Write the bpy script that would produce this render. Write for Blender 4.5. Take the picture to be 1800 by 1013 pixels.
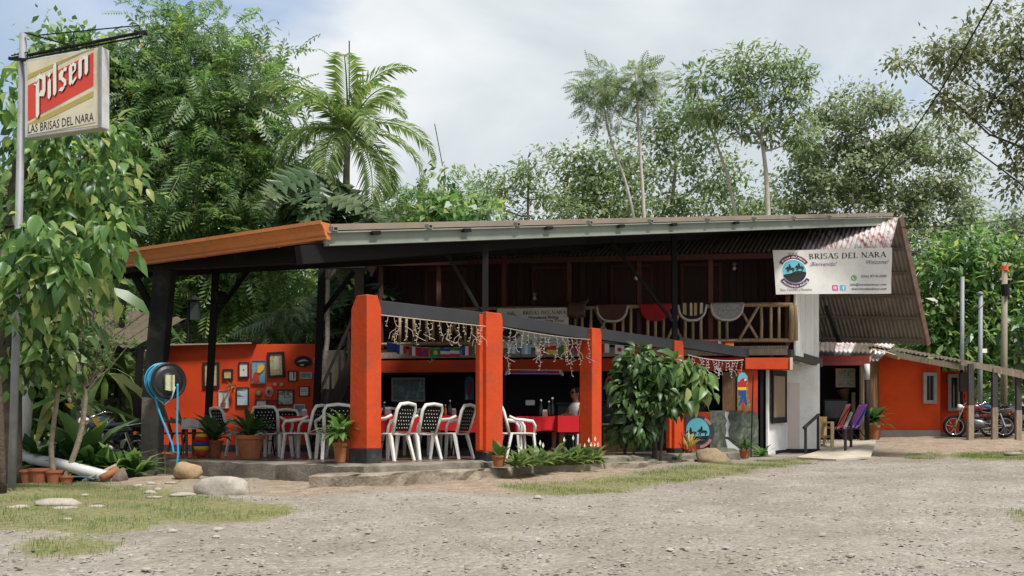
import bpy, math, random
import numpy as np
from mathutils import Vector, Matrix
rnd = random.Random(7); rng = np.random.default_rng(11)
SC = bpy.context.scene; COL = SC.collection
for o in list(bpy.data.objects): bpy.data.objects.remove(o)
# ------------------------------------------------ camera, sky, sun, exposure
F = 1750.0; HOR = 755.0; CAMZ = 1.0           # focal length and horizon row in 1800-px units
cam_d = bpy.data.cameras.new('camera'); cam = bpy.data.objects.new('camera', cam_d); COL.objects.link(cam)
cam.location = (0, 0, CAMZ); cam.rotation_euler = (math.radians(90), 0, 0)
cam_d.sensor_width = 36; cam_d.lens = 35.0; cam_d.shift_y = (HOR - 506.5) / 1800
cam_d.clip_start = 0.1; cam_d.clip_end = 3000
SC.camera = cam
SUN_EL = math.radians(61); SUN_AZ = math.radians(140)      # azimuth clockwise from +Y (north); sun to the front right of the house
w = bpy.data.worlds.new('World'); SC.world = w; w.use_nodes = True
nt = w.node_tree; nt.nodes.clear(); N = nt.nodes.new; LK = nt.links.new
out = N('ShaderNodeOutputWorld'); sky = N('ShaderNodeTexSky'); sky.sky_type = 'NISHITA'; sky.sun_disc = False
sky.sun_elevation = SUN_EL; sky.sun_rotation = SUN_AZ; sky.air_density = 1.0; sky.dust_density = 2.0
bg1 = N('ShaderNodeBackground'); bg1.inputs[1].default_value = 0.13; LK(sky.outputs[0], bg1.inputs[0])
SKYOFF = (-6.13, 5.35, -6.5)
tc = N('ShaderNodeTexCoord'); mp = N('ShaderNodeMapping'); mp.inputs['Scale'].default_value = (1, 1, 1.7); mp.inputs['Location'].default_value = SKYOFF
LK(tc.outputs['Generated'], mp.inputs[0])
n1 = N('ShaderNodeTexNoise'); n1.inputs['Scale'].default_value = 2.2; n1.inputs['Detail'].default_value = 8; n1.inputs['Roughness'].default_value = .52; n1.inputs['Distortion'].default_value = .4; LK(mp.outputs[0], n1.inputs[0])
n2 = N('ShaderNodeTexNoise'); n2.inputs['Scale'].default_value = 2.3; n2.inputs['Detail'].default_value = 7; n2.inputs['Roughness'].default_value = .5; n2.inputs['Distortion'].default_value = .6; LK(mp.outputs[0], n2.inputs[0])
r1 = N('ShaderNodeValToRGB'); r1.color_ramp.elements[0].position = .33; r1.color_ramp.elements[1].position = .5; LK(n1.outputs[0], r1.inputs[0])
r2 = N('ShaderNodeValToRGB'); e = r2.color_ramp.elements; e[0].position = .36; e[0].color = (.38, .435, .47, 1); e[1].position = .66; e[1].color = (.7, .715, .725, 1)
m_ = e.new(.5); m_.color = (.49, .54, .57, 1); LK(n2.outputs[0], r2.inputs[0])
bg2 = N('ShaderNodeBackground'); bg2.inputs[1].default_value = 0.84; LK(r2.outputs[0], bg2.inputs[0])
mx = N('ShaderNodeMixShader'); LK(r1.outputs[0], mx.inputs[0]); LK(bg1.outputs[0], mx.inputs[1]); LK(bg2.outputs[0], mx.inputs[2]); LK(mx.outputs[0], out.inputs[0])
sd = bpy.data.lights.new('sun', 'SUN'); sun = bpy.data.objects.new('sun', sd); COL.objects.link(sun)
sd.energy = 3.3; sd.angle = math.radians(10); sd.color = (1, .97, .925)
sv = Vector((math.sin(SUN_AZ) * math.cos(SUN_EL), math.cos(SUN_AZ) * math.cos(SUN_EL), math.sin(SUN_EL)))
sun.rotation_euler = sv.to_track_quat('Z', 'Y').to_euler(); sun.location = (20, -20, 40)
SC.view_settings.view_transform = 'Standard'; SC.view_settings.look = 'None'; SC.view_settings.exposure = 0.70; SC.view_settings.gamma = 1
SC.view_settings.use_curve_mapping = False
SC.render.engine = 'CYCLES'; SC.cycles.max_bounces = 6; SC.cycles.transparent_max_bounces = 6; SC.cycles.use_denoising = True
# ------------------------------------------------ helpers
def V(*a): return Vector(a)
def P(x, y, d): return Vector(((x - 900) / F * d, d, CAMZ + (HOR - y) / F * d))     # photo point at depth d
def sm(t): t = max(0., min(1., t)); return t * t * (3 - 2 * t)
def gz(X, Y):                                               # terrain height
    yy = min(Y, 40.)
    z = .02 * (yy - 4)
    z += .26 * sm((X - 6.5) / 5) * sm((Y - 24) / 4)
    z += .03 * math.sin(X * 1.1 + .4) * math.sin(Y * .9) + .015 * math.sin(X * 2.7 + Y * 1.9)
    return z
def G(x, y):                                                # photo pixel -> ground point
    d = 10.
    for _ in range(40):
        X = (x - 900) / F * d; zt = gz(X, d)
        d = .5 * d + .5 * (CAMZ - zt) * F / max(y - HOR, 3)
    X = (x - 900) / F * d
    return Vector((X, d, gz(X, d)))
ORG = {}
def tag(o, label=None, cat=None, group=None, kind=None):
    if label: o['label'] = label
    if cat: o['category'] = cat
    if group: o['group'] = group
    if kind: o['kind'] = kind
    return o
def thing(name, label, cat, loc=(0, 0, 0), group=None, kind=None):
    o = bpy.data.objects.new(name, None); COL.objects.link(o); o.location = loc; o.empty_display_size = .1
    ORG[o.name] = Vector(loc); return tag(o, label, cat, group, kind)
def copy_tree(o, parent=None, loc=None, rz=None, label=None):
    c = o.copy(); COL.objects.link(c); c.parent = parent
    if loc is not None: c.location = loc
    if rz is not None: c.rotation_euler = (0, 0, rz)
    if label: c['label'] = label
    for ch in list(o.children): copy_tree(ch, c)
    return c
class MB:
    def __init__(s): s.v = []; s.f = []
    def add(s, vs, fs):
        n = len(s.v); s.v += [tuple(q) for q in vs]; s.f += [tuple(i + n for i in q) for q in fs]; return s
    def obox(s, c, a, b, d):                                # centre + three half vectors
        c = Vector(c); a = Vector(a); b = Vector(b); d = Vector(d)
        vs = [c + i * a + j * b + k * d for k in (-1, 1) for j in (-1, 1) for i in (-1, 1)]
        return s.add(vs, [(0, 2, 3, 1), (4, 5, 7, 6), (0, 1, 5, 4), (2, 6, 7, 3), (0, 4, 6, 2), (1, 3, 7, 5)])
    def box(s, c, sz, rz=0):
        cs, sn = math.cos(rz), math.sin(rz)
        return s.obox(c, (sz[0] / 2 * cs, sz[0] / 2 * sn, 0), (-sz[1] / 2 * sn, sz[1] / 2 * cs, 0), (0, 0, sz[2] / 2))
    def beam(s, a, b, w, h, up=(0, 0, 1), w2=None, h2=None):
        a = Vector(a); b = Vector(b); t = (b - a).normalized(); up = Vector(up)
        if abs(t.dot(up)) > .98: up = Vector((0, 1, 0)) if abs(t.y) < .9 else Vector((1, 0, 0))
        x = t.cross(up).normalized(); y = x.cross(t); vs = []
        for p, ww, hh in ((a, w, h), (b, w2 or w, h2 or h)):
            for i, j in ((-1, -1), (1, -1), (1, 1), (-1, 1)): vs.append(p + x * ww / 2 * i + y * hh / 2 * j)
        return s.add(vs, [(0, 1, 2, 3), (7, 6, 5, 4), (0, 4, 5, 1), (1, 5, 6, 2), (2, 6, 7, 3), (3, 7, 4, 0)])
    def tube(s, pts, r, n=6, cap=True):
        pts = [Vector(p) for p in pts]; m = len(pts)
        rs = r if isinstance(r, (list, tuple)) else [r] * m
        vs = []; x = None
        for i, p in enumerate(pts):
            t = (pts[min(i + 1, m - 1)] - pts[max(i - 1, 0)])
            t = t.normalized() if t.length > 1e-9 else Vector((0, 0, 1))
            if x is None: x = t.cross(Vector((0, 0, 1)) if abs(t.z) < .9 else Vector((1, 0, 0))).normalized()
            else:
                x = x - t * x.dot(t)
                x = x.normalized() if x.length > 1e-6 else t.cross(Vector((.3, .5, .8))).normalized()
            y = t.cross(x)
            for k in range(n):
                a = 2 * math.pi * k / n; vs.append(p + (x * math.cos(a) + y * math.sin(a)) * rs[i])
        fs = [(i * n + k, i * n + (k + 1) % n, (i + 1) * n + (k + 1) % n, (i + 1) * n + k) for i in range(m - 1) for k in range(n)]
        if cap: fs += [tuple(range(n))[::-1], tuple((m - 1) * n + k for k in range(n))]
        return s.add(vs, fs)
    def lathe(s, prof, c=(0, 0, 0), n=20, axis='z', cap=True):
        vs = []; c = Vector(c)
        for r, z in prof:
            for k in range(n):
                a = 2 * math.pi * k / n; q = (r * math.cos(a), r * math.sin(a), z)
                if axis == 'y': q = (q[0], q[2], q[1])
                if axis == 'x': q = (q[2], q[0], q[1])
                vs.append(c + Vector(q))
        m = len(prof)
        fs = [(i * n + k, i * n + (k + 1) % n, (i + 1) * n + (k + 1) % n, (i + 1) * n + k) for i in range(m - 1) for k in range(n)]
        if cap: fs += [tuple(range(n))[::-1], tuple((m - 1) * n + k for k in range(n))]
        return s.add(vs, fs)
    def prism(s, pts, vec):
        n = len(pts); vec = Vector(vec); pts = [Vector(p) for p in pts]
        return s.add(pts + [p + vec for p in pts], [tuple(range(n))[::-1], tuple(range(n, 2 * n))] + [(i, (i + 1) % n, n + (i + 1) % n, n + i) for i in range(n)])
    def poly(s, pts): return s.add(pts, [tuple(range(len(pts)))])
    def grid(s, fn, nu, nv):
        vs = [fn(i / nu, j / nv) for j in range(nv + 1) for i in range(nu + 1)]
        return s.add(vs, [(j * (nu + 1) + i, j * (nu + 1) + i + 1, (j + 1) * (nu + 1) + i + 1, (j + 1) * (nu + 1) + i) for j in range(nv) for i in range(nu)])
    def build(s, name, m, parent=None, smooth=False, bevel=0, solid=0):
        og = ORG.get(parent.name, Vector()) if parent else Vector()
        me = bpy.data.meshes.new(name)
        me.from_pydata([(x - og.x, y - og.y, z - og.z) for x, y, z in s.v], [], s.f); me.update()
        o = bpy.data.objects.new(name, me); COL.objects.link(o)
        if m: me.materials.append(m)
        if smooth: me.polygons.foreach_set('use_smooth', [True] * len(me.polygons))
        if solid:
            q = o.modifiers.new('solid', 'SOLIDIFY'); q.thickness = solid; q.offset = 0
        if bevel:
            q = o.modifiers.new('bevel', 'BEVEL'); q.width = bevel; q.segments = 2; q.limit_method = 'ANGLE'
        if parent: o.parent = parent; ORG[o.name] = og
        return o
# ------------------------------------------------ materials
MATS = {}
def nodes(name):
    m = bpy.data.materials.new(name); m.use_nodes = True; t = m.node_tree; b = t.nodes['Principled BSDF']; return m, t, b
def mat(name, col, rough=.65, var=.18, scale=4, bump=.15, bscale=60, metal=0, dirt=None, damt=.5, dscale=3, coat=0):
    if name in MATS: return MATS[name]
    m, t, b = nodes(name); N = t.nodes.new; L = t.links.new
    tc = N('ShaderNodeTexCoord'); n = N('ShaderNodeTexNoise'); n.inputs['Scale'].default_value = scale; n.inputs['Detail'].default_value = 6; n.inputs['Roughness'].default_value = .6
    L(tc.outputs['Object'], n.inputs[0])
    r = N('ShaderNodeValToRGB'); c = Vector(col)
    r.color_ramp.elements[0].position = .3; r.color_ramp.elements[0].color = (*(c * (1 - var)), 1)
    r.color_ramp.elements[1].position = .7; r.color_ramp.elements[1].color = (*[min(1, x * (1 + var)) for x in c], 1)
    L(n.outputs[0], r.inputs[0]); cout = r.outputs[0]
    if dirt:
        n3 = N('ShaderNodeTexNoise'); n3.inputs['Scale'].default_value = dscale; n3.inputs['Detail'].default_value = 9; n3.inputs['Roughness'].default_value = .7; L(tc.outputs['Object'], n3.inputs[0])
        r3 = N('ShaderNodeValToRGB'); r3.color_ramp.elements[0].position = .5; r3.color_ramp.elements[1].position = .68; r3.color_ramp.elements[1].color = (damt,) * 3 + (1,); L(n3.outputs[0], r3.inputs[0])
        x = N('ShaderNodeMixRGB'); L(r3.outputs[0], x.inputs[0]); L(cout, x.inputs[1]); x.inputs[2].default_value = (*dirt, 1); cout = x.outputs[0]
    L(cout, b.inputs['Base Color'])
    b.inputs['Metallic'].default_value = metal
    if rough > .5: b.inputs['Specular IOR Level'].default_value = .22
    rr = N('ShaderNodeMapRange'); rr.inputs[3].default_value = max(.05, rough - .12); rr.inputs[4].default_value = min(1, rough + .12); L(n.outputs[0], rr.inputs[0]); L(rr.outputs[0], b.inputs['Roughness'])
    if coat: b.inputs['Coat Weight'].default_value = coat
    if bump:
        n4 = N('ShaderNodeTexNoise'); n4.inputs['Scale'].default_value = bscale; n4.inputs['Detail'].default_value = 4; L(tc.outputs['Object'], n4.inputs[0])
        bp = N('ShaderNodeBump'); bp.inputs['Strength'].default_value = bump; bp.inputs['Distance'].default_value = .02; L(n4.outputs[0], bp.inputs['Height']); L(bp.outputs[0], b.inputs['Normal'])
    MATS[name] = m; return m
def wood(name, c1, c2, scale=(14, 14, 1.2), rough=.75):
    if name in MATS: return MATS[name]
    m, t, b = nodes(name); N = t.nodes.new; L = t.links.new
    tc = N('ShaderNodeTexCoord'); mp = N('ShaderNodeMapping'); mp.inputs['Scale'].default_value = scale; L(tc.outputs['Object'], mp.inputs[0])
    n = N('ShaderNodeTexNoise'); n.inputs['Scale'].default_value = 3; n.inputs['Detail'].default_value = 8; n.inputs['Distortion'].default_value = 1.2; L(mp.outputs[0], n.inputs[0])
    oi = N('ShaderNodeObjectInfo'); ad = N('ShaderNodeMath'); ad.operation = 'MULTIPLY_ADD'; ad.inputs[1].default_value = .3; L(oi.outputs['Random'], ad.inputs[0]); L(n.outputs[0], ad.inputs[2])
    r = N('ShaderNodeValToRGB'); r.color_ramp.elements[0].position = .4; r.color_ramp.elements[0].color = (*c1, 1); r.color_ramp.elements[1].position = .85; r.color_ramp.elements[1].color = (*c2, 1)
    L(ad.outputs[0], r.inputs[0]); L(r.outputs[0], b.inputs['Base Color']); b.inputs['Roughness'].default_value = rough
    bp = N('ShaderNodeBump'); bp.inputs['Strength'].default_value = .4; bp.inputs['Distance'].default_value = .01; L(n.outputs[0], bp.inputs['Height']); L(bp.outputs[0], b.inputs['Normal'])
    MATS[name] = m; return m
def leafmat(name, cols, transl=.35, rough=.38):
    if name in MATS: return MATS[name]
    m, t, b = nodes(name); N = t.nodes.new; L = t.links.new
    g = N('ShaderNodeNewGeometry'); r = N('ShaderNodeValToRGB'); el = r.color_ramp.elements
    el[0].position = 0; el[0].color = (*cols[0], 1); el[1].position = 1; el[1].color = (*cols[-1], 1)
    for i, c in enumerate(cols[1:-1]): q = el.new((i + 1) / (len(cols) - 1)); q.color = (*c, 1)
    L(g.outputs['Random Per Island'], r.inputs[0]); L(r.outputs[0], b.inputs['Base Color']); b.inputs['Roughness'].default_value = rough
    b.inputs['Specular IOR Level'].default_value = .5 if transl else .2
    tr = N('ShaderNodeBsdfTranslucent'); hs = N('ShaderNodeHueSaturation'); hs.inputs['Saturation'].default_value = 1.15; hs.inputs['Value'].default_value = 1.5; L(r.outputs[0], hs.inputs['Color']); L(hs.outputs[0], tr.inputs[0])
    x = N('ShaderNodeMixShader'); x.inputs[0].default_value = transl; L(b.outputs[0], x.inputs[1]); L(tr.outputs[0], x.inputs[2]); L(x.outputs[0], t.nodes['Material Output'].inputs[0])
    MATS[name] = m; return m
ORANGE = mat('orange_paint', (.5, .056, .012), .68, .16, 1.0, .3, 12, dirt=(.3, .06, .025), damt=.65, dscale=2.6)
RED_W = mat('red_orange_wall', (.58, .055, .012), .6, .12, 1.1, .1, 70, dirt=(.34, .04, .015), damt=.5, dscale=1.5)
GREYP = mat('dark_grey_paint', (.036, .036, .038), .55, .15, 2, .06)
KICK = mat('charcoal_paint', (.02, .021, .025), .6, .2, 3, .1, dirt=(.12, .1, .08), damt=.4)
BLACKM = mat('black_steel', (.007, .0068, .0068), .7, .25, 3, .05)
CONC = mat('mossy_concrete', (.2, .175, .14), .9, .3, 3, .6, 30, dirt=(.045, .05, .028), damt=.85, dscale=1.6)
CONCL = mat('pale_concrete', (.42, .37, .29), .9, .18, 2, .35, 40, dirt=(.28, .22, .15), damt=.6)
FLOORT = mat('terrace_tile', (.16, .11, .085), .3, .2, 1.5, .03)
WHITEP = mat('white_wall_paint', (.8, .78, .76), .7, .06, 1.2, .08, 60, dirt=(.5, .43, .36), damt=.45, dscale=1.7)
PLAST = mat('white_plastic', (.68, .66, .6), .4, .08, 3, .02, dirt=(.42, .38, .31), damt=.35, dscale=5)
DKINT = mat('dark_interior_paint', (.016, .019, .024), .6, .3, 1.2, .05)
LOG = wood('log_wood', (.13, .085, .04), (.42, .3, .16))
MAROON = wood('maroon_plank', (.016, .005, .0045), (.042, .014, .011))
REDPOST = wood('red_brown_post', (.05, .013, .008), (.1, .03, .018))
BROWNW = wood('brown_wood', (.06, .026, .01), (.22, .1, .035))
PALEW = wood('pale_wood', (.28, .19, .1), (.55, .42, .25))
OLDW = wood('weathered_wood', (.12, .09, .06), (.34, .27, .19))
BARK = mat('grey_bark', (.2, .17, .135), .9, .35, 5, .9, 25, dirt=(.4, .37, .31), damt=.5)
BARKD = mat('dark_bark', (.075, .058, .042), .95, .4, 5, .9, 25)
GALV = mat('galvanised_steel', (.24, .245, .25), .6, .15, 6, .05, metal=.2)
STEELG = mat('grey_green_channel', (.23, .25, .21), .55, .15, 2, .08, dirt=(.2, .19, .15), damt=.6)
ZINC = mat('zinc_sheet', (.42, .36, .3), .5, .2, 1, .03, dirt=(.3, .2, .13), damt=.6)
TERRA = mat('terracotta', (.33, .115, .05), .85, .25, 5, .3, 40, dirt=(.16, .1, .065), damt=.6)
SOIL = mat('potting_soil', (.035, .025, .018), .95, .3, 20, .6)
REDCLOTH = mat('red_cloth', (.48, .012, .018), .85, .1, 3, .15, 200)
BLKPANEL = mat('black_plastic_panel', (.006, .007, .007), .8, .1, 3, 0)
def flat(name, col, rough=.6): return mat(name, col, rough, .06, 6, .02)
# ------------------------------------------------ the ground
def in_poly(x, y, poly):
    x = np.asarray(x, float); y = np.asarray(y, float); c = np.zeros(x.shape, bool); j = len(poly) - 1
    for i in range(len(poly)):
        (xi, yi), (xj, yj) = poly[i], poly[j]
        c ^= ((yi > y) != (yj > y)) & (x < (xj - xi) * (y - yi) / ((yj - yi) or 1e-9) + xi); j = i
    return c
def gp(pts): return [tuple(G(x, y)[:2]) for x, y in pts]
GRASS = [gp([(-80, 838), (60, 842), (190, 850), (330, 862), (430, 880), (520, 888), (545, 900), (500, 912), (420, 920), (330, 918), (250, 935), (110, 945), (60, 930), (-80, 935)]),
         gp([(20, 950), (150, 945), (240, 955), (180, 975), (30, 985)]),
         gp([(870, 852), (960, 850), (1060, 838), (1180, 822), (1285, 812), (1310, 832), (1215, 848), (1080, 868), (960, 876), (890, 862)]),
         gp([(1308, 815), (1370, 803), (1440, 808), (1400, 818), (1305, 834)]),
         gp([(1590, 789), (1650, 789), (1650, 797), (1600, 798)]),
         gp([(1690, 782), (1830, 777), (1830, 795), (1680, 798)]),
         gp([(1780, 900), (1900, 898), (1900, 940), (1790, 925)])]
DIRT = [gp([(440, 845), (700, 838), (900, 826), (1180, 820), (1060, 850), (860, 870), (700, 862), (560, 872), (440, 872)]),
        gp([(1500, 778), (1560, 766), (1840, 766), (1840, 787), (1620, 800), (1540, 806), (1480, 808)]),
        gp([(195, 822), (330, 838), (345, 850), (300, 862), (190, 850)])]
def blur_mask(polys, x, y, r):
    x = np.asarray(x, float); y = np.asarray(y, float); k = np.zeros(x.shape)
    for dx, dy in ((0, 0), (1, 0), (-1, 0), (0, 1), (0, -1), (.7, .7), (-.7, .7), (.7, -.7), (-.7, -.7)):
        h = np.zeros(x.shape, bool)
        for p in polys: h |= in_poly(x + dx * r, y + dy * r, p)
        k += h
    return k / 9
def axis(a, b, st, lo, hi):
    c = list(np.arange(a, b + 1e-6, st)); s = st
    while c[-1] < hi: s *= 1.35; c.append(c[-1] + s)
    s = st
    while c[0] > lo: s *= 1.35; c.insert(0, c[0] - s)
    return c
xs = axis(-9, 14, .13, -900, 900); ys = axis(5, 31, .13, -40, 1200)
gv = []
for Y in ys:
    for X in xs:
        z = gz(X, Y)
        if -10 < X < 16 and 4 < Y < 34: z += .012 * math.sin(X * 7.3 + 2 * math.sin(Y * 3.1)) * math.sin(Y * 6.1 + X) + rnd.uniform(-.006, .006)
        gv.append((X, Y, z))
ga_ = np.array(gv); gx, gy = ga_[:, 0], ga_[:, 1]; inn = (gx > -10) & (gx < 16) & (gy > 4) & (gy < 34); rr = .05 + .018 * gy
cov = np.zeros((len(gv), 4), np.float32); cov[:, 3] = 1
cov[:, 0] = np.where(inn, blur_mask(GRASS, gx, gy, rr), ((gy > 34) | (gx < -10)) * 1.); cov[:, 1] = np.where(inn, blur_mask(DIRT, gx, gy, rr), 0)
TRK = []
for (xa, ya), (xb, yb) in (((960, 1005), (1560, 850)), ((1180, 1005), (1720, 840)), ((380, 985), (1330, 862)), ((60, 1000), (1150, 890))): TRK.append((np.array(G(xa, ya)[:2]), np.array(G(xb, yb)[:2])))
def track(x, y):
    m_ = np.zeros(len(x))
    for a_, b_ in TRK:
        d_ = (b_ - a_) / np.linalg.norm(b_ - a_); l_ = np.abs((x - a_[0]) * d_[1] - (y - a_[1]) * d_[0] + .18 * np.sin((x + y) * .9)); m_ = np.maximum(m_, np.exp(-(l_ / .26) ** 2))
    return m_
cov[:, 2] = np.where(inn, track(gx, gy), 0); ga_[:, 2] -= .025 * cov[:, 2]; gv = [tuple(q) for q in ga_]
nx = len(xs); ny = len(ys)
gf = [(j * nx + i, j * nx + i + 1, (j + 1) * nx + i + 1, (j + 1) * nx + i) for j in range(ny - 1) for i in range(nx - 1)]
me = bpy.data.meshes.new('ground'); me.from_pydata(gv, [], gf); me.update(); me.polygons.foreach_set('use_smooth', [True] * len(gf))
at = me.color_attributes.new('cover', 'FLOAT_COLOR', 'POINT'); at.data.foreach_set('color', cov.ravel())
ground = bpy.data.objects.new('ground', me); COL.objects.link(ground); tag(ground, 'gravel road and dirt yard with worn grass patches', 'ground', kind='structure')
m, t, b = nodes('gravel_ground'); N = t.nodes.new; L = t.links.new
tc = N('ShaderNodeTexCoord'); at = N('ShaderNodeAttribute'); at.attribute_name = 'cover'; sep = N('ShaderNodeSeparateColor'); L(at.outputs['Color'], sep.inputs[0])
def noise(sc, det=6, ro=.6):
    n = N('ShaderNodeTexNoise'); n.inputs['Scale'].default_value = sc; n.inputs['Detail'].default_value = det; n.inputs['Roughness'].default_value = ro; L(tc.outputs['Object'], n.inputs[0]); return n
def ramp(src, stops):
    r = N('ShaderNodeValToRGB'); el = r.color_ramp.elements
    el[0].position, el[0].color = stops[0][0], (*stops[0][1], 1); el[1].position, el[1].color = stops[-1][0], (*stops[-1][1], 1)
    for p_, c_ in stops[1:-1]: q = el.new(p_); q.color = (*c_, 1)
    L(src, r.inputs[0]); return r
def mixc(fac, a, b_, mode='MIX'):
    x = N('ShaderNodeMixRGB'); x.blend_type = mode
    if isinstance(fac, float): x.inputs[0].default_value = fac
    else: L(fac, x.inputs[0])
    L(a, x.inputs[1])
    if isinstance(b_, tuple): x.inputs[2].default_value = (*b_, 1)
    else: L(b_, x.inputs[2])
    return x.outputs[0]
v1 = N('ShaderNodeTexVoronoi'); v1.inputs['Scale'].default_value = 22; v1.inputs['Randomness'].default_value = 1; L(tc.outputs['Object'], v1.inputs[0])
v2 = N('ShaderNodeTexVoronoi'); v2.inputs['Scale'].default_value = 55; L(tc.outputs['Object'], v2.inputs[0])
peb = ramp(v1.outputs['Color'], [(.0, (.16, .142, .12)), (.35, (.27, .243, .21)), (.65, (.34, .312, .275)), (1, (.46, .428, .385))])
peb2 = ramp(v2.outputs['Color'], [(.1, (.14, .12, .095)), (.6, (.3, .268, .225)), (.95, (.43, .395, .34))])
dust = ramp(noise(1.3).outputs[0], [(.3, (.21, .182, .148)), (.5, (.295, .267, .23)), (.72, (.35, .328, .295))])
nn = ramp(noise(6, 8, .7).outputs[0], [(.42, (0, 0, 0)), (.62, (1, 1, 1))])
road = mixc(.36, mixc(nn.outputs[0], peb.outputs[0], peb2.outputs[0]), dust.outputs[0])
blot = ramp(noise(.55, 5, .55).outputs[0], [(.36, (.7, .65, .58)), (.62, (1.0, .98, .95))]); road = mixc(.8, road, blot.outputs[0], 'MULTIPLY')
dirt = ramp(noise(4, 9, .7).outputs[0], [(.25, (.17, .122, .08)), (.5, (.275, .21, .148)), (.75, (.37, .31, .24))])
trk = N('ShaderNodeMath'); trk.operation = 'MULTIPLY'; L(sep.outputs[2], trk.inputs[0]); L(nn.outputs[0], trk.inputs[1]); tn = ramp(noise(3, 8, .65).outputs[0], [(.3, (.18, .15, .118)), (.7, (.27, .238, .2))]); road = mixc(trk.outputs[0], road, tn.outputs[0])
c = mixc(sep.outputs[1], road, dirt.outputs[0])
gn = N('ShaderNodeMath'); gn.operation = 'MULTIPLY_ADD'; gn.inputs[1].default_value = 1.3; L(noise(9, 7, .65).outputs[0], gn.inputs[0]); ga = N('ShaderNodeMath'); ga.operation = 'ADD'; L(sep.outputs[0], ga.inputs[0]); gn.inputs[2].default_value = -.7; L(gn.outputs[0], ga.inputs[1])
gmsk = ramp(ga.outputs[0], [(.35, (0, 0, 0)), (.75, (1, 1, 1))])
soil = ramp(noise(14, 6).outputs[0], [(.3, (.12, .115, .05)), (.6, (.21, .2, .09)), (.8, (.29, .25, .15))])
c = mixc(gmsk.outputs[0], c, soil.outputs[0]); L(c, b.inputs['Base Color']); b.inputs['Roughness'].default_value = .92; b.inputs['Specular IOR Level'].default_value = .2
bp = N('ShaderNodeBump'); bp.inputs['Strength'].default_value = .7; bp.inputs['Distance'].default_value = .025; L(v1.outputs['Distance'], bp.inputs['Height']); bp.invert = True
bp2 = N('ShaderNodeBump'); bp2.inputs['Strength'].default_value = .6; bp2.inputs['Distance'].default_value = .02; L(noise(30, 8, .7).outputs[0], bp2.inputs['Height']); L(bp.outputs[0], bp2.inputs['Normal']); L(bp2.outputs[0], b.inputs['Normal'])
me.materials.append(m)
# scattering of one template over many places
def raw_mesh(name, verts, faces, k, m, parent=None, smooth=False):
    me = bpy.data.meshes.new(name); nv = len(verts); nf = len(faces)
    og = ORG.get(parent.name, Vector()) if parent else Vector()
    me.vertices.add(nv); me.vertices.foreach_set('co', (np.asarray(verts, dtype=np.float32) - np.array(og, dtype=np.float32)).ravel())
    me.loops.add(nf * k); me.loops.foreach_set('vertex_index', np.asarray(faces, dtype=np.int32).ravel())
    me.polygons.add(nf); me.polygons.foreach_set('loop_start', np.arange(0, nf * k, k, dtype=np.int32))
    if smooth: me.polygons.foreach_set('use_smooth', np.ones(nf, dtype=bool))
    me.update(calc_edges=True); me.materials.append(m)
    o = bpy.data.objects.new(name, me); COL.objects.link(o)
    if parent: o.parent = parent; ORG[o.name] = og
    return o
def unit(a): return a / np.maximum(np.linalg.norm(a, axis=-1, keepdims=True), 1e-9)
def scat(tv, tf, pos, dr, up, sc):
    tv = np.asarray(tv, float); tf = np.asarray(tf, int); n = len(pos)
    y = unit(np.asarray(dr, float)); x = unit(np.cross(y, np.asarray(up, float))); z = np.cross(x, y)
    s = np.asarray(sc, float).reshape(-1, 1, 1)
    v = pos[:, None, :] + s * (tv[None, :, 0:1] * x[:, None, :] + tv[None, :, 1:2] * y[:, None, :] + tv[None, :, 2:3] * z[:, None, :])
    f = tf[None] + (np.arange(n) * len(tv))[:, None, None]
    return v.reshape(-1, 3), f.reshape(-1, tf.shape[1])
# gravel
oct_v = [(1, 0, 0), (0, 1, 0), (-1, 0, 0), (0, -1, 0), (.1, .05, .42), (.65, .65, -.1), (-.62, .7, .12), (-.7, -.6, -.08), (.66, -.62, .1)]
oct_f = [(0, 5, 4), (5, 1, 4), (1, 6, 4), (6, 2, 4), (2, 7, 4), (7, 3, 4), (3, 8, 4), (8, 0, 4)]
n = 24000; d = 6.3 + rng.random(n) ** 1.6 * 20; X = rng.uniform(-950, 950, n) / F * d; q = rng.random((n, 3))
keep = ~(track(X, d) * .8 > rng.random(n)) & ~((blur_mask(GRASS, X, d, .1) > .6) & (q[:, 0] < .85)) & ~((blur_mask(DIRT, X, d, .1) > .5) & (q[:, 1] < .7)) & ~((np.sin(X * .9 + d * 1.7) + np.sin(X * 2.3 - d * .8) < -.6) & (q[:, 2] < .6))
pts = np.array([(a, b_, gz(a, b_)) for a, b_ in zip(X[keep], d[keep])]); n = len(pts)
gcols = [(.1, .088, .075), (.22, .195, .165), (.27, .242, .205), (.31, .28, .24), (.26, .245, .23), (.38, .35, .305)]
GRAV = leafmat('gravel_stone', gcols, 0, .9)
sizes = .006 + .016 * rng.random(n) ** 3 + .02 * (rng.random(n) < .012)
pts[:, 2] += sizes * .02
a = rng.random(n) * 6.28
v, f = scat(oct_v, oct_f, pts, np.stack([np.cos(a), np.sin(a), rng.normal(0, .15, n)], 1), np.stack([rng.normal(0, .15, n), rng.normal(0, .15, n), np.ones(n)], 1), sizes)
tag(raw_mesh('gravel', v, f, 3, GRAV), 'loose grey and tan gravel strewn over the road', 'gravel', kind='stuff')
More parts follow.
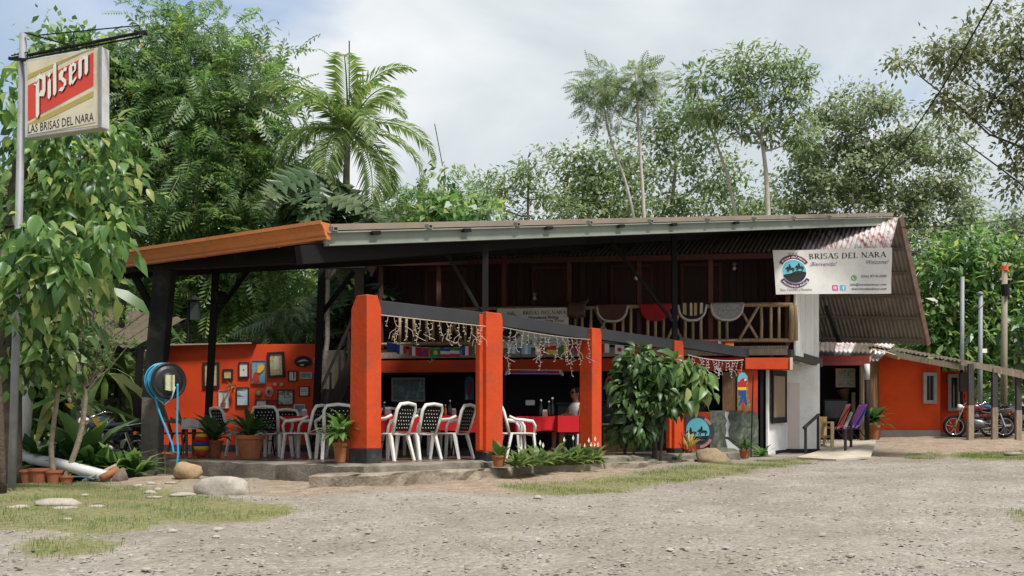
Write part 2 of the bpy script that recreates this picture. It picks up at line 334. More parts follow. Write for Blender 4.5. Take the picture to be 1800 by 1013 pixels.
# grass
pts = []
bb = [(min(p[0] for p in q), max(p[0] for p in q), min(p[1] for p in q), max(p[1] for p in q)) for q in GRASS]
for q, B in zip(GRASS, bb):
    k = min(int((B[1] - B[0]) * (B[3] - B[2]) * 5200), 120000)
    X = rng.uniform(B[0] - .2, B[1] + .2, k); Y = rng.uniform(B[2] - .2, B[3] + .2, k)
    pn = .5 + .28 * np.sin(X * 3.1 + 1.7 * np.sin(Y * 2.3)) + .28 * np.sin(Y * 4.3 + 2 * np.sin(X * 1.7)) + .12 * np.sin(X * 11 + Y * 7)
    ok = rng.random(k) < blur_mask([q], X, Y, .14) * np.clip((pn - .2) * 1.6, .03, 1) ** 1.2 * (.55 + .45 * np.sin(X * 17 + 3 * np.sin(Y * 13)))
    pts += [(a, b_, gz(a, b_)) for a, b_ in zip(X[ok], Y[ok])]
pts = np.array(pts); n = len(pts); a = rng.random(n) * 6.28
GRASSM = leafmat('grass_blades', [(.08, .14, .03), (.12, .2, .045), (.19, .27, .07), (.33, .33, .14)], .3, .6)
v, f = scat([(-.05, 0, 0), (.05, 0, 0), (.035, .6, -.12), (0, 1, -.4)], [(0, 1, 2, 3)], pts, np.stack([np.cos(a) * .6, np.sin(a) * .6, np.ones(n)], 1), np.stack([np.cos(a), np.sin(a), -np.ones(n) * .3], 1), .014 + .036 * rng.random(n) ** 1.5)
tag(raw_mesh('grass', v, f, 4, GRASSM), 'short green grass growing in patches beside the road', 'grass', kind='stuff')
# rocks
def rock(name, label, c, r, rz=0, m=None, seed=0, flatb=.35, sub=3):
    import bmesh
    bm = bmesh.new(); bmesh.ops.create_icosphere(bm, subdivisions=sub, radius=1)
    q = random.Random(seed); ph = [(Vector((q.gauss(0, 1), q.gauss(0, 1), q.gauss(0, 1))).normalized(), q.uniform(.72, 1)) for _ in range(9)]
    for vv in bm.verts:
        p = vv.co.normalized(); k = 1
        for nrm, dd in ph:
            t_ = p.dot(nrm)
            if t_ > dd * .9: k = min(k, dd * .9 / t_)
        k *= 1 + .05 * math.sin(p.x * 5 + seed) * math.sin(p.y * 6 + 1) + .03 * math.sin(p.z * 11 + p.x * 9)
        vv.co = Vector((p.x * k * r[0], p.y * k * r[1], max(p.z * k, -flatb) * r[2]))
    me = bpy.data.meshes.new(name); bm.to_mesh(me); bm.free(); me.materials.append(m or ROCK); me.polygons.foreach_set('use_smooth', [True] * len(me.polygons))
    o = bpy.data.objects.new(name, me); COL.objects.link(o); o.location = (c[0], c[1], c[2] + flatb * r[2] * .6); o.rotation_euler = (0, 0, rz)
    return tag(o, label, 'rock', 'stones lying by the roadside')
ROCK = mat('river_rock', (.34, .3, .25), .9, .25, 5, .5, 18, dirt=(.2, .18, .15), damt=.6)
ROCKB = mat('tan_rock', (.36, .25, .14), .9, .25, 4, .6, 15, dirt=(.16, .13, .08), damt=.6)
rock('boulder', 'long smooth grey boulder sloping down at the grass edge', G(392, 868), (.4, .24, .2), -.3, ROCK, 3)
rock('stone_block', 'square tan stone block against the concrete kerb', G(331, 842), (.22, .17, .2), .1, ROCKB, 8, .8)
rock('stone', 'rounded grey stone beside the black post', G(226, 835), (.22, .16, .16), .2, ROCK, 5)
rock('stone', 'dark leaning stone beside the fallen terracotta pipe', G(212, 846), (.13, .12, .17), .9, mat('dark_rock', (.16, .13, .1), .95, .3, 5, .6, 18), 6)
rock('boulder', 'mossy tan boulder in front of the rider mural', G(1250, 813), (.4, .26, .25), -.1, mat('mossy_rock', (.26, .19, .12), .95, .3, 4, .7, 15, dirt=(.1, .1, .05), damt=.8, dscale=4), 12)
rock('stone', 'pale flat stone at the foot of the cacao bush', G(1150, 815), (.2, .12, .08), 0, ROCK, 15)
for i, (x, y, rx, rz_, lb) in enumerate([(265, 868, .11, .1, 'flat pale stone lying just before the boulder in the grass'), (148, 872, .07, .3, 'small brown stone alone in the grass patch'), (272, 875, .13, .1, 'grey stone half sunk in grass near the boulder'),
        (100, 888, .36, 0, 'long flat slab stone sunk at the front of the grass'), (168, 892, .13, .2, 'grey stone just right of the long flat slab'), (30, 893, .17, .1, 'pale stone just left of the long flat slab'), (115, 895, .17, .1, 'tan stone touching the front of the long slab'),
        (383, 932, .075, .1, 'small grey stone where grass meets the gravel road'), (303, 935, .06, .1, 'small tan stone at the gravel edge of the grass'), (380, 945, .05, .3, 'dark bluish pebble at the gravel edge'), (118, 914, .06, .2, 'small round stone below the long flat slab'), (257, 932 + 70, .045, 0, 'lone dark stone on the near road'),
        (945, 876, .09, 0, 'dark brown stone on the road at the grass tip'), (990, 893, .045, 1, 'small brown stone on the road below the grass strip'), (320, 872, .22, .2, 'flat grey stone before the long boulder'), (265, 852, .1, 0, 'white rubble stone near the black post'), (300, 850, .12, 0, 'pale rubble stone near the black post base'), (243, 856, .09, .5, 'tan rubble stone beside the leaning stone'),
        (278, 861, .07, .3, 'small rubble stone in front of the black post'), (1782, 792, .3, .1, 'pale flat rock at the far road edge'), (1725, 922, .05, .2, 'small dark stone at the near road verge'), (1495, 978, .05, .1, 'pale flat pebble on the near road'), (1365, 973, .03, .1, 'black pebble on the near road')]):
    rock('stone', lb, G(x, y), (rx * .85, rx * .6, rx * (.42 if rx < .12 else .2)), rz_, ROCK, 20 + i, .3, 2)

n = 420; d = 6.5 + rng.random(n) ** 1.3 * 15; X = rng.uniform(-900, 900, n) / F * d; pts = np.array([(a, b_, gz(a, b_) + .012) for a, b_ in zip(X, d)]); a = rng.random(n) * 6.28
v, f = scat([(0, 0, 0), (.22, .45, .1), (0, 1, .02), (-.22, .45, .08)], [(0, 1, 2, 3)], pts, np.stack([np.cos(a), np.sin(a), rng.normal(0, .12, n)], 1), np.stack([rng.normal(0, .3, n), rng.normal(0, .3, n), np.ones(n)], 1), .03 + .06 * rng.random(n) ** 2)
tag(raw_mesh('leaf_litter', v, f, 4, leafmat('litter_leaf', [(.06, .04, .025), (.13, .085, .045), (.2, .15, .08), (.1, .11, .04)], .1, .8)), 'scattered dry fallen leaves on the road', 'leaf litter', kind='stuff')
# ------------------------------------------------ the restaurant building
U = V(.66, .751, 0).normalized(); VV = V(-.751, .66, 0).normalized(); FZ = .5
K1 = V(-2.11, 14.5, 0)
bld = thing('restaurant_building', 'long open-sided restaurant with orange pillars, dark wooden upper storey and metal roof', 'building', (0, 20, .45))
def part(mb, name, m, parent=None, **k): return mb.build(name, m, parent or bld, **k)
# slab, floor, apron
A_ = V(-7.0, 17.5, 0); B_ = V(-2.1, 14.05, 0); C_ = B_ + U * 11.3
def rough_slab(pts, z0, z1, jit=.03, seed=1, st=.25):
    q = random.Random(seed); ring = []
    for i in range(len(pts)):
        a, b2 = pts[i], pts[(i + 1) % len(pts)]; n = max(1, int((b2 - a).length / st))
        for k in range(n): p = a.lerp(b2, k / n); ring.append(p + V(q.uniform(-jit, jit), q.uniform(-jit, jit), 0))
    mb = MB(); n = len(ring)
    mids = [V(p.x + q.uniform(-jit, jit) * .8, p.y + q.uniform(-jit, jit) * .8, z0 + (z1 - z0) * .6) for p in ring]
    ctr = sum((p for p in ring), V(0, 0, 0)) / n
    top2 = [p.lerp(ctr, .03) for p in ring]
    mb.v = [(p.x, p.y, z0) for p in ring] + [tuple(p) for p in mids] + [(p.x, p.y, z1 - .025 + q.uniform(-.02, .01)) for p in ring] + [(p.x, p.y, z1) for p in top2]
    for l in range(3): mb.f += [(l * n + i, l * n + (i + 1) % n, (l + 1) * n + (i + 1) % n, (l + 1) * n + i) for i in range(n)]
    mb.f += [tuple(3 * n + i for i in range(n))]
    return mb
part(rough_slab([A_, B_, C_, V(6.0, 27.5, 0), V(-8, 27.5, 0), V(-8.4, 19.5, 0)], -.1, FZ, .02, 2), 'slab', CONC)
fl = MB(); fl.poly([V(-6.5, 17.7, FZ + .004), V(-2.1, 14.55, FZ + .004), V(5.2, 22.9, FZ + .004), V(5.8, 27.3, FZ + .004), V(-7.8, 27.3, FZ + .004)]); part(fl, 'floor', FLOORT)
part(rough_slab([B_ + VV * .3 - U * .75, B_ - VV * .22 - U * .5, B_ - VV * .3 + U * 8.7, B_ + VV * .1 + U * 9.2], -.05, .385, .06, 5), 'apron', mat('broken_concrete', (.27, .225, .17), .95, .3, 3, .9, 18, dirt=(.08, .075, .045), damt=.8, dscale=2))
# pillars
def pillar(px, d, su, sv, top, base, taper=0, chamf=.06):
    K = V((px - 900) / F * d, d, 0); mb = MB()
    def ring(z, g): return [K + U * 0 - VV * 0 + V(0, 0, z), K + U * su + V(0, 0, z), K + U * su + VV * (sv + g) + V(0, 0, z), K + VV * (sv + g) + V(0, 0, z)]
    r = [ring(base + .235, taper), ring(top - chamf * 1.6, 0)]
    r.append([K + V(0, 0, top), K + U * (su - chamf * .6) + V(0, 0, top), K + U * (su - chamf * .6) + VV * (sv - chamf) + V(0, 0, top), K + VV * (sv - chamf) + V(0, 0, top)])
    mb.v = [tuple(p) for q in r for p in q]
    for l in range(2): mb.f += [(l * 4 + i, l * 4 + (i + 1) % 4, l * 4 + 4 + (i + 1) % 4, l * 4 + 4 + i) for i in range(4)]
    mb.f += [(8, 9, 10, 11), (3, 2, 1, 0)]
    o = part(mb, 'pillar', ORANGE, bevel=.012)
    c = K + U * su / 2 + VV * (sv + taper) / 2
    k = MB(); k.obox(V(c.x, c.y, base + .115), U * (su / 2 + .006), VV * ((sv + taper) / 2 + .006), V(0, 0, .119)); part(k, 'plinth', KICK, o, bevel=.008)
    return K, o
PK1, _ = pillar(645, 14.5, .28, .36, 2.97, .48, .04, .12)
PK2, p2o = pillar(855, 16.05, .4, .24, 2.9, .4)
PK3, _ = pillar(1041, 18.6, .3, .3, 2.9, .42)
PK4, p4o = pillar(1186, 20.96, .36, .2, 2.88, .36)
for K, o, z0, z1 in ((PK2, p2o, .66, 2.86), (PK4, p4o, .6, 2.84)):          # orange rib beside the steel upright
    k = MB(); k.obox(K + VV * .12 - U * .04 + V(0, 0, (z0 + z1) / 2), U * .04, VV * .05, V(0, 0, (z1 - z0) / 2)); part(k, 'rib', ORANGE, o, bevel=.01)
def mid(K, su, sv): return K + U * su / 2 + VV * sv / 2
BP = [mid(PK1, .28, .36), mid(PK2, .4, .24), mid(PK3, .3, .3), mid(PK4, .36, .2)]
for i in range(3):
    a, b2 = BP[i], BP[i + 1]; dr = (b2 - a).normalized()
    mb = MB(); mb.beam(a + dr * .145 + V(0, 0, 2.815), b2 - dr * .16 + V(0, 0, 2.79), .12, .215); part(mb, 'tie_beam', GREYP, bevel=.008)
e_ = P(1312, 618, 22.95); mb = MB(); mb.beam(BP[3] + (e_ - BP[3]).normalized() * .1 + V(0, 0, 2.79 - BP[3].z), V(e_.x, e_.y, 2.75), .12, .215); part(mb, 'tie_beam', GREYP, bevel=.008)
# new metal roof
RC = P(580, 396, 14.2); RL = P(130, 466, 17.4); RL.z = RC.z; RR = P(1572, 375, 24.7)
ED = (RL - RC).normalized(); RD = (RR - RC); RN = ED.cross(RD).normalized(); RN = RN if RN.z > 0 else -RN
def rk(x):
    k = (x - 900) / F; return (k * RC.y - RC.x) / (RD.x - k * RD.y)
def roofz(X, Y): return RC.z - (RN.x * (X - RC.x) + RN.y * (Y - RC.y)) / RN.z
mb = MB(); LE = 6.6
nw = 14
for i in range(nw):                                     # roofing sheets laid side by side from eave to top
    a0, a1 = LE * i / nw, LE * (i + 1) / nw - .012
    q = MB(); pr = []
    for k in range(9):
        w_ = a0 + (a1 - a0) * k / 8; h_ = .02 if k % 2 else 0
        pr.append((w_, h_))
    vs = []
    for s_ in (-.012, 1.0):
        for w_, h_ in pr: vs.append(RC + ED * w_ + RD * s_ + RN * (h_ + .004 * (i % 2)))
    q.add(vs, [(k, k + 1, 9 + k + 1, 9 + k) for k in range(8)]); part(q, 'roof_sheet', ZINC)
mb.add([RC + ED * .02 - RN * .012, RC + ED * LE - RN * .012, RC + ED * LE + RD - RN * .012, RC + ED * .02 + RD - RN * .012], [(0, 1, 2, 3)]); part(mb, 'roof_shade_sheet', mat('shade_dark_underside', (.03, .026, .024), .7, .2, 2, .05))  # near-black sheet puts the shade under the zinc into its colour
for x in (583, 750, 905, 1033, 1140, 1240, 1322, 1392, 1455):
    p = RC + RD * rk(x) - RN * .055; o = MB(); o.beam(p - ED * .07, p + ED * LE, .1, .065, RN); po = part(o, 'purlin', STEELG)
    o = MB(); o.beam(p - ED * .073, p - ED * .069, .07, .036, RN); part(o, 'hollow_shade', BLACKM, po)  # black plate stands in for the shade inside the hollow tube end
q = MB(); q.beam(RC - RN * .03 - ED * .008, RC + RD * .995 - RN * .03 - ED * .008, .012, .085, RN); part(q, 'rake_trim', mat('brown_flashing', (.25, .2, .155), .6, .2, 1.5, .05, dirt=(.16, .11, .07), damt=.6))
p0 = RC + ED * .06 - RN * .19 - RD * .004; p1 = RC + RD * .99 + ED * .06 - RN * .19
mb = MB(); mb.beam(p0, p1, .06, .2, RN); mb.beam(p0 + RN * .09 - ED * .06, p1 + RN * .09 - ED * .06, .07, .02, RN); mb.beam(p0 - RN * .09 - ED * .06, p1 - RN * .09 - ED * .06, .07, .02, RN); part(mb, 'rake_rafter', STEELG)
for x in (655, 815, 960, 1087, 1180, 1290):
    p = RC + RD * rk(x) - RN * .13 - ED * .04; o = MB(); o.obox(p, ED * .03, RD.normalized() * .07, RN * .028); part(o, 'bracket', BLACKM)
for k in (2.2, 4.4, 6.5):
    mb = MB(); mb.beam(RC + ED * k - RN * .2 + RD * .01, RC + RD * .98 + ED * k - RN * .2, .06, .2, RN); part(mb, 'rafter', BLACKM)
def bbeam(a, b2, w_, h_, name='beam', m=BLACKM): q = MB(); q.beam(a, b2, w_, h_); return part(q, name, m)
up = V(0, 0, .13)
bbeam(P(548, 461, 13.85) + up + VV * .3, P(1046, 425, 18.7) + up + VV * .3, .14, .26); bbeam(P(1030, 419, 18.6) + up + VV * .4, P(1345, 406, 22.4) + up + VV * .4, .12, .2)
a, b2 = P(120, 482, 17.3) + up, P(523, 461, 15.35) + up
bbeam(a, b2, .14, .3); bbeam(P(520, 461, 15.3) + up, P(640, 452, 16.6) + up, .1, .2)
bbeam(P(560, 473, 22) + up, P(640, 473, 22.4) + up, .1, .24)
# gutter
prof = [(0, -.25), (.09, -.25), (.09, -.215), (.12, -.19), (.135, -.13), (.19, -.06), (.21, -.05), (.21, 0), (.195, 0), (.195, -.02), (0, -.02)]
od = V(ED.y, -ED.x, 0).normalized(); od = od if od.y < 0 else -od
GUT = mat('orange_brown_gutter', (.52, .16, .04), .5, .12, 2, .04, dirt=(.3, .1, .035), damt=.5)
mb = MB(); base = RC + V(0, 0, .04); mb.prism([base + od * (a - .02) + V(0, 0, b2) for a, b2 in prof], ED * 7.2); part(mb, 'gutter', GUT)
for k in (1.0, 2.6, 4.2): q = MB(); q.beam(base + ED * k + V(0, 0, -.255), base + ED * k + od * .1 + V(0, 0, -.255), .03, .02); part(q, 'gutter_clip', GUT)
# uprights and braces
def post(x0, y0, x1, y1, d, w_, name='steel_post', m=BLACKM, d2=None):
    q = MB(); q.beam(P(x0, y0, d), P(x1, y1, d2 or d), w_, w_, V(0, 1, 0)); return part(q, name, m, bevel=.006)
c1 = post(270, 700, 291, 468, 16.5, .29, 'concrete_post', mat('black_post_paint', (.014, .0135, .0135), .65, .2, 3, .1, dirt=(.1, .09, .08), damt=.35))
q = MB(); q.beam(P(266, 838, 16.5), P(270, 700, 16.5), .285, .295, V(0, 1, 0)); part(q, 'concrete_post', mat('worn_grey_post', (.13, .115, .1), .9, .35, 3, .4, 30, dirt=(.03, .028, .028), damt=.8, dscale=2), bevel=.01)
for a in ((363, 790, 380, 468, 19.6, .12), (553, 800, 567, 455, 21.6, .14), (205, 700, 221, 478, 22, .1), (853, 562, 853, 428, 16.3, .1), (1186, 605, 1185, 415, 21.1, .11)): post(*a)
for a in ((234, 440 + 40, 276, 560, 17, .11), (440, 470, 378, 556, 19.6, .08), (622, 478, 565, 552, 21.7, .09), (785, 445, 846, 552, 16.35, .06), (1075, 425, 1182, 565, 20.6, .06)): post(*a, name='brace')
# old A-frame roof
f_ = V(-.993, .119, 0); bk = V(.119, .993, 0); FR = V(6.4, 23.04, 0)
def fa(t, off, z): return FR + f_ * t + bk * off + V(0, 0, z)
def corr(a, b2, c, d2, pitch=.11, amp=.022, nv=3, zc=None):
    """corrugated sheet: a-b lower edge, d2-c upper edge"""
    n = max(2, int((b2 - a).length / pitch)) * 6; nr = ((b2 - a).cross(d2 - a)).normalized(); mb = MB()
    def fn(s_, t_):
        p = a.lerp(b2, s_).lerp(d2.lerp(c, s_), t_); return p + nr * amp * math.cos(2 * math.pi * s_ * n / 6)
    mb.grid(fn, n, nv)
    if zc: mb.v = [(x, y, min(z, zc(x, y))) for x, y, z in mb.v]
    return mb
m, t, b = nodes('rusty_corrugated'); N = t.nodes.new; L = t.links.new; tc = N('ShaderNodeTexCoord'); mp = N('ShaderNodeMapping'); mp.inputs['Scale'].default_value = (9, .7, .7); L(tc.outputs['Object'], mp.inputs[0])
n_ = N('ShaderNodeTexNoise'); n_.inputs['Scale'].default_value = 1.1; n_.inputs['Detail'].default_value = 8; n_.inputs['Roughness'].default_value = .65; L(mp.outputs[0], n_.inputs[0])
n2_ = N('ShaderNodeTexNoise'); n2_.inputs['Scale'].default_value = 1.2; n2_.inputs['Detail'].default_value = 6; L(tc.outputs['Object'], n2_.inputs[0])
r_ = N('ShaderNodeValToRGB'); el = r_.color_ramp.elements; el[0].position = .48; el[0].color = (.6, .58, .55, 1); el[1].position = .62; el[1].color = (.24, .035, .03, 1); q = el.new(.55); q.color = (.5, .36, .33, 1); L(n_.outputs[0], r_.inputs[0])
x_ = N('ShaderNodeMixRGB'); x_.blend_type = 'MULTIPLY'; x_.inputs[0].default_value = .7; L(r_.outputs[0], x_.inputs[1]); r2_ = N('ShaderNodeValToRGB'); r2_.color_ramp.elements[0].position = .35; r2_.color_ramp.elements[0].color = (.45, .42, .4, 1); r2_.color_ramp.elements[1].position = .6; L(n2_.outputs[0], r2_.inputs[0]); L(r2_.outputs[0], x_.inputs[2])
L(x_.outputs[0], b.inputs['Base Color']); b.inputs['Roughness'].default_value = .55; b.inputs['Metallic'].default_value = .15
RUST = m
OLD_SHADE_TIN = mat('old_shade_tin', (.19, .172, .15), .6, .25, 2, .05, dirt=(.11, .085, .065), damt=.5)
E0 = P(1565, 439, 22.6); R0 = P(1580, 379, 24.8); clip = lambda x, y: roofz(x, y) - .1
for i in range(13):
    a = E0 + f_ * i * .98; b2 = E0 + f_ * (i * .98 + 1.0); d2 = R0 + f_ * i * .98; c = R0 + f_ * (i * .98 + 1.0)
    off = V(0, 0, .012 * (i % 2)); part(corr(b2 + off, a + off, d2 + off, c + off, nv=6, zc=clip), 'corrugated_sheet', RUST if i < 2 else OLD_SHADE_TIN, smooth=True)  # darker tin on the covered sheets paints in the new roof's shade
ABL, ABR = P(1385, 600, 28.6), P(1631, 606, 28.6); TR = R0 + V(.02, .02, -.01); TL = R0 + f_ * 3.6
for i in range(4):
    s0, s1 = i / 4, (i + 1) / 4 + .01
    part(corr(ABL.lerp(ABR, s1), ABL.lerp(ABR, s0), TL.lerp(TR, s0), TL.lerp(TR, s1), nv=4), 'corrugated_sheet', OLD_SHADE_TIN, smooth=True)
for k in (.04, .22, .4, .58, .76, .95):
    a, b2 = TL.lerp(ABL, k), TR.lerp(ABR, k); dn = V(0, -.06, -.05); q = MB(); q.beam(a + dn, b2 + dn - (b2 - a).normalized() * .12, .05, .07); part(q, 'purlin', mat('grey_brown_batten', (.13, .1, .075), .8, .2, 4, .2))
q = MB(); q.beam(TR + V(.03, 0, 0), ABR + V(.03, 0, 0), .04, .12, V(0, -.6, .8)); part(q, 'barge_board', mat('faded_red_trim', (.34, .24, .21), .7, .25, 5, .1, dirt=(.3, .08, .06), damt=.6))
q = MB(); q.beam(P(1452, 540, 25.2), P(1475, 600, 26.8), .09, .09); part(q, 'strut', BLACKM)
q = MB(); q.beam(E0 + V(0, .08, -.07), E0 + f_ * 12.4 + V(0, .08, -.07), .05, .12); part(q, 'eave_beam', REDPOST)
# upper storey
UW = 1.3
for i in range(62):                                       # vertical planks of the upper wall
    t0 = -.35 + i * .175; z1 = 5.45 if i > 4 else 5.3
    q = MB(); q.obox(fa(t0 + .0875, UW + rnd.uniform(-.006, .006), (2.98 + z1) / 2), f_ * .082, bk * .014, V(0, 0, (z1 - 2.98) / 2)); part(q, 'plank', MAROON)
q = MB(); q.obox(fa(5, UW + .06, 4.2), f_ * 5.4, bk * .02, V(0, 0, 1.3)); part(q, 'wall_backing', mat('dark_backing', (.012, .008, .007)))
for t0, w_ in ((8.3, .9), (5.6, .85), (3.6, .9), (1.9, .85)):       # doors onto the balcony
    q = MB(); q.obox(fa(t0, UW - .03, 3.98), f_ * w_ / 2, bk * .012, V(0, 0, .98)); dr = part(q, 'balcony_door', wood('dark_door', (.018, .007, .006), (.045, .016, .012)))
    for s_ in (-1, 1): q = MB(); q.obox(fa(t0 + s_ * (w_ / 2 + .04), UW - .035, 4.0), f_ * .035, bk * .02, V(0, 0, 1.03)); part(q, 'door_frame', REDPOST, dr)
    q = MB(); q.obox(fa(t0, UW - .035, 5.06), f_ * (w_ / 2 + .08), bk * .02, V(0, 0, .035)); part(q, 'door_frame', REDPOST, dr)
q = MB(); q.obox(fa(5.1, .72, 2.9), f_ * 5.1, bk * .7, V(0, 0, .04)); part(q, 'balcony_floor', OLDW)
q = MB(); q.obox(fa(4.9, 2.5, 2.85), f_ * 5.3, bk * 1.0, V(0, 0, .06)); part(q, 'upper_floor', mat('dark_backing', (.01,) * 3))
q = MB(); q.obox(fa(5.15, .02, 2.79), f_ * 5.12, bk * .05, V(0, 0, .07)); part(q, 'floor_beam', OLDW)
for i in range(14): q = MB(); q.obox(fa(.3 + i * .75, .5, 2.8), f_ * .04, bk * .45, V(0, 0, .055)); part(q, 'joist', OLDW)
q = MB(); q.obox(fa(4.95, .12, 2.525), f_ * 5.05, bk * .14, V(0, 0, .145)); part(q, 'lintel', ORANGE)
for x in (1385, 1249, 1123, 1000, 885, 770, 668):
    t0 = 0; k = (x - 900) / F; t0 = (FR.x - k * FR.y) / (-(f_.x) + k * f_.y)
    q = MB(); q.beam(fa(t0, .1, 2.95), fa(t0, .1, 5.2), .11, .11, V(0, 1, 0)); part(q, 'balcony_post', REDPOST, bevel=.006)
# log railing
rail = MB()
def fx(x): k = (x - 900) / F; return (FR.x - k * FR.y) / (-f_.x + k * f_.y)
rail_o = MB(); rail_o.tube([fa(t, -.02, 3.88 + .015 * math.sin(t * 2.1)) for t in np.arange(-.1, 10.4, .5)], [.05 + .008 * math.sin(i * 1.7) for i in range(21)], 8); RAIL = part(rail_o, 'railing', LOG, smooth=True)
rail_o = MB(); rail_o.tube([fa(t, -.02, 3.06 + .01 * math.sin(t * 1.7)) for t in np.arange(-.1, 10.4, .5)], .045, 8); part(rail_o, 'bottom_rail', LOG, RAIL, smooth=True)
def balus(t0, r=.037, lean=0): q = MB(); q.tube([fa(t0, -.02, 3.05), fa(t0 + lean * .5 + rnd.uniform(-.01, .01), -.02, 3.45), fa(t0 + lean, -.02, 3.87)], [r * 1.05, r, r * .95], 7); part(q, 'baluster', LOG, RAIL, smooth=True)
grp = [1369, 1355, 1338, None, 1297, 1278, 1264, 1232, 1218, 1204, None, 1170, 1166, 1152, 1139, 1109, 1095, 1080, None, 1043, 1039, 1023, 1011, 985, 970, 955, None, 915, 905, 890, 875, 845, 832, 818, None, 780, 775, 762, 750, 728, 715, 703]
prev = None
for i, x in enumerate(grp):
    if x is None:
        a, b2 = fx(prev) + .06, fx(grp[i + 1]) - .02
        for s_ in (0, 1): q = MB(); q.tube([fa(a if s_ else b2, -.035 + .05 * s_, 3.07), fa(b2 if s_ else a, -.035 + .05 * s_, 3.86)], .034, 7); part(q, 'cross_brace', LOG, RAIL, smooth=True)
        prev = grp[i + 1]; continue
    if i and grp[i - 1] is None: continue
    balus(fx(x)); prev = x
balus(fx(1391), .07); balus(fx(1399) , .045, .02)
q = MB(); q.tube([fa(-.05, 0, 3.86), fa(-.05, 1.25, 3.86)], .045, 7); part(q, 'side_rail', LOG, RAIL, smooth=True)
# white end walls
def wallquad(a, b2, z0, z1, m, name='wall', th=.05):
    a = V(a.x, a.y, 0); b2 = V(b2.x, b2.y, 0); q = MB(); d_ = (b2 - a).normalized(); nrm = V(-d_.y, d_.x, 0)
    q.obox((a + b2) / 2 + V(0, 0, (z0 + z1) / 2) + nrm * th / 2, (b2 - a) / 2, nrm * th / 2, V(0, 0, (z1 - z0) / 2)); return part(q, name, m, bevel=.004)
ua, ub = P(1399, 600, 23.15), P(1440, 600, 24.9)
for i in range(5): a, b2 = ua.lerp(ub, i / 5), ua.lerp(ub, (i + 1) / 5 - .008); wallquad(a, b2, 2.72, 5.0, WHITEP, 'siding_board')
q = MB(); q.beam(P(1386, 622, 23.0), P(1442, 638, 24.95), .12, .2); part(q, 'sill_beam', wood('dark_beam_wood', (.02, .015, .012), (.07, .055, .042)))
q = MB(); q.beam(P(1300, 612, 22.9), P(1392, 612, 22.9), .1, .2); 
la, lb_, lc = P(1350, 700, 23.1), P(1382, 700, 24.6), P(1441, 700, 24.55)
wallquad(la, lb_, .4, 2.62, WHITEP); wallquad(lb_, lc, .4, 2.62, WHITEP)
wallquad(la + V(-.01, -.01, 0), lb_ + V(0, -.012, 0), .36, .5, KICK, 'skirting', .045); wallquad(lb_ + V(0, -.012, 0), lc + V(.012, -.012, 0), .36, .52, KICK, 'skirting', .045)
wallquad(lc + V(.0, .06, 0), lc + V(.35, 3.2, 0), .4, 2.62, WHITEP)
wallquad(lb_ + V(.05, -.02, 0), lb_ + V(.42, -.02, 0), .53, 2.15, mat('pinkish_white_door', (.64, .55, .5), .7, .05, 1.3, .05), 'door', .03)
# shutter window on the receding white wall
d_ = (lb_ - la).normalized(); wn = V(d_.y, -d_.x, 0)
q = MB(); c = la.lerp(lb_, .45); q.obox(V(c.x, c.y, 1.78) + wn * .05, d_ * .62, wn * .02, V(0, 0, .56)); sh = part(q, 'shutter', wood('shutter_wood', (.16, .1, .055), (.3, .2, .12)))
for s_ in (-1, 1): q = MB(); q.obox(V(c.x, c.y, 1.78) + wn * .07 + V(0, 0, s_ * .56), d_ * .68, wn * .02, V(0, 0, .07)); part(q, 'shutter_frame', BLACKM, sh)
for s_ in (-1, 1): q = MB(); q.obox(V(c.x, c.y, 1.78) + wn * .07 + d_ * s_ * .62, d_ * .05, wn * .02, V(0, 0, .5)); part(q, 'shutter_frame', BLACKM, sh)
# ground-floor front: orange wall end, door opening, lower wall
wallquad(P(1296, 700, 22.9), P(1332, 700, 22.85), .38, 2.38, ORANGE, 'wall', .12)
wallquad(P(1200, 760, 22.9), P(1296, 760, 22.9), .38, 1.4, ORANGE, 'wall', .12)
q = MB(); q.beam(P(1308, 640, 22.85), P(1388, 640, 22.85), .22, .26); part(q, 'lintel', ORANGE, bevel=.01)
q = MB(); q.beam(P(1386, 640, 22.82), P(1391, 640, 22.82), .24, .28); part(q, 'lintel_end', mat('cream_board', (.5, .44, .34)))
q = MB(); q.obox(P(1338, 720, 22.95), V(.035, 0, 0), V(0, .05, 0), V(0, 0, 1.05)); part(q, 'door_post', BLACKM)
wallquad(P(1270, 690, 22.95), P(1297, 690, 22.95), 1.4, 2.32, BROWNW, 'shutter', .03)
# dark interior
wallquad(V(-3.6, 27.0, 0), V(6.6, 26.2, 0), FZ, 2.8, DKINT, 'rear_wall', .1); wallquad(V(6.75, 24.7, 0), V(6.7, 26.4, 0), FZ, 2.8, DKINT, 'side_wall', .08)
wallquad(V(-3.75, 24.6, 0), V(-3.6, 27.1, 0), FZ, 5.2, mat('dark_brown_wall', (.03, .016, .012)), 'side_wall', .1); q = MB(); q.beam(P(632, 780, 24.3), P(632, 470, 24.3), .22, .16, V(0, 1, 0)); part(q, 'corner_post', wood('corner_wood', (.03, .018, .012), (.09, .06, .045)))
q = MB(); q.box((2.9, 24.3, 1.05), (3.6, .5, 1.1)); q.box((2.9, 24.25, 1.62), (3.7, .62, .05)); part(q, 'bar_counter', mat('black_counter', (.012, .011, .011), .35), bevel=.01)
for z in (1.75, 2.05): q = MB(); q.box((3.2, 26.15, z), (3.0, .25, .03)); part(q, 'bar_shelf', BROWNW)
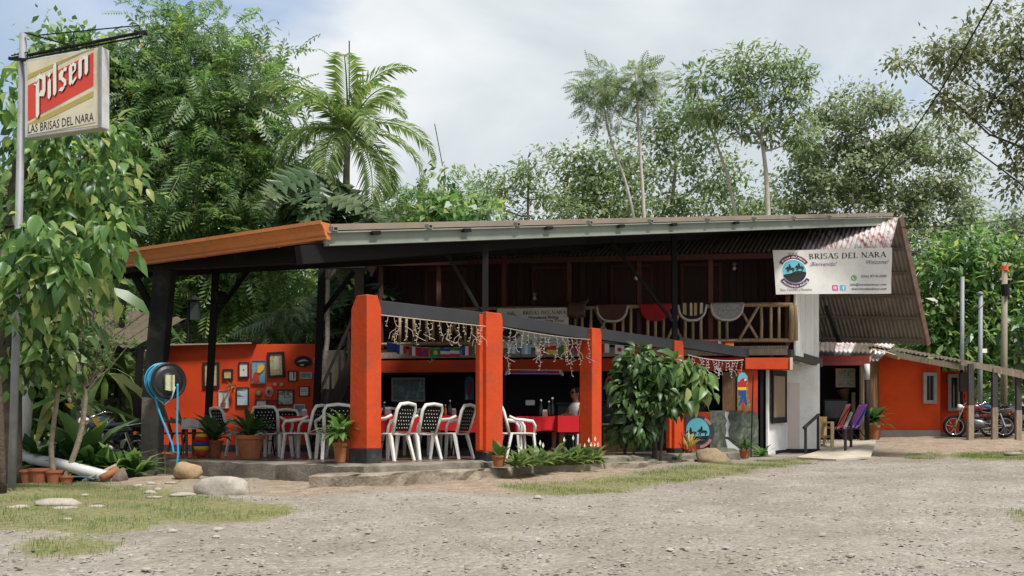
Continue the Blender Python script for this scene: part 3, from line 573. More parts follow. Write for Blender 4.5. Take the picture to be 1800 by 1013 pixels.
# red picture wall and its neighbours
wallquad(P(262, 700, 22.2), P(558, 700, 21.9), FZ, 2.88, RED_W, 'picture_wall', .16)
wallquad(P(262, 700, 22.19), P(558, 700, 21.89), FZ, .66, mat('slate_skirting', (.03, .04, .055)), 'skirting', .03)
q = MB(); q.beam(P(260, 608, 22.15), P(445, 604, 22.0), .25, .03); part(q, 'wall_cap', mat('tin_cap', (.3, .24, .17), .6)); q = MB(); q.beam(P(410, 603, 22.05), P(452, 601, 22), .25, .06); part(q, 'wall_cap', BLACKM)
wallquad(P(560, 650, 24), P(604, 650, 23.8), FZ, 2.9, mat('beige_wall', (.3, .26, .19), .8), 'wall', .1)
# staircase
SW = wood('stair_wood', (.016, .01, .007), (.05, .034, .026))
st0, st1 = P(560, 770, 23.0), P(640, 590, 23.3)
q = MB(); q.beam(st0, st1, .06, .28); stc = part(q, 'staircase', SW)
q = MB(); q.beam(st0 + V(0, .8, 0), st1 + V(0, .8, 0), .06, .28); part(q, 'stringer', SW, stc)
for i in range(11): p = st0.lerp(st1, (i + .5) / 11); q = MB(); q.box(p + V(0, .4, .05), (.26, .8, .04)); part(q, 'step', SW, stc)
q = MB(); q.beam(st0 + V(-.05, 0, .9), st1 + V(-.05, 0, .9), .05, .07); part(q, 'handrail', SW, stc)
for i in range(5): p = st0.lerp(st1, (i + .3) / 5); q = MB(); q.beam(p, p + V(0, 0, .9), .05, .05); part(q, 'baluster', SW, stc)
q = MB(); q.obox(P(598, 725, 23.4), V(.5, 0, 0), V(0, .05, 0), V(0, 0, .55)); part(q, 'stair_panel', SW)
# wooden counter near the cacao bush
q = MB(); q.box(P(1085, 775, 22.4) - V(0, 0, .0), (.65, .45, .62)); cb = part(q, 'wooden_counter', wood('yellow_wood', (.2, .12, .04), (.42, .28, .11))); q = MB(); q.box(P(1085, 746, 22.35), (.72, .5, .04)); part(q, 'counter_top', PALEW, cb)
# ------------------------------------------------ vegetation
LEAF4 = ([(0, 0, 0), (.28, .45, .04), (0, 1, -.12), (-.28, .45, .04)], [(0, 1, 2, 3)])
LEAFN = ([(0, 0, 0), (.16, .45, .03), (0, 1, -.1), (-.16, .45, .03)], [(0, 1, 2, 3)])
_v = [(0, 0, 0), (.3, .22, .05), (.4, .5, .02), (.2, .82, -.1), (0, 1.05, -.22), (-.2, .82, -.1), (-.4, .5, .02), (-.3, .22, .05), (0, .25, -.03), (0, .55, -.06), (0, .82, -.13)]
LEAFB = (_v, [(0, 1, 8, 8), (1, 2, 9, 8), (2, 3, 10, 9), (3, 4, 10, 10), (0, 8, 7, 7), (8, 9, 6, 7), (9, 10, 5, 6), (10, 4, 5, 5)])
LEAFB = (_v, [(0, 1, 8), (1, 2, 8), (2, 9, 8), (2, 3, 9), (3, 10, 9), (3, 4, 10), (0, 8, 7), (8, 6, 7), (8, 9, 6), (9, 5, 6), (9, 10, 5), (10, 4, 5)])
LEAFV = ([(x * .7 + .05 * y * y, y * 1.05, z * 1.5 - .12 * y * y) for x, y, z in LEAFB[0]], LEAFB[1])
LEAFS = ([(.0, 0, 0), (.06, .3, .05), (.05, .7, -.04), (0, 1, -.3), (-.05, .7, -.04), (-.06, .3, .05)], [(0, 1, 5), (1, 2, 5), (2, 4, 5), (2, 3, 4)])   # strap leaf
def frond_tpl(n, w, l, droop, fold=.15, taper=True):
    vs = []; fs = []
    for i in range(n):
        t = (i + .6) / n; y = t; z = -droop * t * t
        wl = w * (math.sin(math.pi * min(1, t * .82 + .14)) if taper else 1)
        for s_ in (-1, 1):
            k = len(vs); dl = l / n * .5
            vs += [(0, y - dl * .6, z), (s_ * wl * .5, y + dl * .3 + .04, z + fold * wl * .3), (s_ * wl, y + wl * .35 + .03, z - fold * wl - droop * .1), (s_ * wl * .45, y + dl * 1.6 + .05, z + fold * wl * .2)]
            fs += [(k, k + 1, k + 2, k + 3) if s_ > 0 else (k + 3, k + 2, k + 1, k)]
    k = len(vs); vs += [(-.008, 0, 0), (.008, 0, 0), (.003, 1, -droop), (-.003, 1, -droop)]; fs += [(k, k + 1, k + 2, k + 3)]
    return vs, fs
FROND = frond_tpl(8, .3, 1.0, .25)
def lobed():
    pts = [(0, 0)]; n = 5
    for i in range(n):
        y = .12 + i * .17; w_ = .42 * math.sin(math.pi * (.25 + .13 * i))
        pts += [(w_ * .35, y), (w_ + .03, y + .2), (w_ * .45, y + .15)]
    pts += [(0, 1.1)]
    vs = [(x, y, .06 * abs(x) - .2 * y * y) for x, y in pts]; fs = []; m = [(0, y, -.2 * y * y - .02) for x, y in pts]; k = len(vs)
    vs2 = [(-x, y, z) for x, y, z in vs]; allv = vs + vs2 + m; n_ = len(vs)
    for i in range(n_ - 1): fs += [(i, i + 1, 2 * n_ + i + 1, 2 * n_ + i), (n_ + i + 1, n_ + i, 2 * n_ + i, 2 * n_ + i + 1)]
    return allv, fs
LOBED = lobed()
def bez(a, b2, sag, n=6, jit=0):
    a = Vector(a); b2 = Vector(b2); o = []
    for i in range(n + 1):
        t = i / n; p = a.lerp(b2, t) + V(0, 0, sag * 4 * t * (1 - t)); 
        if 0 < i < n: p += V(rnd.gauss(0, jit), rnd.gauss(0, jit), rnd.gauss(0, jit))
        o.append(p)
    return o
def cloud(blobs, ncl, nper, clr, inner=.45, flatten=.7):
    """leaf sites: clusters spread through ellipsoids given as (px, py, rx_px, ry_px, depth)"""
    tot = sum(b_[2] * b_[3] * b_[4] ** 2 for b_ in blobs); C = []; pos = []; out = []
    for b_ in blobs:
        c = np.array(P(b_[0], b_[1], b_[4])); s_ = b_[4] / F; r = np.array([b_[2] * s_, max(b_[2], b_[3]) * s_ * .8, b_[3] * s_])
        k = max(3, int(ncl * b_[2] * b_[3] * b_[4] ** 2 / tot))
        dirs = unit(rng.normal(size=(k, 3))); rad = inner + (1 - inner) * rng.random(k) ** .5
        cc = c + dirs * rad[:, None] * r; C.append((c, cc))
        for q, dd in zip(cc, dirs):
            n = max(3, int(nper * rng.uniform(.4, 1.6))); g = rng.normal(size=(n, 3)) * clr * rng.uniform(.7, 1.3) * np.array([1, 1, flatten])
            pos.append(q + g); out.append(unit(g + dd * clr * .6))
    return C, np.concatenate(pos), np.concatenate(out)
def foliage(pos, out, tpl, size, m, parent, name='crown', droop=.35, jit=.5, upb=1.0, k=None):
    n = len(pos); dr = out * .8 + rng.normal(size=(n, 3)) * jit + np.array([0, 0, -droop]); up = rng.normal(size=(n, 3)) * .45 + np.array([.25, -.65, upb])
    v, f = scat(tpl[0], tpl[1], pos, dr, up, size * rng.uniform(.42, 1.4, n)); return raw_mesh(name, v, f, len(tpl[1][0]), m, parent)
def trunk_mesh(path, r0, r1, C, nb, m, parent, br=.035, name='trunk', side=8, wob=.05):
    mb = MB(); n = len(path); rs = [r0 + (r1 - r0) * (i / (n - 1)) ** .8 for i in range(n)]; mb.tube(path, rs, side)
    tw_ = sum(len(cc) for _, cc in C)
    for c0, cc in C:
        c0 = Vector(c0); j = min(range(n // 3, n), key=lambda q: abs(path[q].z - (c0.z - .6 * math.hypot(c0.x - path[q].x, c0.y - path[q].y)))); st_ = path[j]
        L_ = (c0 - st_).length; r_ = min(rs[j] * .75, br * (.5 + .3 * L_)); limb = bez(st_, c0, -.1 * L_, 8, wob * L_ * .35); mb.tube(limb, [r_ * (1 - .75 * q / 8) for q in range(9)], 6, False)
        for i in rng.choice(len(cc), max(1, min(len(cc), int(nb * len(cc) / tw_))), replace=False):
            c = Vector(cc[i]); k = rnd.randint(3, 8); l2 = (c - limb[k]).length; rr_ = r_ * (1 - .75 * k / 8) * .6; mb.tube(bez(limb[k], c, -.06 * l2, 4, wob * l2 * .5), [rr_ * (1 - .8 * q / 4) for q in range(5)], 4, False)
    return mb.build(name, m, parent, smooth=True)
def path_px(pts, d): return [P(x, y, d) for x, y in pts]
def smooth_path(p, n=4):
    o = []
    for i in range(len(p) - 1):
        for k in range(n):
            t = k / n; a = p[max(i - 1, 0)]; b2 = p[i]; c = p[i + 1]; e_ = p[min(i + 2, len(p) - 1)]
            o.append(.5 * ((2 * b2) + (c - a) * t + (2 * a - 5 * b2 + 4 * c - e_) * t * t + (3 * b2 - a - 3 * c + e_) * t ** 3))
    o.append(p[-1]); return o
LM = {'yellowgreen': leafmat('yellow_green_leaf', [(.05, .11, .035), (.095, .18, .055), (.16, .255, .08), (.27, .34, .12)], .5),
      'fresh': leafmat('fresh_leaf', [(.03, .075, .02), (.07, .15, .04), (.12, .23, .065), (.2, .31, .1), (.36, .4, .13)], .5),
      'deep': leafmat('deep_green_leaf', [(.025, .06, .016), (.045, .095, .024), (.07, .14, .035), (.1, .18, .05)], .3, .4),
      'under': leafmat('understory_leaf', [(.065, .12, .035), (.11, .17, .05), (.165, .23, .075), (.23, .29, .11)], .45, .4),
      'olive': leafmat('olive_leaf', [(.075, .135, .05), (.125, .195, .075), (.195, .26, .105), (.31, .33, .15)], .5, .45),
      'grey': leafmat('grey_olive_leaf', [(.11, .155, .08), (.175, .225, .12), (.25, .3, .16), (.38, .37, .22)], .5, .45),
      'brown': leafmat('brown_olive_leaf', [(.08, .1, .05), (.13, .155, .075), (.19, .22, .1), (.28, .27, .14)], .5, .5),
      'palm': leafmat('palm_leaf', [(.08, .15, .045), (.13, .21, .06), (.2, .27, .085), (.3, .34, .12)], .45, .45),
      'bread': leafmat('breadfruit_leaf', [(.045, .09, .04), (.08, .13, .06), (.13, .18, .09), (.2, .25, .13)], .4, .3),
      'yellow': leafmat('yellow_flower', [(.6, .42, .02), (.7, .5, .03), (.55, .33, .02)], .3), 'dry': leafmat('dry_leaf', [(.3, .24, .06), (.4, .34, .1), (.26, .16, .06)], .3)}
TREES = 'trees around the restaurant'
def tree(name, label, d, trunk, blobs, ncl, nper, clr, tpl, size, lm, bark=None, r0=.16, r1=.05, nb=40, br=.035, droop=.35, inner=.45, extra=None, flatten=.7, jit=.5, cat='tree'):
    tp = smooth_path(path_px(trunk, d)); b_ = tp[0]
    base = V(b_.x, b_.y, gz(b_.x, b_.y)); root = thing(name, label, cat, base, TREES)
    tp = smooth_path([base] + path_px(trunk, d)[1:]) if trunk[0][1] > 600 else tp
    C, pos, out = cloud([tuple(q) + ((d,) if len(q) == 4 else ()) for q in blobs], ncl, nper, clr, inner, flatten)
    foliage(pos, out, tpl, size, LM[lm], root, droop=droop, jit=jit)
    trunk_mesh(tp, r0, r1, C, nb, bark or BARK, root, br)
    if extra:
        k, n_, mm, sz = extra; sel = pos[rng.choice(len(pos), n_, replace=False)]; sel = np.repeat(sel, k, axis=0) + rng.normal(size=(n_ * k, 3)) * .09
        foliage(sel, unit(rng.normal(size=(len(sel), 3))), LEAF4, sz, LM[mm], root, name='blossom', droop=0)
    return root
# big yellow-flowered tree with feathered leaves
tree('feather_leaf_tree', 'tall dense tree with feathered leaves and yellow blossom beside the beer sign', 27, [(330, 740), (325, 600), (318, 450), (320, 300), (330, 160)],
     [(300, 85, 55, 50), (265, 60, 22, 35), (395, 75, 55, 45), (360, 55, 20, 30), (245, 150, 70, 60), (400, 150, 80, 65), (330, 220, 130, 80), (225, 260, 60, 70), (430, 260, 80, 80), (330, 340, 140, 90), (470, 360, 45, 90), (265, 420, 80, 70), (400, 440, 100, 70), (300, 520, 80, 70), (460, 520, 60, 60)],
     640, 8, .42, FROND, .72, 'yellowgreen', BARKD, .22, .08, 90, .04, .35, .45, (7, 60, 'yellow', .16))
tree('slim_sapling', 'thin wispy branch tips rising at the edge of the dense flowering tree', 27.5, [(440, 740), (445, 500), (452, 300), (460, 160)], [(470, 95, 28, 45), (490, 170, 28, 40), (500, 220, 30, 25), (455, 130, 30, 45)], 60, 8, .28, LEAFN, .22, 'olive', BARK, .08, .02, 30, .02)
tree('feather_leaf_tree', 'dark trunk tree with feathered leaves behind the picture wall', 31, [(470, 745), (465, 600), (440, 480), (430, 380)], [(420, 500, 110, 70), (500, 540, 80, 60), (330, 560, 90, 60), (560, 560, 70, 60), (250, 560, 70, 60), (180, 500, 70, 70)], 240, 8, .45, FROND, .75, 'yellowgreen', BARKD, .2, .1, 40, .04, .4, .4, (6, 20, 'yellow', .16))
tree('understory_tree', 'shadowy broadleaf tree low behind the black braces', 34, [(390, 745), (395, 600), (400, 500)], [(330, 620, 140, 70), (480, 620, 140, 70), (180, 620, 120, 80), (620, 540, 90, 120), (560, 430, 80, 80)], 300, 16, .5, LEAF4, .34, 'under', BARKD, .15, .06, 30)
tree('understory_tree', 'pale-trunked forest tree seen through the carport gap', 29, [(345, 720), (352, 620), (368, 520), (372, 440)], [(360, 470, 60, 40), (300, 490, 50, 40)], 50, 9, .35, FROND, .7, 'yellowgreen', BARK, .2, .12, 14)
# breadfruit and banana-like plants
def broad_plant(name, label, d, base, tips, tpl, size, lm, r=.05, nl=8, bark=None, cat='tree', droop=.5, spread=.35):
    b_ = P(base[0], base[1], d); b_.z = gz(b_.x, b_.y) if base[1] > 650 else b_.z
    root = thing(name, label, cat, b_, TREES); mb = MB(); pos = []; out = []
    hub = sum((P(x, y, d) for x, y in tips), V(0, 0, 0)) / len(tips); hub.z = b_.z + (min(P(x, y, d).z for x, y in tips) - b_.z) * .75; mb.tube(bez(b_, hub, 0, 6, .05), [r * (2.2 - .8 * i / 6) for i in range(7)], 8)
    for (x, y) in tips:
        t_ = P(x, y, d + rnd.uniform(-.6, .6)); mb.tube(bez(hub, t_, 0, 6, .04), [r * (1 - .7 * i / 6) for i in range(7)], 6)
        a0 = rnd.random() * 6.28
        for k in range(nl):
            a = a0 + k * 2.4; el_ = rnd.uniform(-.5, .9); pos.append(np.array(t_) - np.array([0, 0, .25 * rnd.random()])); out.append((math.cos(a) * math.cos(el_), math.sin(a) * math.cos(el_), math.sin(el_)))
    mb.build('trunk', bark or BARK, root, smooth=True)
    foliage(np.array(pos), np.array(out), tpl, size, LM[lm], root, droop=droop, jit=.15, upb=1.2); return root
broad_plant('breadfruit_tree', 'breadfruit tree with big dark lobed leaves under the palm', 23.5, (560, 745), [(545, 330), (520, 360), (575, 345), (600, 370), (555, 300), (530, 390), (640, 385), (590, 310), (500, 330), (625, 350), (660, 375)], LOBED, .85, 'bread', .035, 9)
broad_plant('breadfruit_tree', 'breadfruit tree with pale lobed leaves beside the dark staircase post', 25, (600, 745), [(595, 500), (615, 535), (580, 545), (605, 575), (570, 590), (590, 470), (630, 500), (615, 450), (575, 510)], LOBED, .85, 'bread', .03, 9)
broad_plant('fan_leaf_palm', 'low palm with drooping grey-green fronds behind the picture wall', 25.5, (525, 745), [(525, 555), (495, 540), (550, 580), (470, 570)], frond_tpl(16, .28, 1, .5, .3), 1.2, 'bread', .06, 9, BARK)
broad_plant('banana_plant', 'broad yellow-green banana leaf clump behind the left shed roof', 19.5, (150, 760), [(150, 545), (120, 600), (170, 480), (100, 660), (90, 560), (185, 640), (130, 690)], LEAFS, 1.5, 'fresh', .08, 8, BARK, 'plant')
# coconut palm
def palm(name, label, d, trunk, crown, n, length, seed=3, lm='palm'):
    q = random.Random(seed); tp = smooth_path(path_px(trunk, d)); base = V(tp[0].x, tp[0].y, gz(tp[0].x, tp[0].y)); root = thing(name, label, 'palm tree', base, TREES)
    c = P(crown[0], crown[1], d); MB().tube([base] + tp[1:] + [c], [.085] * (len(tp)) + [.07], 10).build('trunk', BARK, root, smooth=True)
    tv, tf = [], []
    for i in range(n):
        az = i * 2.4 + q.uniform(-.25, .25); el = math.radians(80 - 112 * (i / (n - 1))); L_ = length * q.uniform(.8, 1.1); hd = V(math.cos(az), math.sin(az), 0)
        pts_ = []; p = c.copy(); e_ = el; m_ = 16
        for k in range(m_ + 1):
            pts_.append(p.copy()); p = p + (hd * math.cos(e_) + V(0, 0, math.sin(e_))) * L_ / m_; e_ -= .05 + .15 * (k / m_)
        mb = MB(); mb.tube(pts_, [.03 * (1 - .8 * k / m_) for k in range(m_ + 1)], 4)
        for k in range(2, m_ * 3):
            t = k / (m_ * 3); j = int(t * m_); p = pts_[j].lerp(pts_[min(j + 1, m_)], t * m_ - j); tg = (pts_[min(j + 1, m_)] - pts_[j]).normalized() if j < m_ else tg
            side = tg.cross(V(0, 0, 1)).normalized(); nn_ = side.cross(tg); wl = length * .27 * math.sin(math.pi * min(1, t * .75 + .22)) * q.uniform(.85, 1.1)
            for s_ in (-1, 1):
                dv = (side * s_ * .8 + tg * .75 + nn_ * q.uniform(-.05, .3)).normalized(); e2 = p + dv * wl - V(0, 0, wl * .3); m2 = p + dv * wl * .5 + V(0, 0, .0); w2 = tg * .042
                mb.add([p, m2 + w2, e2, m2 - w2], [(0, 1, 2, 3)])
        mb.build('frond', LM[lm] if i < n else LM['dry'], root)
    return root
palm('coconut_palm', 'coconut palm with arching feathery fronds above the orange gutter', 25, [(600, 745), (602, 600), (604, 450), (608, 330)], (612, 232), 19, 2.75)
# bits of greenery on the roof line
tree('vine_shrub', 'leafy vine climbing a thin pole behind the roof edge', 27, [(778, 745), (778, 500), (780, 360), (782, 290)], [(790, 365, 50, 22), (750, 378, 35, 16), (782, 300, 8, 8), (840, 375, 30, 18)], 45, 12, .2, LEAF4, .26, 'fresh', BARK, .05, .015, 10)
tree('feathery_shrub', 'bright feathery shrub peeking over the roof beside the vine pole', 30, [(720, 745), (718, 500), (715, 390)], [(700, 372, 60, 18), (755, 365, 40, 20), (820, 360, 50, 24)], 60, 8, .3, FROND, .6, 'fresh', BARK, .06, .02, 12)
# roadside trees beyond the roof
tree('feathery_tree', 'wispy dark tree standing alone in front of grey sky behind the roof', 36, [(928, 740), (930, 500), (928, 380), (930, 280)], [(930, 290, 30, 40), (905, 330, 60, 35), (960, 340, 28, 30), (850, 345, 50, 35), (880, 375, 70, 20), (990, 370, 40, 20)], 110, 22, .28, LEAFN, .24, 'olive', BARK, .1, .03, 50, .04, .25, .2, flatten=.4)
tree('roundtop_tree', 'rounded olive-green tree between the wispy tree and the forked white trunk', 40, [(1020, 740), (1022, 500), (1025, 380), (1025, 300)], [(1010, 280, 40, 30), (1080, 285, 60, 30), (1040, 320, 75, 40), (1000, 350, 50, 30), (1090, 350, 60, 40), (1050, 380, 80, 25)], 150, 42, .3, LEAF4, .2, 'olive', BARK, .15, .05, 50, .04)
tree('thin_white_tree', 'slender white-trunked tree with flat leaf tufts at its tip', 33, [(1136, 740), (1134, 500), (1132, 380), (1126, 280), (1121, 200), (1118, 130)], [(1120, 135, 26, 24), (1065, 130, 36, 14), (1045, 165, 36, 14), (1085, 160, 30, 12), (1125, 175, 24, 12), (1090, 215, 12, 10), (1060, 220, 10, 6), (1140, 150, 16, 20)], 60, 9, .2, FROND, .45, 'olive', mat('pale_bark', (.45, .4, .34), .9, .2, 5, .5), .09, .03, 20, .03, .15, .3, flatten=.3)
tree('thin_white_tree', 'leaning second stem beside the slender white-trunked tree', 33.3, [(1130, 740), (1120, 450), (1105, 340), (1075, 250), (1062, 190)], [(1050, 180, 22, 8), (1035, 155, 16, 8)], 14, 8, .22, FROND, .45, 'olive', mat('pale_bark', (.45, .4, .34)), .08, .02, 10, .02, .15, .3)
tree('roundtop_tree', 'hazy olive tree with open crown just right of the slender white trunk', 42, [(1190, 740), (1185, 500), (1180, 380), (1190, 280)], [(1175, 200, 45, 35), (1220, 230, 60, 55), (1150, 250, 40, 40), (1260, 300, 60, 50), (1180, 320, 55, 50), (1150, 365, 60, 25), (1250, 365, 70, 25), (1300, 350, 60, 35)], 190, 40, .32, LEAF4, .2, 'olive', BARK, .16, .06, 60, .04)
tree('forked_tree', 'tall forked tree with pale bare trunk and airy top', 36, [(1350, 740), (1350, 500), (1350, 380), (1346, 300), (1338, 240)], [(1305, 110, 40, 28), (1370, 105, 40, 28), (1250, 140, 45, 24), (1340, 150, 50, 30), (1400, 145, 32, 30), (1290, 190, 55, 30), (1380, 190, 50, 28), (1410, 230, 35, 26), (1240, 190, 30, 20), (1330, 230, 50, 26)], 170, 28, .25, LEAFN, .26, 'olive', mat('pale_bark', (.45, .4, .34)), .15, .06, 60, .05, .3, .3, flatten=.4)
tree('leaning_tree', 'thin pale stem leaning outward below the forked tree', 37, [(1245, 740), (1300, 480), (1285, 340), (1262, 260), (1232, 180), (1222, 150)], [(1225, 150, 28, 14), (1240, 200, 20, 14)], 20, 10, .28, LEAFN, .3, 'olive', mat('pale_bark', (.45, .4, .34)), .1, .02, 16, .03)
tree('broad_tree', 'large broad grey-green tree behind the gable peak', 46, [(1560, 745), (1562, 500), (1565, 380), (1560, 280)], [(1500, 190, 70, 35), (1450, 240, 55, 50), (1550, 230, 80, 55), (1630, 250, 70, 45), (1480, 300, 80, 50), (1580, 310, 90, 50), (1670, 310, 50, 50), (1440, 350, 60, 40), (1540, 370, 80, 45), (1640, 370, 70, 50), (1690, 380, 35, 40), (1620, 430, 80, 40)], 430, 58, .32, LEAF4, .22, 'grey', BARK, .35, .1, 60, .05, .3, .4, flatten=.5)
tree('gap_tree', 'olive tree filling the gap between the forked tree and the broad tree', 48, [(1400, 745), (1402, 500), (1405, 380)], [(1400, 330, 45, 40), (1390, 375, 60, 22), (1330, 375, 50, 18), (1440, 300, 30, 30), (1420, 250, 30, 30)], 100, 50, .34, LEAF4, .2, 'olive', BARK, .2, .08, 20)
tree('overhanging_tree', 'dark tree branch overhanging from the top corner of the view', 21, [(2050, 760), (2030, 500), (1960, 300), (1840, 190), (1740, 180)], [(1780, 40, 45, 35), (1720, 70, 50, 25), (1650, 90, 50, 22), (1600, 105, 35, 16), (1690, 115, 60, 26), (1780, 110, 40, 45), (1760, 190, 60, 30), (1680, 185, 50, 30), (1660, 215, 22, 20), (1795, 250, 30, 50), (1790, 325, 28, 22), (1850, 150, 80, 120), (1870, 20, 60, 50)], 270, 34, .17, LEAF4, .125, 'brown', BARKD, .2, .035, 50, .018, .35, .3)
tree('lush_tree', 'bright green mango-like tree behind the orange annex', 38, [(1700, 745), (1705, 600), (1710, 480)], [(1700, 440, 60, 30), (1660, 480, 60, 50), (1740, 480, 60, 50), (1800, 470, 50, 50), (1650, 550, 60, 50), (1730, 560, 80, 60), (1800, 570, 50, 70), (1660, 610, 60, 40), (1740, 640, 60, 50), (1820, 640, 50, 60), (1620, 590, 40, 40)], 400, 26, .45, LEAFN, .42, 'fresh', BARK, .3, .1, 50, .05, .25, .3)
tree('far_tree', 'pale far tree rising beside the utility pole wire', 55, [(1775, 745), (1775, 500), (1775, 420)], [(1775, 390, 30, 22), (1750, 410, 30, 20), (1800, 410, 30, 30)], 50, 50, .36, LEAF4, .22, 'grey', BARK, .2, .08, 12)
tree('verge_tree', 'grey trunk with climbing leaves standing beyond the parked motorcycles', 34, [(1782, 762), (1784, 700), (1788, 660), (1790, 620)], [(1776, 690, 12, 25), (1800, 600, 30, 40)], 26, 22, .22, LEAF4, .28, 'deep', BARK, .2, .12, 8)
for i, (x, y, rx, ry, d, lm, lb) in enumerate([(1740, 720, 60, 28, 42, 'deep', 'dark low bush behind the parked motorcycles'), (1810, 715, 40, 28, 40, 'fresh', 'bright low bush at the far end of the road'), (1640, 650, 50, 50, 40, 'deep', 'dark bush hidden behind the annex roof'), (120, 690, 110, 60, 23, 'under', 'dark shadowy bush behind the motorcycle'), (20, 640, 60, 120, 20, 'deep', 'dark bush behind the vine-covered trunk'),
        (240, 690, 60, 50, 26, 'under', 'dark bush behind the shed posts'), (20, 420, 70, 140, 21, 'under', 'tall dark thicket behind the sign pole'), (130, 360, 70, 80, 24, 'yellowgreen', 'green thicket between the vine tree and the flowering tree'), (130, 110, 70, 55, 26, 'yellowgreen', 'leafy treetop just behind the sign bracket'), (1500, 560, 60, 60, 36, 'deep', 'bush behind the porch roof'),
        (700, 430, 80, 60, 33, 'deep', 'bush hidden behind the balcony end')]):
    tree('bush', lb, d, [(x, 750), (x, (750 + y) / 2), (x, y)], [(x, y, rx, ry), (x + rx * .4, y + ry * .3, rx * .6, ry * .6)], int(40 + rx * ry * .012 * d / 20), 28, .3, LEAF4, .26, lm, BARKD, .08, .03, 8, cat='bush', inner=.2)
# vine-covered tree by the sign
root = tree('vine_covered_tree', 'tree smothered in large heart-shaped vine leaves behind the sign pole', 14.6, [(15, 860), (18, 700), (22, 500), (30, 330), (60, 200)],
     [(20, 160, 45, 40), (60, 130, 35, 30), (30, 230, 55, 40), (120, 260, 70, 40), (190, 240, 40, 25), (60, 310, 70, 45), (150, 330, 60, 45), (205, 330, 30, 40), (60, 400, 75, 45), (150, 400, 50, 40), (30, 470, 60, 50), (100, 470, 60, 40), (160, 440, 40, 40), (60, 550, 65, 45), (120, 540, 45, 40), (30, 620, 55, 45), (90, 620, 50, 35)],
     260, 10, .18, LEAFV, .18, 'fresh', BARKD, .2, .1, 90, .02, .75, .35, jit=.35)
tree('vine_covered_tree', 'drooping sprays of large vine leaves hanging in front of the sign pole', 12.7, [(5, 880), (0, 700), (-10, 560), (0, 440)], [(40, 410, 40, 25), (90, 430, 40, 25), (35, 460, 40, 22), (110, 480, 30, 30), (60, 500, 50, 25), (20, 540, 25, 25), (190, 430, 22, 30), (200, 400, 14, 14)], 55, 10, .16, LEAFV, .21, 'fresh', BARKD, .05, .02, 50, .012, .8, .3, jit=.3)
tree('frangipani', 'small crooked bare-branched tree with tiny leaf tufts beside the white pipe', 15.2, [(112, 842), (140, 770), (150, 700), (146, 680)], [(205, 600, 12, 8), (228, 560, 5, 5), (185, 575, 6, 6), (212, 545, 5, 5), (160, 575, 6, 5), (140, 590, 12, 10), (230, 600, 4, 4), (170, 640, 16, 10), (190, 620, 6, 5)], 40, 8, .05, LEAF4, .08, 'fresh', mat('lichen_bark', (.3, .25, .18), .9, .35, 8, .8, 30, dirt=(.12, .09, .06), damt=.6), .05, .035, 34, .02, 0, .3)
tree('frangipani', 'second upright speckled stem of bare-branched tree beside the terracotta pots', 15, [(97, 845), (90, 790), (98, 720), (104, 680), (115, 640)], [(110, 640, 14, 12), (125, 660, 12, 10)], 12, 8, .08, LEAFB, .12, 'fresh', mat('lichen_bark', (.3, .25, .18)), .045, .03, 8, .02)
# cacao bush in front of the fourth pillar
root = tree('cacao_bush', 'dense glossy broad-leaved bush growing in front of the fourth orange pillar', 19.6, [(1152, 815), (1150, 770), (1145, 720), (1150, 660)], [(1120, 640, 30, 22), (1105, 690, 28, 40), (1145, 690, 38, 45), (1180, 680, 30, 35), (1125, 740, 34, 28), (1155, 650, 34, 16), (1110, 760, 18, 16)], 180, 13, .12, LEAFV, .19, 'deep', BARKD, .06, .03, 40, .02, .6, .3, jit=.4)
b_ = P(1097, 808, 19.7); MB().tube([V(b_.x, b_.y, gz(b_.x, b_.y)), P(1100, 770, 19.7), P(1112, 720, 19.7)], [.035, .03, .02], 6).build('stem', BARKD, root, smooth=True)
tree('cacao_branch', 'large pale drooping leaves reaching from the bush toward the string lights', 19.4, [(1160, 815), (1170, 730), (1200, 660)], [(1195, 650, 30, 14), (1222, 662, 20, 18), (1235, 682, 14, 12), (1208, 695, 14, 12), (1165, 640, 26, 10)], 36, 6, .1, LEAFV, .27, 'fresh', BARKD, .03, .012, 24, .012, .9, .3, jit=.25, cat='bush')
# strap-leaved plants
def strap_plant(name, label, c, n, size, lm, pot=None, h=0, cat='plant', group='potted and bedded plants', tpl=LEAFS, el=(.2, 1.2), wide=1.0):
    root = thing(name, label, cat, c, group); c = Vector(c); pos = []; out = []
    for k in range(n):
        a = k * 2.4 + rnd.uniform(-.3, .3); e_ = rnd.uniform(*el); pos.append((c.x + .03 * math.cos(a), c.y + .03 * math.sin(a), c.z + h + rnd.uniform(-.02, .04))); out.append((math.cos(a) * math.cos(e_), math.sin(a) * math.cos(e_), math.sin(e_)))
    tv = [(x * wide, y, z) for x, y, z in tpl[0]]
    n_ = len(pos); v, f = scat(tv, tpl[1], np.array(pos), np.array(out), np.tile([0, -.1, 1.], (n_, 1)), size * rng.uniform(.7, 1.2, n_)); raw_mesh('leaves', v, f, len(tpl[1][0]), LM[lm], root)
    if pot:
        r, hh = pot; MB().lathe([(r * .62, 0), (r * .68, .01), (r * .92, hh * .82), (r * 1.04, hh * .83), (r * 1.06, hh), (r * .95, hh), (r * .93, hh * .9)], c, 20).build('pot', TERRA, root, smooth=False)
        MB().lathe([(r * .92, hh * .88), (.01, hh * .9)], c, 16).build('soil', SOIL, root)
    return root
def tp(x, d, z=FZ + .004): return V((x - 900) / F * d, d, z)
strap_plant('potted_agave', 'spiky green plant in a large terracotta pot at the terrace edge', tp(440, 16.6), 46, .5, 'deep', (.235, .4), .4, wide=1.5)
strap_plant('potted_plant', 'dark drooping plant in a pot just left of the large terracotta pot', tp(377, 17.8), 34, .55, 'deep', (.15, .3), .3, wide=1.6)
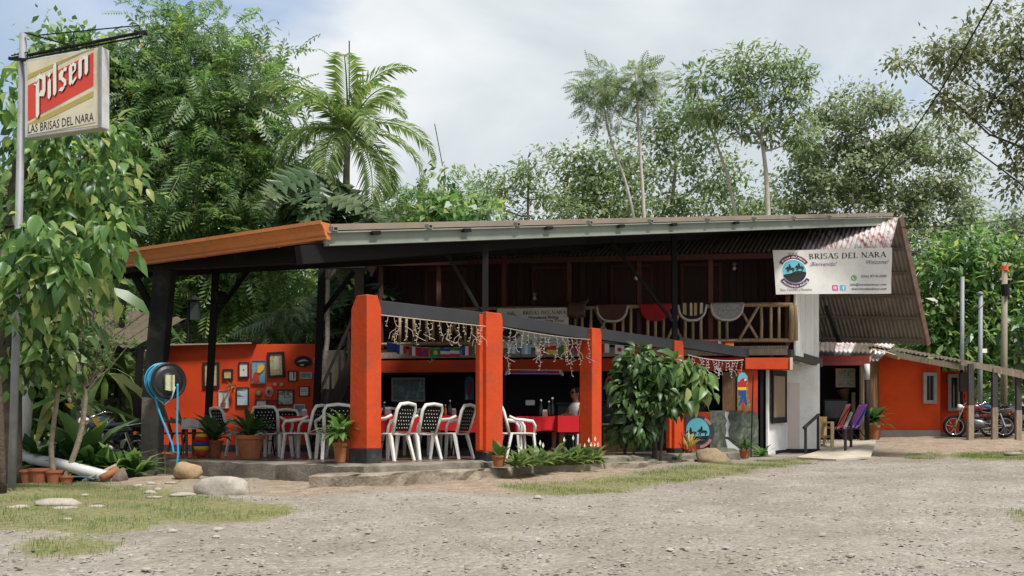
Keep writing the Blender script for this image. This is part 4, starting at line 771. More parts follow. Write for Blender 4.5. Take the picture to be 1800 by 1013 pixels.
strap_plant('potted_plant', 'variegated leafy plant standing against the tallest orange pillar', tp(598, 14.75), 46, .36, 'yellowgreen', (.11, .3), .42, wide=2.2, el=(-.5, 1.2))
strap_plant('potted_plant', 'upper leafy plant leaning on the tallest orange pillar', tp(606, 15.2), 30, .36, 'fresh', (.12, .5), .5, wide=1.8)
strap_plant('potted_flower', 'small terracotta pot with thin flowering stems at the second pillar', tp(877, 15.75, .41), 10, .26, 'deep', (.115, .18), .17, tpl=LEAF4, el=(.3, 1.3))
strap_plant('potted_plant', 'reddish twiggy plant in a pot beside the rider mural', tp(1211, 21.2, .38), 26, .4, 'dry', (.1, .2), .2, el=(.5, 1.4), wide=.8)
strap_plant('potted_plant', 'small plant in a terracotta pot below the waterfall mural', tp(1309, 21.6, .36), 24, .25, 'deep', (.12, .2), .2, el=(.3, 1.3), wide=1.8)
for i, x in enumerate((912, 928, 945, 962, 978, 995, 1010, 1028, 1048)):
    d = 15.6 + (x - 912) * .018; r_ = strap_plant('peace_lily', 'peace lily clump %s in the bed before the third pillar' % ('at the near end', 'second from the near end', 'third from the near end', 'fourth from the near end', 'in the middle', 'just past the middle', 'third from the far end', 'with several white spathes', 'at the far end')[i], tp(x, d, .4), 24, .38, 'under', None, 0, wide=2.2, el=(.2, 1.35))
    if i in (0, 2, 3, 5, 6, 7, 8):
        for k in range(1 + (i > 6) * 2):
            b_ = tp(x + rnd.uniform(-6, 6), d - .05, .4); t_ = b_ + V(rnd.uniform(-.06, .06), 0, rnd.uniform(.24, .42)); MB().tube([b_, t_], .005, 4).build('flower_stalk', LM['deep'], r_)
            q = MB(); q.add([t_, t_ + V(.022, -.02, .04), t_ + V(0, 0, .1), t_ + V(-.02, -.02, .04)], [(0, 1, 2, 3)]); q.build('spathe', flat('white_petal', (.75, .75, .66)), r_)
for x, y, lb, lm, n, sz in ((205, 815, 'spider-like striped clump beside the motorcycle wheel', 'fresh', 40, .6), (170, 818, 'broad dark leaves low beside the white pipe', 'deep', 30, .6), (75, 820, 'dark leaf clump behind the terracotta pots', 'deep', 30, .5), (130, 800, 'dark broad leaf clump between the bare stems', 'deep', 34, .7), (240, 812, 'arching leaf clump before the motorcycle', 'yellowgreen', 26, .5), (60, 790, 'tall dark leaves beside the vertical white pipe', 'deep', 34, .8)):
    strap_plant('garden_plant', lb, P(x, y, 15.7) * 1 if False else V((x - 900) / F * 15.8, 15.8, gz((x - 900) / F * 15.8, 15.8)), n, sz, lm, None, 0, wide=2.2, el=(.2, 1.35))
strap_plant('heliconia', 'heliconia with yellow-orange blooms in front of the motorcycle tank', V((150 - 900) / F * 16, 16, gz(-6.8, 16)), 16, 1.1, 'deep', None, 0, wide=2.4, el=(.9, 1.45))
r_ = bpy.data.objects['heliconia']
for x, y in ((167, 740), (122, 715), (172, 748)): p = P(x, y, 15.85); q = MB(); [q.add([p, p + V(.03, 0, .05), p + V(dx, -.02, dz), p + V(-.01, 0, -.02)], [(0, 1, 2, 3)]) for dx, dz in ((.09, .06), (.1, 0), (-.06, .05), (.06, -.05))]; q.build('bloom', LM['yellow'], r_)
strap_plant('porch_plant', 'leafy green plant in a terracotta pot on the annex porch', tp(1535, 27.3, .72), 40, .55, 'deep', (.24, .4), .45, wide=2.6, el=(.0, 1.3))
for x, d, w_ in ((1340, 22.4, .2), (1095, 19.2, .2), (1190, 20.2, .15)): strap_plant('weed', {1340: 'low weed tuft beside the mural wall', 1095: 'low weeds at the foot of the cacao bush', 1190: 'weed tuft at the base of the fourth pillar'}[x], V((x - 900) / F * d, d, gz((x - 900) / F * d, d)), 26, w_ * 1.6, 'yellowgreen', None, 0, wide=2)
# ------------------------------------------------ lettering helpers
def txt(s_, size=1., shear=0, bold=0, sx=1.):
    c = bpy.data.curves.new('lettering', 'FONT'); c.body = s_; c.size = size; c.shear = shear; c.offset = bold; c.resolution_u = 2
    o = bpy.data.objects.new('lettering', c); me = o.to_mesh(); vs = [(q.co.x * sx, q.co.y) for q in me.vertices]; fs = [tuple(p.vertices) for p in me.polygons]
    o.to_mesh_clear(); bpy.data.objects.remove(o); bpy.data.curves.remove(c)
    x0 = min(q[0] for q in vs); w_ = max(q[0] for q in vs) - x0
    return [(x - x0, y, 0) for x, y in vs], fs, w_
def arc(cx, cy, rx, ry, a0, a1, w0, w1, n=12):
    vs = []
    for i in range(n + 1):
        t = i / n; a = math.radians(a0 + (a1 - a0) * t); w_ = w0 + (w1 - w0) * math.sin(math.pi * t); vs += [(cx + rx * math.cos(a), cy + ry * math.sin(a)), (cx + (rx - w_) * math.cos(a), cy + (ry - w_ * .6) * math.sin(a))]
    return [[vs[2 * i], vs[2 * i + 2], vs[2 * i + 3], vs[2 * i + 1]] for i in range(n)]
def rc(x0, y0, x1, y1): return [(x0, y0), (x1, y0), (x1, y1), (x0, y1)]
def sf(x, y, w_=.3): return rc(x - w_ / 2, y - (.05 if y > .5 else 0), x + w_ / 2, y + (0 if y > .5 else .05))
def dg(x0, y0, x1, y1, w_): return [(x0 - w_ / 2, y0), (x0 + w_ / 2, y0), (x1 + w_ / 2, y1), (x1 - w_ / 2, y1)]
st = lambda x, w_=.14: rc(x - w_ / 2, 0, x + w_ / 2, 1)
SERIF = {'I': ([st(.17), sf(.17, 1), sf(.17, 0)], .36), 'L': ([st(.17), sf(.17, 1), rc(.05, 0, .58, .06), rc(.52, 0, .58, .22)], .64), 'E': ([st(.17), rc(.05, .94, .56, 1), rc(.05, 0, .6, .06), rc(.2, .48, .45, .54), rc(.5, .8, .56, 1), rc(.54, 0, .6, .22)], .68),
         'D': ([st(.17), sf(.17, 1), sf(.17, 0)] + arc(.24, .5, .5, .5, 90, -90, .06, .16), .84), 'B': ([st(.17), sf(.17, 1), sf(.17, 0)] + arc(.24, .75, .32, .25, 90, -90, .06, .14) + arc(.24, .26, .4, .26, 90, -90, .06, .15), .72),
         'R': ([st(.17), sf(.17, 1), sf(.17, 0), dg(.66, 0, .34, .5, .15), sf(.7, 0, .2)] + arc(.24, .74, .36, .26, 90, -90, .06, .15), .78), 'A': ([dg(.1, 0, .4, 1, .06), dg(.72, 0, .4, 1, .15), rc(.2, .3, .6, .36), sf(.1, 0, .24), sf(.72, 0, .28)], .82),
         'N': ([st(.14, .06), st(.7, .06), dg(.68, 0, .14, 1, .15), sf(.14, 0, .24), sf(.12, 1, .22), sf(.7, 1, .24)], .86), 'S': (arc(.3, .74, .25, .26, 10, 270, .06, .13) + arc(.3, .26, .28, .26, 90, -165, .06, .13), .62),
         'T': ([st(.32), rc(.02, .94, .62, 1), rc(.02, .78, .07, 1), rc(.57, .78, .62, 1), sf(.32, 0)], .66), 'O': (arc(.42, .5, .4, .5, 0, 360, .13, .13, 20), .86), 'U': ([rc(.1, .3, .24, 1), rc(.6, .3, .66, 1), sf(.17, 1), sf(.63, 1, .22)] + arc(.38, .3, .28, .3, 180, 360, .13, .06), .8), ' ': ([], .4)}
def serif(s_, size=1.):
    vs = []; fs = []; x = 0; z = 0
    for ch in s_:
        pl, adv = SERIF[ch]
        for p in pl: k = len(vs); z += 1; vs += [((a + x) * size, b_ * size, (z % 7) * .0002) for a, b_ in p]; fs.append(tuple(range(k, k + len(p))))
        x += adv
    return vs, fs, x * size
def lay(t_, fn, m, parent, name='lettering', off=.006):
    """put flat lettering on a surface: fn(x, y) -> point, normal offset handled by fn's third argument"""
    vs, fs, w_ = t_; q = MB(); q.add([fn(x, y, off + z) for x, y, z in vs], fs); return tag(q.build(name, m, parent), kind='stuff')
def plane_map(o, ux, uy, n): return lambda x, y, h: o + ux * x + uy * y + n * h
INK = flat('black_ink', (.012, .012, .014)); WHT = flat('white_print', (.78, .76, .72)); PURP = flat('purple_print', (.09, .02, .1)); CLARET = flat('claret_print', (.13, .02, .05)); TEAL = flat('teal_print', (.1, .38, .45)); GREYI = flat('grey_ink', (.1, .1, .1)); VIOL = flat('violet_ink', (.12, .04, .16))
# ------------------------------------------------ beer sign on its pole
SG = thing('roadside_sign', 'weathered light-box beer sign hanging from a tall galvanised pole', 'sign', G(20, 862))
MB().tube([SG.location - V(0, 0, .1), P(28, 600, 13.3), P(41, 60, 13.35)], [.052, .05, .048], 12).build('pole', GALV, SG, smooth=True)
s0 = P(43, 243, 13.2); s1 = P(179, 224, 12.76); ux = V(s1.x - s0.x, s1.y - s0.y, 0); SWd = ux.length; ux.normalize(); sn = V(ux.y, -ux.x, 0); sz = V(0, 0, 1)
ux = (ux + V(0, 0, .005)).normalized(); SH = 1.04; so = s0.copy()
MB().obox(so + ux * SWd / 2 + sz * SH / 2 - sn * .07, ux * SWd / 2, sn * .07, sz * SH / 2).build('light_box', mat('sign_aluminium', (.55, .54, .52), .45, .1, 4, .05, metal=.3, dirt=(.3, .27, .22), damt=.5), SG, bevel=.012)
SM = plane_map(so, ux, sz, sn)
def spoly(pts, m, h, name): q = MB(); q.poly([SM(x * SWd, y * SH, h) for x, y in pts]); return q.build(name, m, SG)
CREAM = mat('aged_cream_panel', (.62, .55, .4), .6, .1, 2, .02, dirt=(.42, .32, .18), damt=.7, dscale=2.5); GOLD = flat('dull_gold_print', (.42, .33, .1)); REDP = mat('sign_red', (.6, .045, .025), .5, .12, 2, .02)
spoly([(.035, .035), (.965, .035), (.965, .965), (.035, .965)], CREAM, .004, 'face_panel')
spoly([(.05, .21), (.9, .53), (.9, .94), (.05, .66)], REDP, .008, 'red_band')
for y0 in (.115, .74): spoly([(.05, y0), (.9, y0 + .28 if y0 < .5 else y0 + .26), (.9, y0 + .35 if y0 < .5 else .985), (.05, y0 + .06)], GOLD, .007 + y0 * .001, 'gold_stripe')
spoly([(.05, .03), (.93, .075), (.93, .23), (.05, .15)], flat('ivory_strip', (.6, .55, .43)), .009, 'name_strip')
MB().obox(so + ux * (SWd * .985) + sz * SH / 2 + sn * .01, ux * .02, sn * .012, sz * (SH / 2)).build('edge_trim', GALV, SG)
t_ = txt('LAS BRISAS DEL NARA', 1, 0, 0); k = SWd * .85 / t_[2]
lay(t_, lambda x, y, h: SM(SWd * .055 + x * k, SH * (.05 + x / t_[2] * .045) + y * .115 / .73, h), INK, SG, off=.012)
# blackletter word
def stem(x, y0, y1, w_=.26): return [(x, y0 + .1), (x + w_ * .5, y0 - .04), (x + w_, y0 + .12), (x + w_, y1 - .1), (x + w_ * .5, y1 + .06), (x, y1 - .12)]
BLK = [stem(.2, -.55, 1.55, .28), [(.0, 1.25), (.2, 1.1), (.22, 1.3), (.48, 1.62), (.8, 1.35), (.8, 1.15), (.5, 1.35), (.3, 1.2)], stem(.72, .45, 1.4, .26), [(.4, .5), (.85, .3), (.98, .55), (.6, .72)],
       stem(1.15, 0, .98), [(1.15, 1.2), (1.28, 1.06), (1.42, 1.22), (1.28, 1.38)], stem(1.58, 0, 1.6),
       [(2.05, .62), (2.3, .5), (2.42, .95), (2.2, 1.04), (2.02, .9)], [(2.3, .95), (2.62, .82), (2.66, .98), (2.5, 1.08)], [(2.1, .64), (2.28, .72), (2.62, .38), (2.46, .28)], [(2.36, .1), (2.62, .14), (2.62, .42), (2.46, .36)], [(2.0, .1), (2.3, -.06), (2.5, .08), (2.2, .2)],
       stem(2.82, 0, 1.0), [(3.0, .9), (3.12, 1.06), (3.38, .86), (3.38, .6), (3.24, .66), (3.22, .82)], [(3.0, .42), (3.34, .56), (3.38, .66), (3.0, .56)], [(3.0, .1), (3.1, -.06), (3.42, .14), (3.36, .24), (3.12, .14)],
       stem(3.56, 0, 1.0), [(3.74, .8), (3.92, 1.06), (4.16, .9), (4.1, .76), (3.94, .86)], stem(4.04, 0, .96)]
def bl_poly(ids, dx, dy, h):
    q = MB()
    for i in ids: q.poly([SM(SWd * .13 + (x + dx) * SWd * .165, SH * (.345 + x * .08) + (y + dy) * SH * .25, h + i * .00012) for x, y in BLK[i]])
    return q
for i0, i1 in ((0, 4), (4, 6), (6, 7), (7, 12), (12, 16), (16, 19)):
    lt = bl_poly(range(i0, i1), 0, 0, .016).build('letter', flat('letter_cream', (.75, .7, .6)), SG); bl_poly(range(i0, i1), .07, -.05, .012).build('letter_shadow', INK, lt)
for a, b2, r_ in (((17, 104, 13.5), (255, 56, 12.5), .02), ((45, 104, 13.3), (250, 64, 12.6), .012), ((45, 58, 13.3), (130, 82, 13.0), .012), ((68, 62, 13.3), (244, 45, 12.6), .008), ((244, 45, 12.6), (247, 56, 12.6), .008), ((129, 56, 13), (130, 82, 13), .008), ((20, 98, 13.45), (48, 92, 13.3), .008)):
    MB().tube([P(*a), P(*b2)], r_, 6).build('bracket_bar', BLACKM, SG)
for a in ((17, 103, 13.5, 48, 106, 13.2), (238, 56, 12.75, 256, 60, 12.3)): MB().beam(P(*a[:3]), P(*a[3:]), .04, .04).build('bracket_plate', BLACKM, SG)
for x in (.04, .9): MB().tube([so + ux * SWd * x + sz * SH, so + ux * SWd * x + sz * (SH + .08)], .008, 5).build('hanger', BLACKM, SG)
# ------------------------------------------------ banners
def roundel(bm, c, r, parent, partial=False):
    """tour emblem: bm(x, y, h) map, centre c, radius r in banner units"""
    def disc(r0, m, h, nm): q = MB(); q.grid(lambda s_, t: bm(c[0] + r0 * (.001 + t) * math.cos(6.28318 * s_), c[1] + r0 * (.001 + t) * math.sin(6.28318 * s_), h), 40, 6); q.build(nm, m, parent)
    disc(r * 1.06, WHT, .005, 'emblem_ring'); disc(r, TEAL, .007, 'emblem_disc')
    q = MB(); pts_ = [(c[0] + r * math.cos(a), c[1] + r * math.sin(a)) for a in np.linspace(math.radians(197), math.radians(353), 20)] + [(c[0] + r * .55, c[1] + .02 * r), (c[0] + .1 * r, c[1] + 0 * r), (c[0] - .3 * r, c[1] - .18 * r)]
    q.poly([bm(x, y, .014) for x, y in pts_]); q.build('emblem_hill', INK, parent)
    horse = [(-.5, .0), (-.46, .1), (-.36, .16), (-.3, .28), (-.22, .3), (-.16, .2), (0, .17), (.25, .18), (.42, .15), (.5, .0), (.46, -.2), (.4, .02), (.36, -.02), (.38, -.3), (.3, -.3), (.27, -.04), (-.1, -.06), (-.12, -.3), (-.2, -.3), (-.2, -.04), (-.3, -.28), (-.38, -.25), (-.26, .02), (-.36, .08), (-.44, .02)]
    rider = [(-.12, .14), (-.1, .38), (-.06, .42), (-.08, .5), (.02, .56), (.1, .5), (.08, .42), (.14, .34), (.12, .14)]
    for ox, oy, s_ in ((-.36, .18, .62), (.42, .28, .62)):
        for sh_, dh in ((horse, .02), (rider, .0205)):
            q = MB(); q.poly([bm(c[0] + (ox + x * s_ * 1.25) * r, c[1] + (oy + y * s_ * 1.25) * r, dh) for x, y in sh_]); q.build('rider_silhouette', INK, parent)
    for a0, a1, m_, tx, flip in ((148, 32, CLARET, 'Brisas del Nara', 1), (212, 328, PURP, 'Horseback Riding', -1)):
        q = MB(); n = 16; vs = []
        for i in range(n + 1):
            a = math.radians(a0 + (a1 - a0) * i / n)
            for rr_ in (1.1, 1.42): vs.append(bm(c[0] + r * rr_ * math.cos(a), c[1] + r * rr_ * math.sin(a), .012))
        q.add(vs, [(2 * i, 2 * i + 2, 2 * i + 3, 2 * i + 1) for i in range(n)]); q.build('emblem_ribbon', m_, parent)
        t_ = txt(tx, 1, .25, .01)
        def am(x, y, h):
            a = math.radians(a0 + (a1 - a0) * (.06 + .88 * x / t_[2])); rr_ = (1.17 + y * .22) if flip > 0 else (1.36 - y * .22); return bm(c[0] + r * rr_ * math.cos(a), c[1] + r * rr_ * math.sin(a), h)
        lay(t_, am, WHT, parent, off=.015)
def icon(bm, x, y, s_, m, parent, kind):
    q = MB(); r_ = .22 * s_; pts_ = []
    for cx, cy, a0 in ((x + s_ - r_, y + s_ - r_, 0), (x + r_, y + s_ - r_, 90), (x + r_, y + r_, 180), (x + s_ - r_, y + r_, 270)): pts_ += [(cx + r_ * math.cos(math.radians(a0 + k * 30)), cy + r_ * math.sin(math.radians(a0 + k * 30))) for k in range(4)]
    if kind == 'phone': pts_ = [(x + s_ / 2 + s_ * .5 * math.cos(a), y + s_ / 2 + s_ * .5 * math.sin(a)) for a in np.linspace(0, 6.28, 20)[:-1]]
    q.poly([bm(a, b_, .006) for a, b_ in pts_]); o = q.build('icon', m, parent); q = MB()
    if kind == 'camera':
        for k, (r0, r1) in enumerate(((.3, .23), (.14, .0))):
            n = 14; vs = []
            for i in range(n + 1): a = 6.2832 * i / n; vs += [bm(x + s_ / 2 + s_ * r0 * math.cos(a), y + s_ / 2 + s_ * r0 * math.sin(a), .009), bm(x + s_ / 2 + s_ * r1 * math.cos(a), y + s_ / 2 + s_ * r1 * math.sin(a), .009)]
            q.add(vs, [(2 * i, 2 * i + 2, 2 * i + 3, 2 * i + 1) for i in range(n)])
    elif kind == 'letter':
        for p in (rc(.5, 0, .66, .7), rc(.38, .42, .8, .54), rc(.5, .7, .84, .82)): q.poly([bm(x + a * s_, y + b_ * s_, .009 + .0002 * len(q.v)) for a, b_ in p])
    else:
        for p in arc(.62, .62, .42, .42, 180, 270, .12, .16, 6): q.poly([bm(x + a * s_, y + b_ * s_, .009) for a, b_ in p])
    q.build('icon_mark', WHT, parent)
def banner(name, label, c00, c10, c11, c01, texts, em, icons, rip=.03, m=None):
    root = thing(name, label, 'banner', c00, 'tour banners'); W_ = (c10 - c00).length; H_ = (c01 - c00).length; n = ((c10 - c00).cross(c01 - c00)).normalized()
    if n.y > 0: n = -n
    def bm(x, y, h): s_ = x / W_; t = y / H_; return c00.lerp(c10, s_).lerp(c01.lerp(c11, s_), t) + n * (h + rip * (math.sin(s_ * 6 + t * 3) * .6 + .4 * math.sin(s_ * 13 - t * 5) + .5 * math.sin((s_ + t) * 4.2)))
    q = MB(); q.grid(lambda s_, t: bm(s_ * W_, t * H_, 0), 48, 16); q.build('cloth', m or mat('banner_vinyl', (.66, .63, .58), .6, .06, 2, .05, dirt=(.5, .46, .42), damt=.4), root, smooth=True)
    for t_, x, y, sz_, w_, mm in texts:
        kx = w_ / t_[2]; lay(t_, lambda a, b_, h: bm(x + a * kx, y + b_ * sz_, h), mm, root)
    roundel(bm, em[:2], em[2], root)
    for a in icons: icon(bm, *a[:3], a[3], root, a[4])
    for s_, t in ((0, 0), (1, 0), (0, 1), (1, 1), (.5, 1)): p = bm(s_ * W_, t * H_, 0); o = V((s_ - .5) * .12, 0, (t - .5) * .12 if s_ != .5 else .1); MB().tube([p, p + o], .006, 4).build('tie', INK, root)
    return root
b00, b10, b11, b01 = P(1364, 518, 22.25), P(1567, 516, 22.25), P(1567, 436, 22.3), P(1358, 440, 22.3); BW = (b10 - b00).length; BH = (b01 - b00).length
ICOL = [flat('icon_magenta', (.55, .06, .22)), flat('icon_blue', (.1, .4, .6)), flat('icon_green', (.16, .4, .12))]
banner('welcome_banner', 'white welcome banner with round riding emblem hung from the gable corner', b00, b10, b11, b01,
       [(serif('BRISAS DEL NARA'), BW * .305, BH * .79, BH * .12, BW * .645, INK), (txt('\u00a1Bienvenido!', 1, .35), BW * .305, BH * .63, BH * .13, BW * .235, VIOL), (txt('Welcome!', 1, .35), BW * .785, BH * .645, BH * .13, BW * .185, VIOL), (serif('TOUR'), BW * .13, BH * .895, BH * .045, BW * .085, INK),
        (txt('(506) 8718-2085', 1, 0, .01), BW * .74, BH * .36, BH * .075, BW * .22, GREYI), (txt('info@horsebacktour.com', 1, 0, .01), BW * .645, BH * .18, BH * .075, BW * .315, GREYI), (txt('www.horsebacktour.com', 1, 0, .01), BW * .655, BH * .085, BH * .075, BW * .305, INK), (txt('R\u00edos, Cascadas y Monta\u00f1as', 1), BW * .04, BH * .075, BH * .075, BW * .27, GREYI)],
       (BW * .17, BH * .515, BH * .265), [(BW * .488, BH * .07, BH * .13, ICOL[0], 'camera'), (BW * .555, BH * .07, BH * .13, ICOL[1], 'letter'), (BW * .655, BH * .29, BH * .13, ICOL[2], 'phone')])
t0, t1 = fx(875), fx(1000); c00, c10 = fa(t0, -.1, 2.93), fa(t1, -.1, 2.95); c01, c11 = fa(t0, -.09, 3.88), fa(t1, -.09, 3.88); BW = (c10 - c00).length; BH = (c01 - c00).length
banner('tour_banner', 'shaded tour banner tied to the balcony railing behind the grey beam', c00, c10, c11, c01,
       [(serif('BRISAS DEL NARA'), BW * .36, BH * .84, BH * .09, BW * .6, INK), (txt('Horseback Riding', 1, 0, .02), BW * .44, BH * .73, BH * .1, BW * .42, INK), (txt('& Adventure Tour', 1, 0, .02), BW * .44, BH * .64, BH * .1, BW * .5, INK), (serif('TOUR'), BW * .13, BH * .87, BH * .05, BW * .11, INK),
        (txt('info@horsebacktour.com', 1), BW * .55, BH * .17, BH * .07, BW * .4, GREYI), (txt('www.horsebacktour.com', 1), BW * .55, BH * .09, BH * .07, BW * .4, GREYI), (txt('R\u00edos, Cascadas y Monta\u00f1as', 1), BW * .03, BH * .09, BH * .06, BW * .32, GREYI)],
       (BW * .17, BH * .52, BH * .25), [(BW * .42, BH * .08, BH * .12, flat('icon_navy', (.04, .1, .3)), 'letter')], .015)
# ------------------------------------------------ white plastic chairs
def chair_proto(name, frame, panel, dots=True):
    r_ = thing(name, 'chair', 'chair')
    for s_ in (-1, 1):
        MB().beam((s_ * .27, .24, 0), (s_ * .235, .2, .43), .055, .03, (0, 1, 0), .065, .045).build('leg', frame, r_, bevel=.006)
        MB().beam((s_ * .26, -.3, 0), (s_ * .215, -.19, .43), .05, .035, (0, 1, 0), .06, .05).build('leg', frame, r_, bevel=.006)
        MB().tube([(s_ * .235, .22, .42), (s_ * .275, .22, .56), (s_ * .285, .17, .635), (s_ * .285, .02, .65), (s_ * .275, -.14, .665), (s_ * .235, -.235, .72)], [.024, .024, .028, .03, .028, .022], 7).build('armrest', frame, r_, smooth=True)
    q = MB(); q.grid(lambda a, b_: V((a - .5) * (.5 - .06 * (1 - b_)), -.22 + b_ * .47, .43 - .018 * math.sin(math.pi * a) - .02 * max(0, b_ - .85) * 6), 8, 8); q.build('seat', frame, r_, smooth=True, solid=.02)
    bk_ = lambda x, z: V(x, -.2 - (z - .43) * .3 - .06 * (.25 - x * x) / .25 * .5, z)
    q = MB(); q.tube([bk_(-.2, .43), bk_(-.225, .62), bk_(-.235, .8), bk_(-.19, .885), bk_(0, .905), bk_(.19, .885), bk_(.235, .8), bk_(.225, .62), bk_(.2, .43)], [.028, .028, .028, .03, .03, .03, .028, .028, .028], 7); bf = q.build('backrest', frame, r_, smooth=True)
    q = MB(); q.grid(lambda a, b_: bk_((a - .5) * (.36 + .06 * b_), .47 + .39 * b_), 6, 4); q.build('back_panel', panel, bf, solid=.012)
    if dots:
        q = MB()
        for i in range(5):
            for j in range(6):
                x = (i - 2.25 + .5 * (j % 2)) * .066; z = .52 + j * .056; c = bk_(x, z)
                for s_ in (-1, 1): q.add([c + V(-.011, s_ * .009, 0), c + V(0, s_ * .009, -.011), c + V(.011, s_ * .009, 0), c + V(0, s_ * .009, .011)], [(0, 1, 2, 3)])
        tag(q.build('hole_light_dots', frame, bf), kind='stuff')  # pale diamonds stand in for light showing through the panel's holes
    return r_
def yaw(fx_, fy_): return math.atan2(-fx_, fy_)
CH = chair_proto('plastic_chair', PLAST, BLKPANEL); first = True
def place(proto, flagd, loc, rz, label, group):
    global first
    if flagd.get('used'): o = copy_tree(proto, None, loc, rz, label)
    else: proto.location = loc; proto.rotation_euler = (0, 0, rz); flagd['used'] = 1; o = proto
    o['label'] = label; o['category'] = 'chair'; o['group'] = group; return o
FLW = {}; IN = yaw(-.85, .5)
for x, d, rz, lb in ((684, 15.75, yaw(-.85, .5), 'white plastic armchair nearest the tallest pillar, its dotted back turned to the road'), (733, 16.3, yaw(-.8, .6), 'white plastic armchair in the middle of three between the first two pillars'), (792, 16.75, yaw(-.9, .42), 'white plastic armchair closest to the second pillar, beside its left edge'),
        (532, 17.0, yaw(-.95, .3), 'white plastic armchair in front of the smaller red table, facing sideways'), (588, 16.6, yaw(-.35, .93), 'white plastic armchair with square back next to the leaning leafy plant'), (410, 18.8, yaw(.7, .7), 'white plastic armchair behind the large terracotta pot'), (468, 20.2, yaw(.3, -1), 'white plastic armchair on the far side of the smaller red table, under the hats'),
        (500, 20.0, yaw(.1, -1), 'white plastic armchair on the far side of the smaller red table, under the landscape picture'), (608, 18.8, yaw(-.6, -.8), 'white plastic armchair peeking out behind the tallest pillar'), (910, 17.2, yaw(.85, .3), 'white plastic armchair just past the second pillar, facing the right-hand table'), (893, 18.2, yaw(.9, -.1), 'white plastic armchair half hidden by the second pillar'),
        (700, 18.9, yaw(.5, -.85), 'white plastic armchair across the long red table, nearer the tallest pillar'), (765, 19.5, yaw(.5, -.85), 'white plastic armchair across the long red table, nearer the second pillar'), (480, 17.9, yaw(.2, 1), 'white plastic armchair tucked under the front of the smaller red table')):
    place(CH, FLW, tp(x, d), rz, lb, 'white plastic chairs on the terrace')
WC = chair_proto('wooden_chair', wood('chair_wood', (.09, .05, .025), (.24, .15, .08)), mat('dark_leather', (.02, .014, .011), .5), False); FLB = {}
for x, d, rz, lb in ((300, 19.4, yaw(.9, .3), 'brown wooden armchair closest to the thick black post'), (322, 19.7, yaw(.9, .3), 'brown wooden armchair in the middle of the dark row'), (345, 20.0, yaw(.9, .3), 'brown wooden armchair at the inner end of the dark row')):
    place(WC, FLB, tp(x, d), rz, lb, 'brown wooden chairs')
# ------------------------------------------------ tables and cloths
def table(label, clabel, c, ang, L_, W_, name='dining_table'):
    root = thing(name, label, 'table', c, 'terrace tables'); ax = V(math.cos(ang), math.sin(ang), 0); ay = V(-ax.y, ax.x, 0); c = Vector(c)
    MB().obox(c + V(0, 0, .72), ax * L_ / 2, ay * W_ / 2, V(0, 0, .014)).build('tabletop', OLDW, root)
    for i in (-1, 1):
        for j in (-1, 1): MB().tube([c + ax * i * (L_ / 2 - .15) + ay * j * (W_ / 2 - .08), c + ax * i * (L_ / 2 - .12) + ay * j * (W_ / 2 - .1) + V(0, 0, .3), c + ax * i * (L_ / 2 - .2) + ay * j * (W_ / 2 - .12) + V(0, 0, .71)], .016, 6).build('leg', BLACKM, root, smooth=True)
        MB().tube([c + ax * i * (L_ / 2 - .14) - ay * (W_ / 2 - .1) + V(0, 0, .28), c + ax * i * (L_ / 2 - .14) + ay * (W_ / 2 - .1) + V(0, 0, .28)], .012, 6).build('crossbar', BLACKM, root)
    cl = MB(); n = 60; rings = []
    def per(t):
        per_ = [(-1, -1), (1, -1), (1, 1), (-1, 1)]; s_ = t * 4; i = int(s_) % 4; f__ = s_ - int(s_); a = per_[i]; b_ = per_[(i + 1) % 4]; return a[0] + (b_[0] - a[0]) * f__, a[1] + (b_[1] - a[1]) * f__
    for lvl, (o_, z) in enumerate(((.0, .742), (.01, .735), (.02, .65), (.03, .55), (.035, .46))):
        for k in range(n):
            a, b_ = per(k / n); wv = (.02 * math.sin(k * 1.9) + .015 * math.sin(k * .83)) * (lvl / 4) if lvl > 1 else 0; corner = abs(a) > .93 and abs(b_) > .93
            oo = o_ + wv + .02 * corner * (lvl > 1); zz = z - (.05 * corner + .02 * math.sin(k * .6)) * (lvl == 4)
            cl.v.append(tuple(c + ax * (a * L_ / 2 + (oo if abs(a) == 1 else 0) * (1 if a > 0 else -1)) + ay * (b_ * W_ / 2 + (oo if abs(b_) == 1 else 0) * (1 if b_ > 0 else -1)) + V(0, 0, zz)))
    for l in range(4): cl.f += [(l * n + k, l * n + (k + 1) % n, (l + 1) * n + (k + 1) % n, (l + 1) * n + k) for k in range(n)]
    cl.f.append(tuple(range(n))); o = cl.build('tablecloth', REDCLOTH, None, smooth=False); tag(o, clabel, 'tablecloth', 'red tablecloths')
    return root
ua_ = math.atan2(U.y, U.x)
TB1 = tp(745, 17.75); table('long dining table between the first two pillars', 'long red cloth on the table between the first two pillars', TB1, ua_, 2.3, .75)
TB2 = tp(512, 18.7); table('dining table in front of the picture wall', 'red cloth on the table in front of the picture wall', TB2, -.2, 1.25, .75)
TB3 = tp(952, 19.2); table('dining table beside the seated guest', 'red cloth on the table beside the seated guest', TB3, .25, 1.15, .7)
MB().obox(TB3 + V(.42, -.05, .6), V(.22, .05, 0), V(-.09, .39, 0), V(0, 0, .155)).build('table_runner', REDCLOTH); tag(bpy.data.objects['table_runner'], 'brighter red overlay cloth on the table end by the guest', 'tablecloth', 'red tablecloths')
o = MB(); c = tp(352, 19.2); o.box(c + V(0, 0, .68), (.5, .5, .02)); 
r_ = thing('side_table', 'small table with pale lace cloth beside the dark chairs', 'table', c); o.build('tabletop', PALEW, r_)
for i, j in ((-1, -1), (1, -1), (1, 1), (-1, 1)): MB().beam(c + V(i * .2, j * .2, 0), c + V(i * .2, j * .2, .67), .04, .04).build('leg', BROWNW, r_)
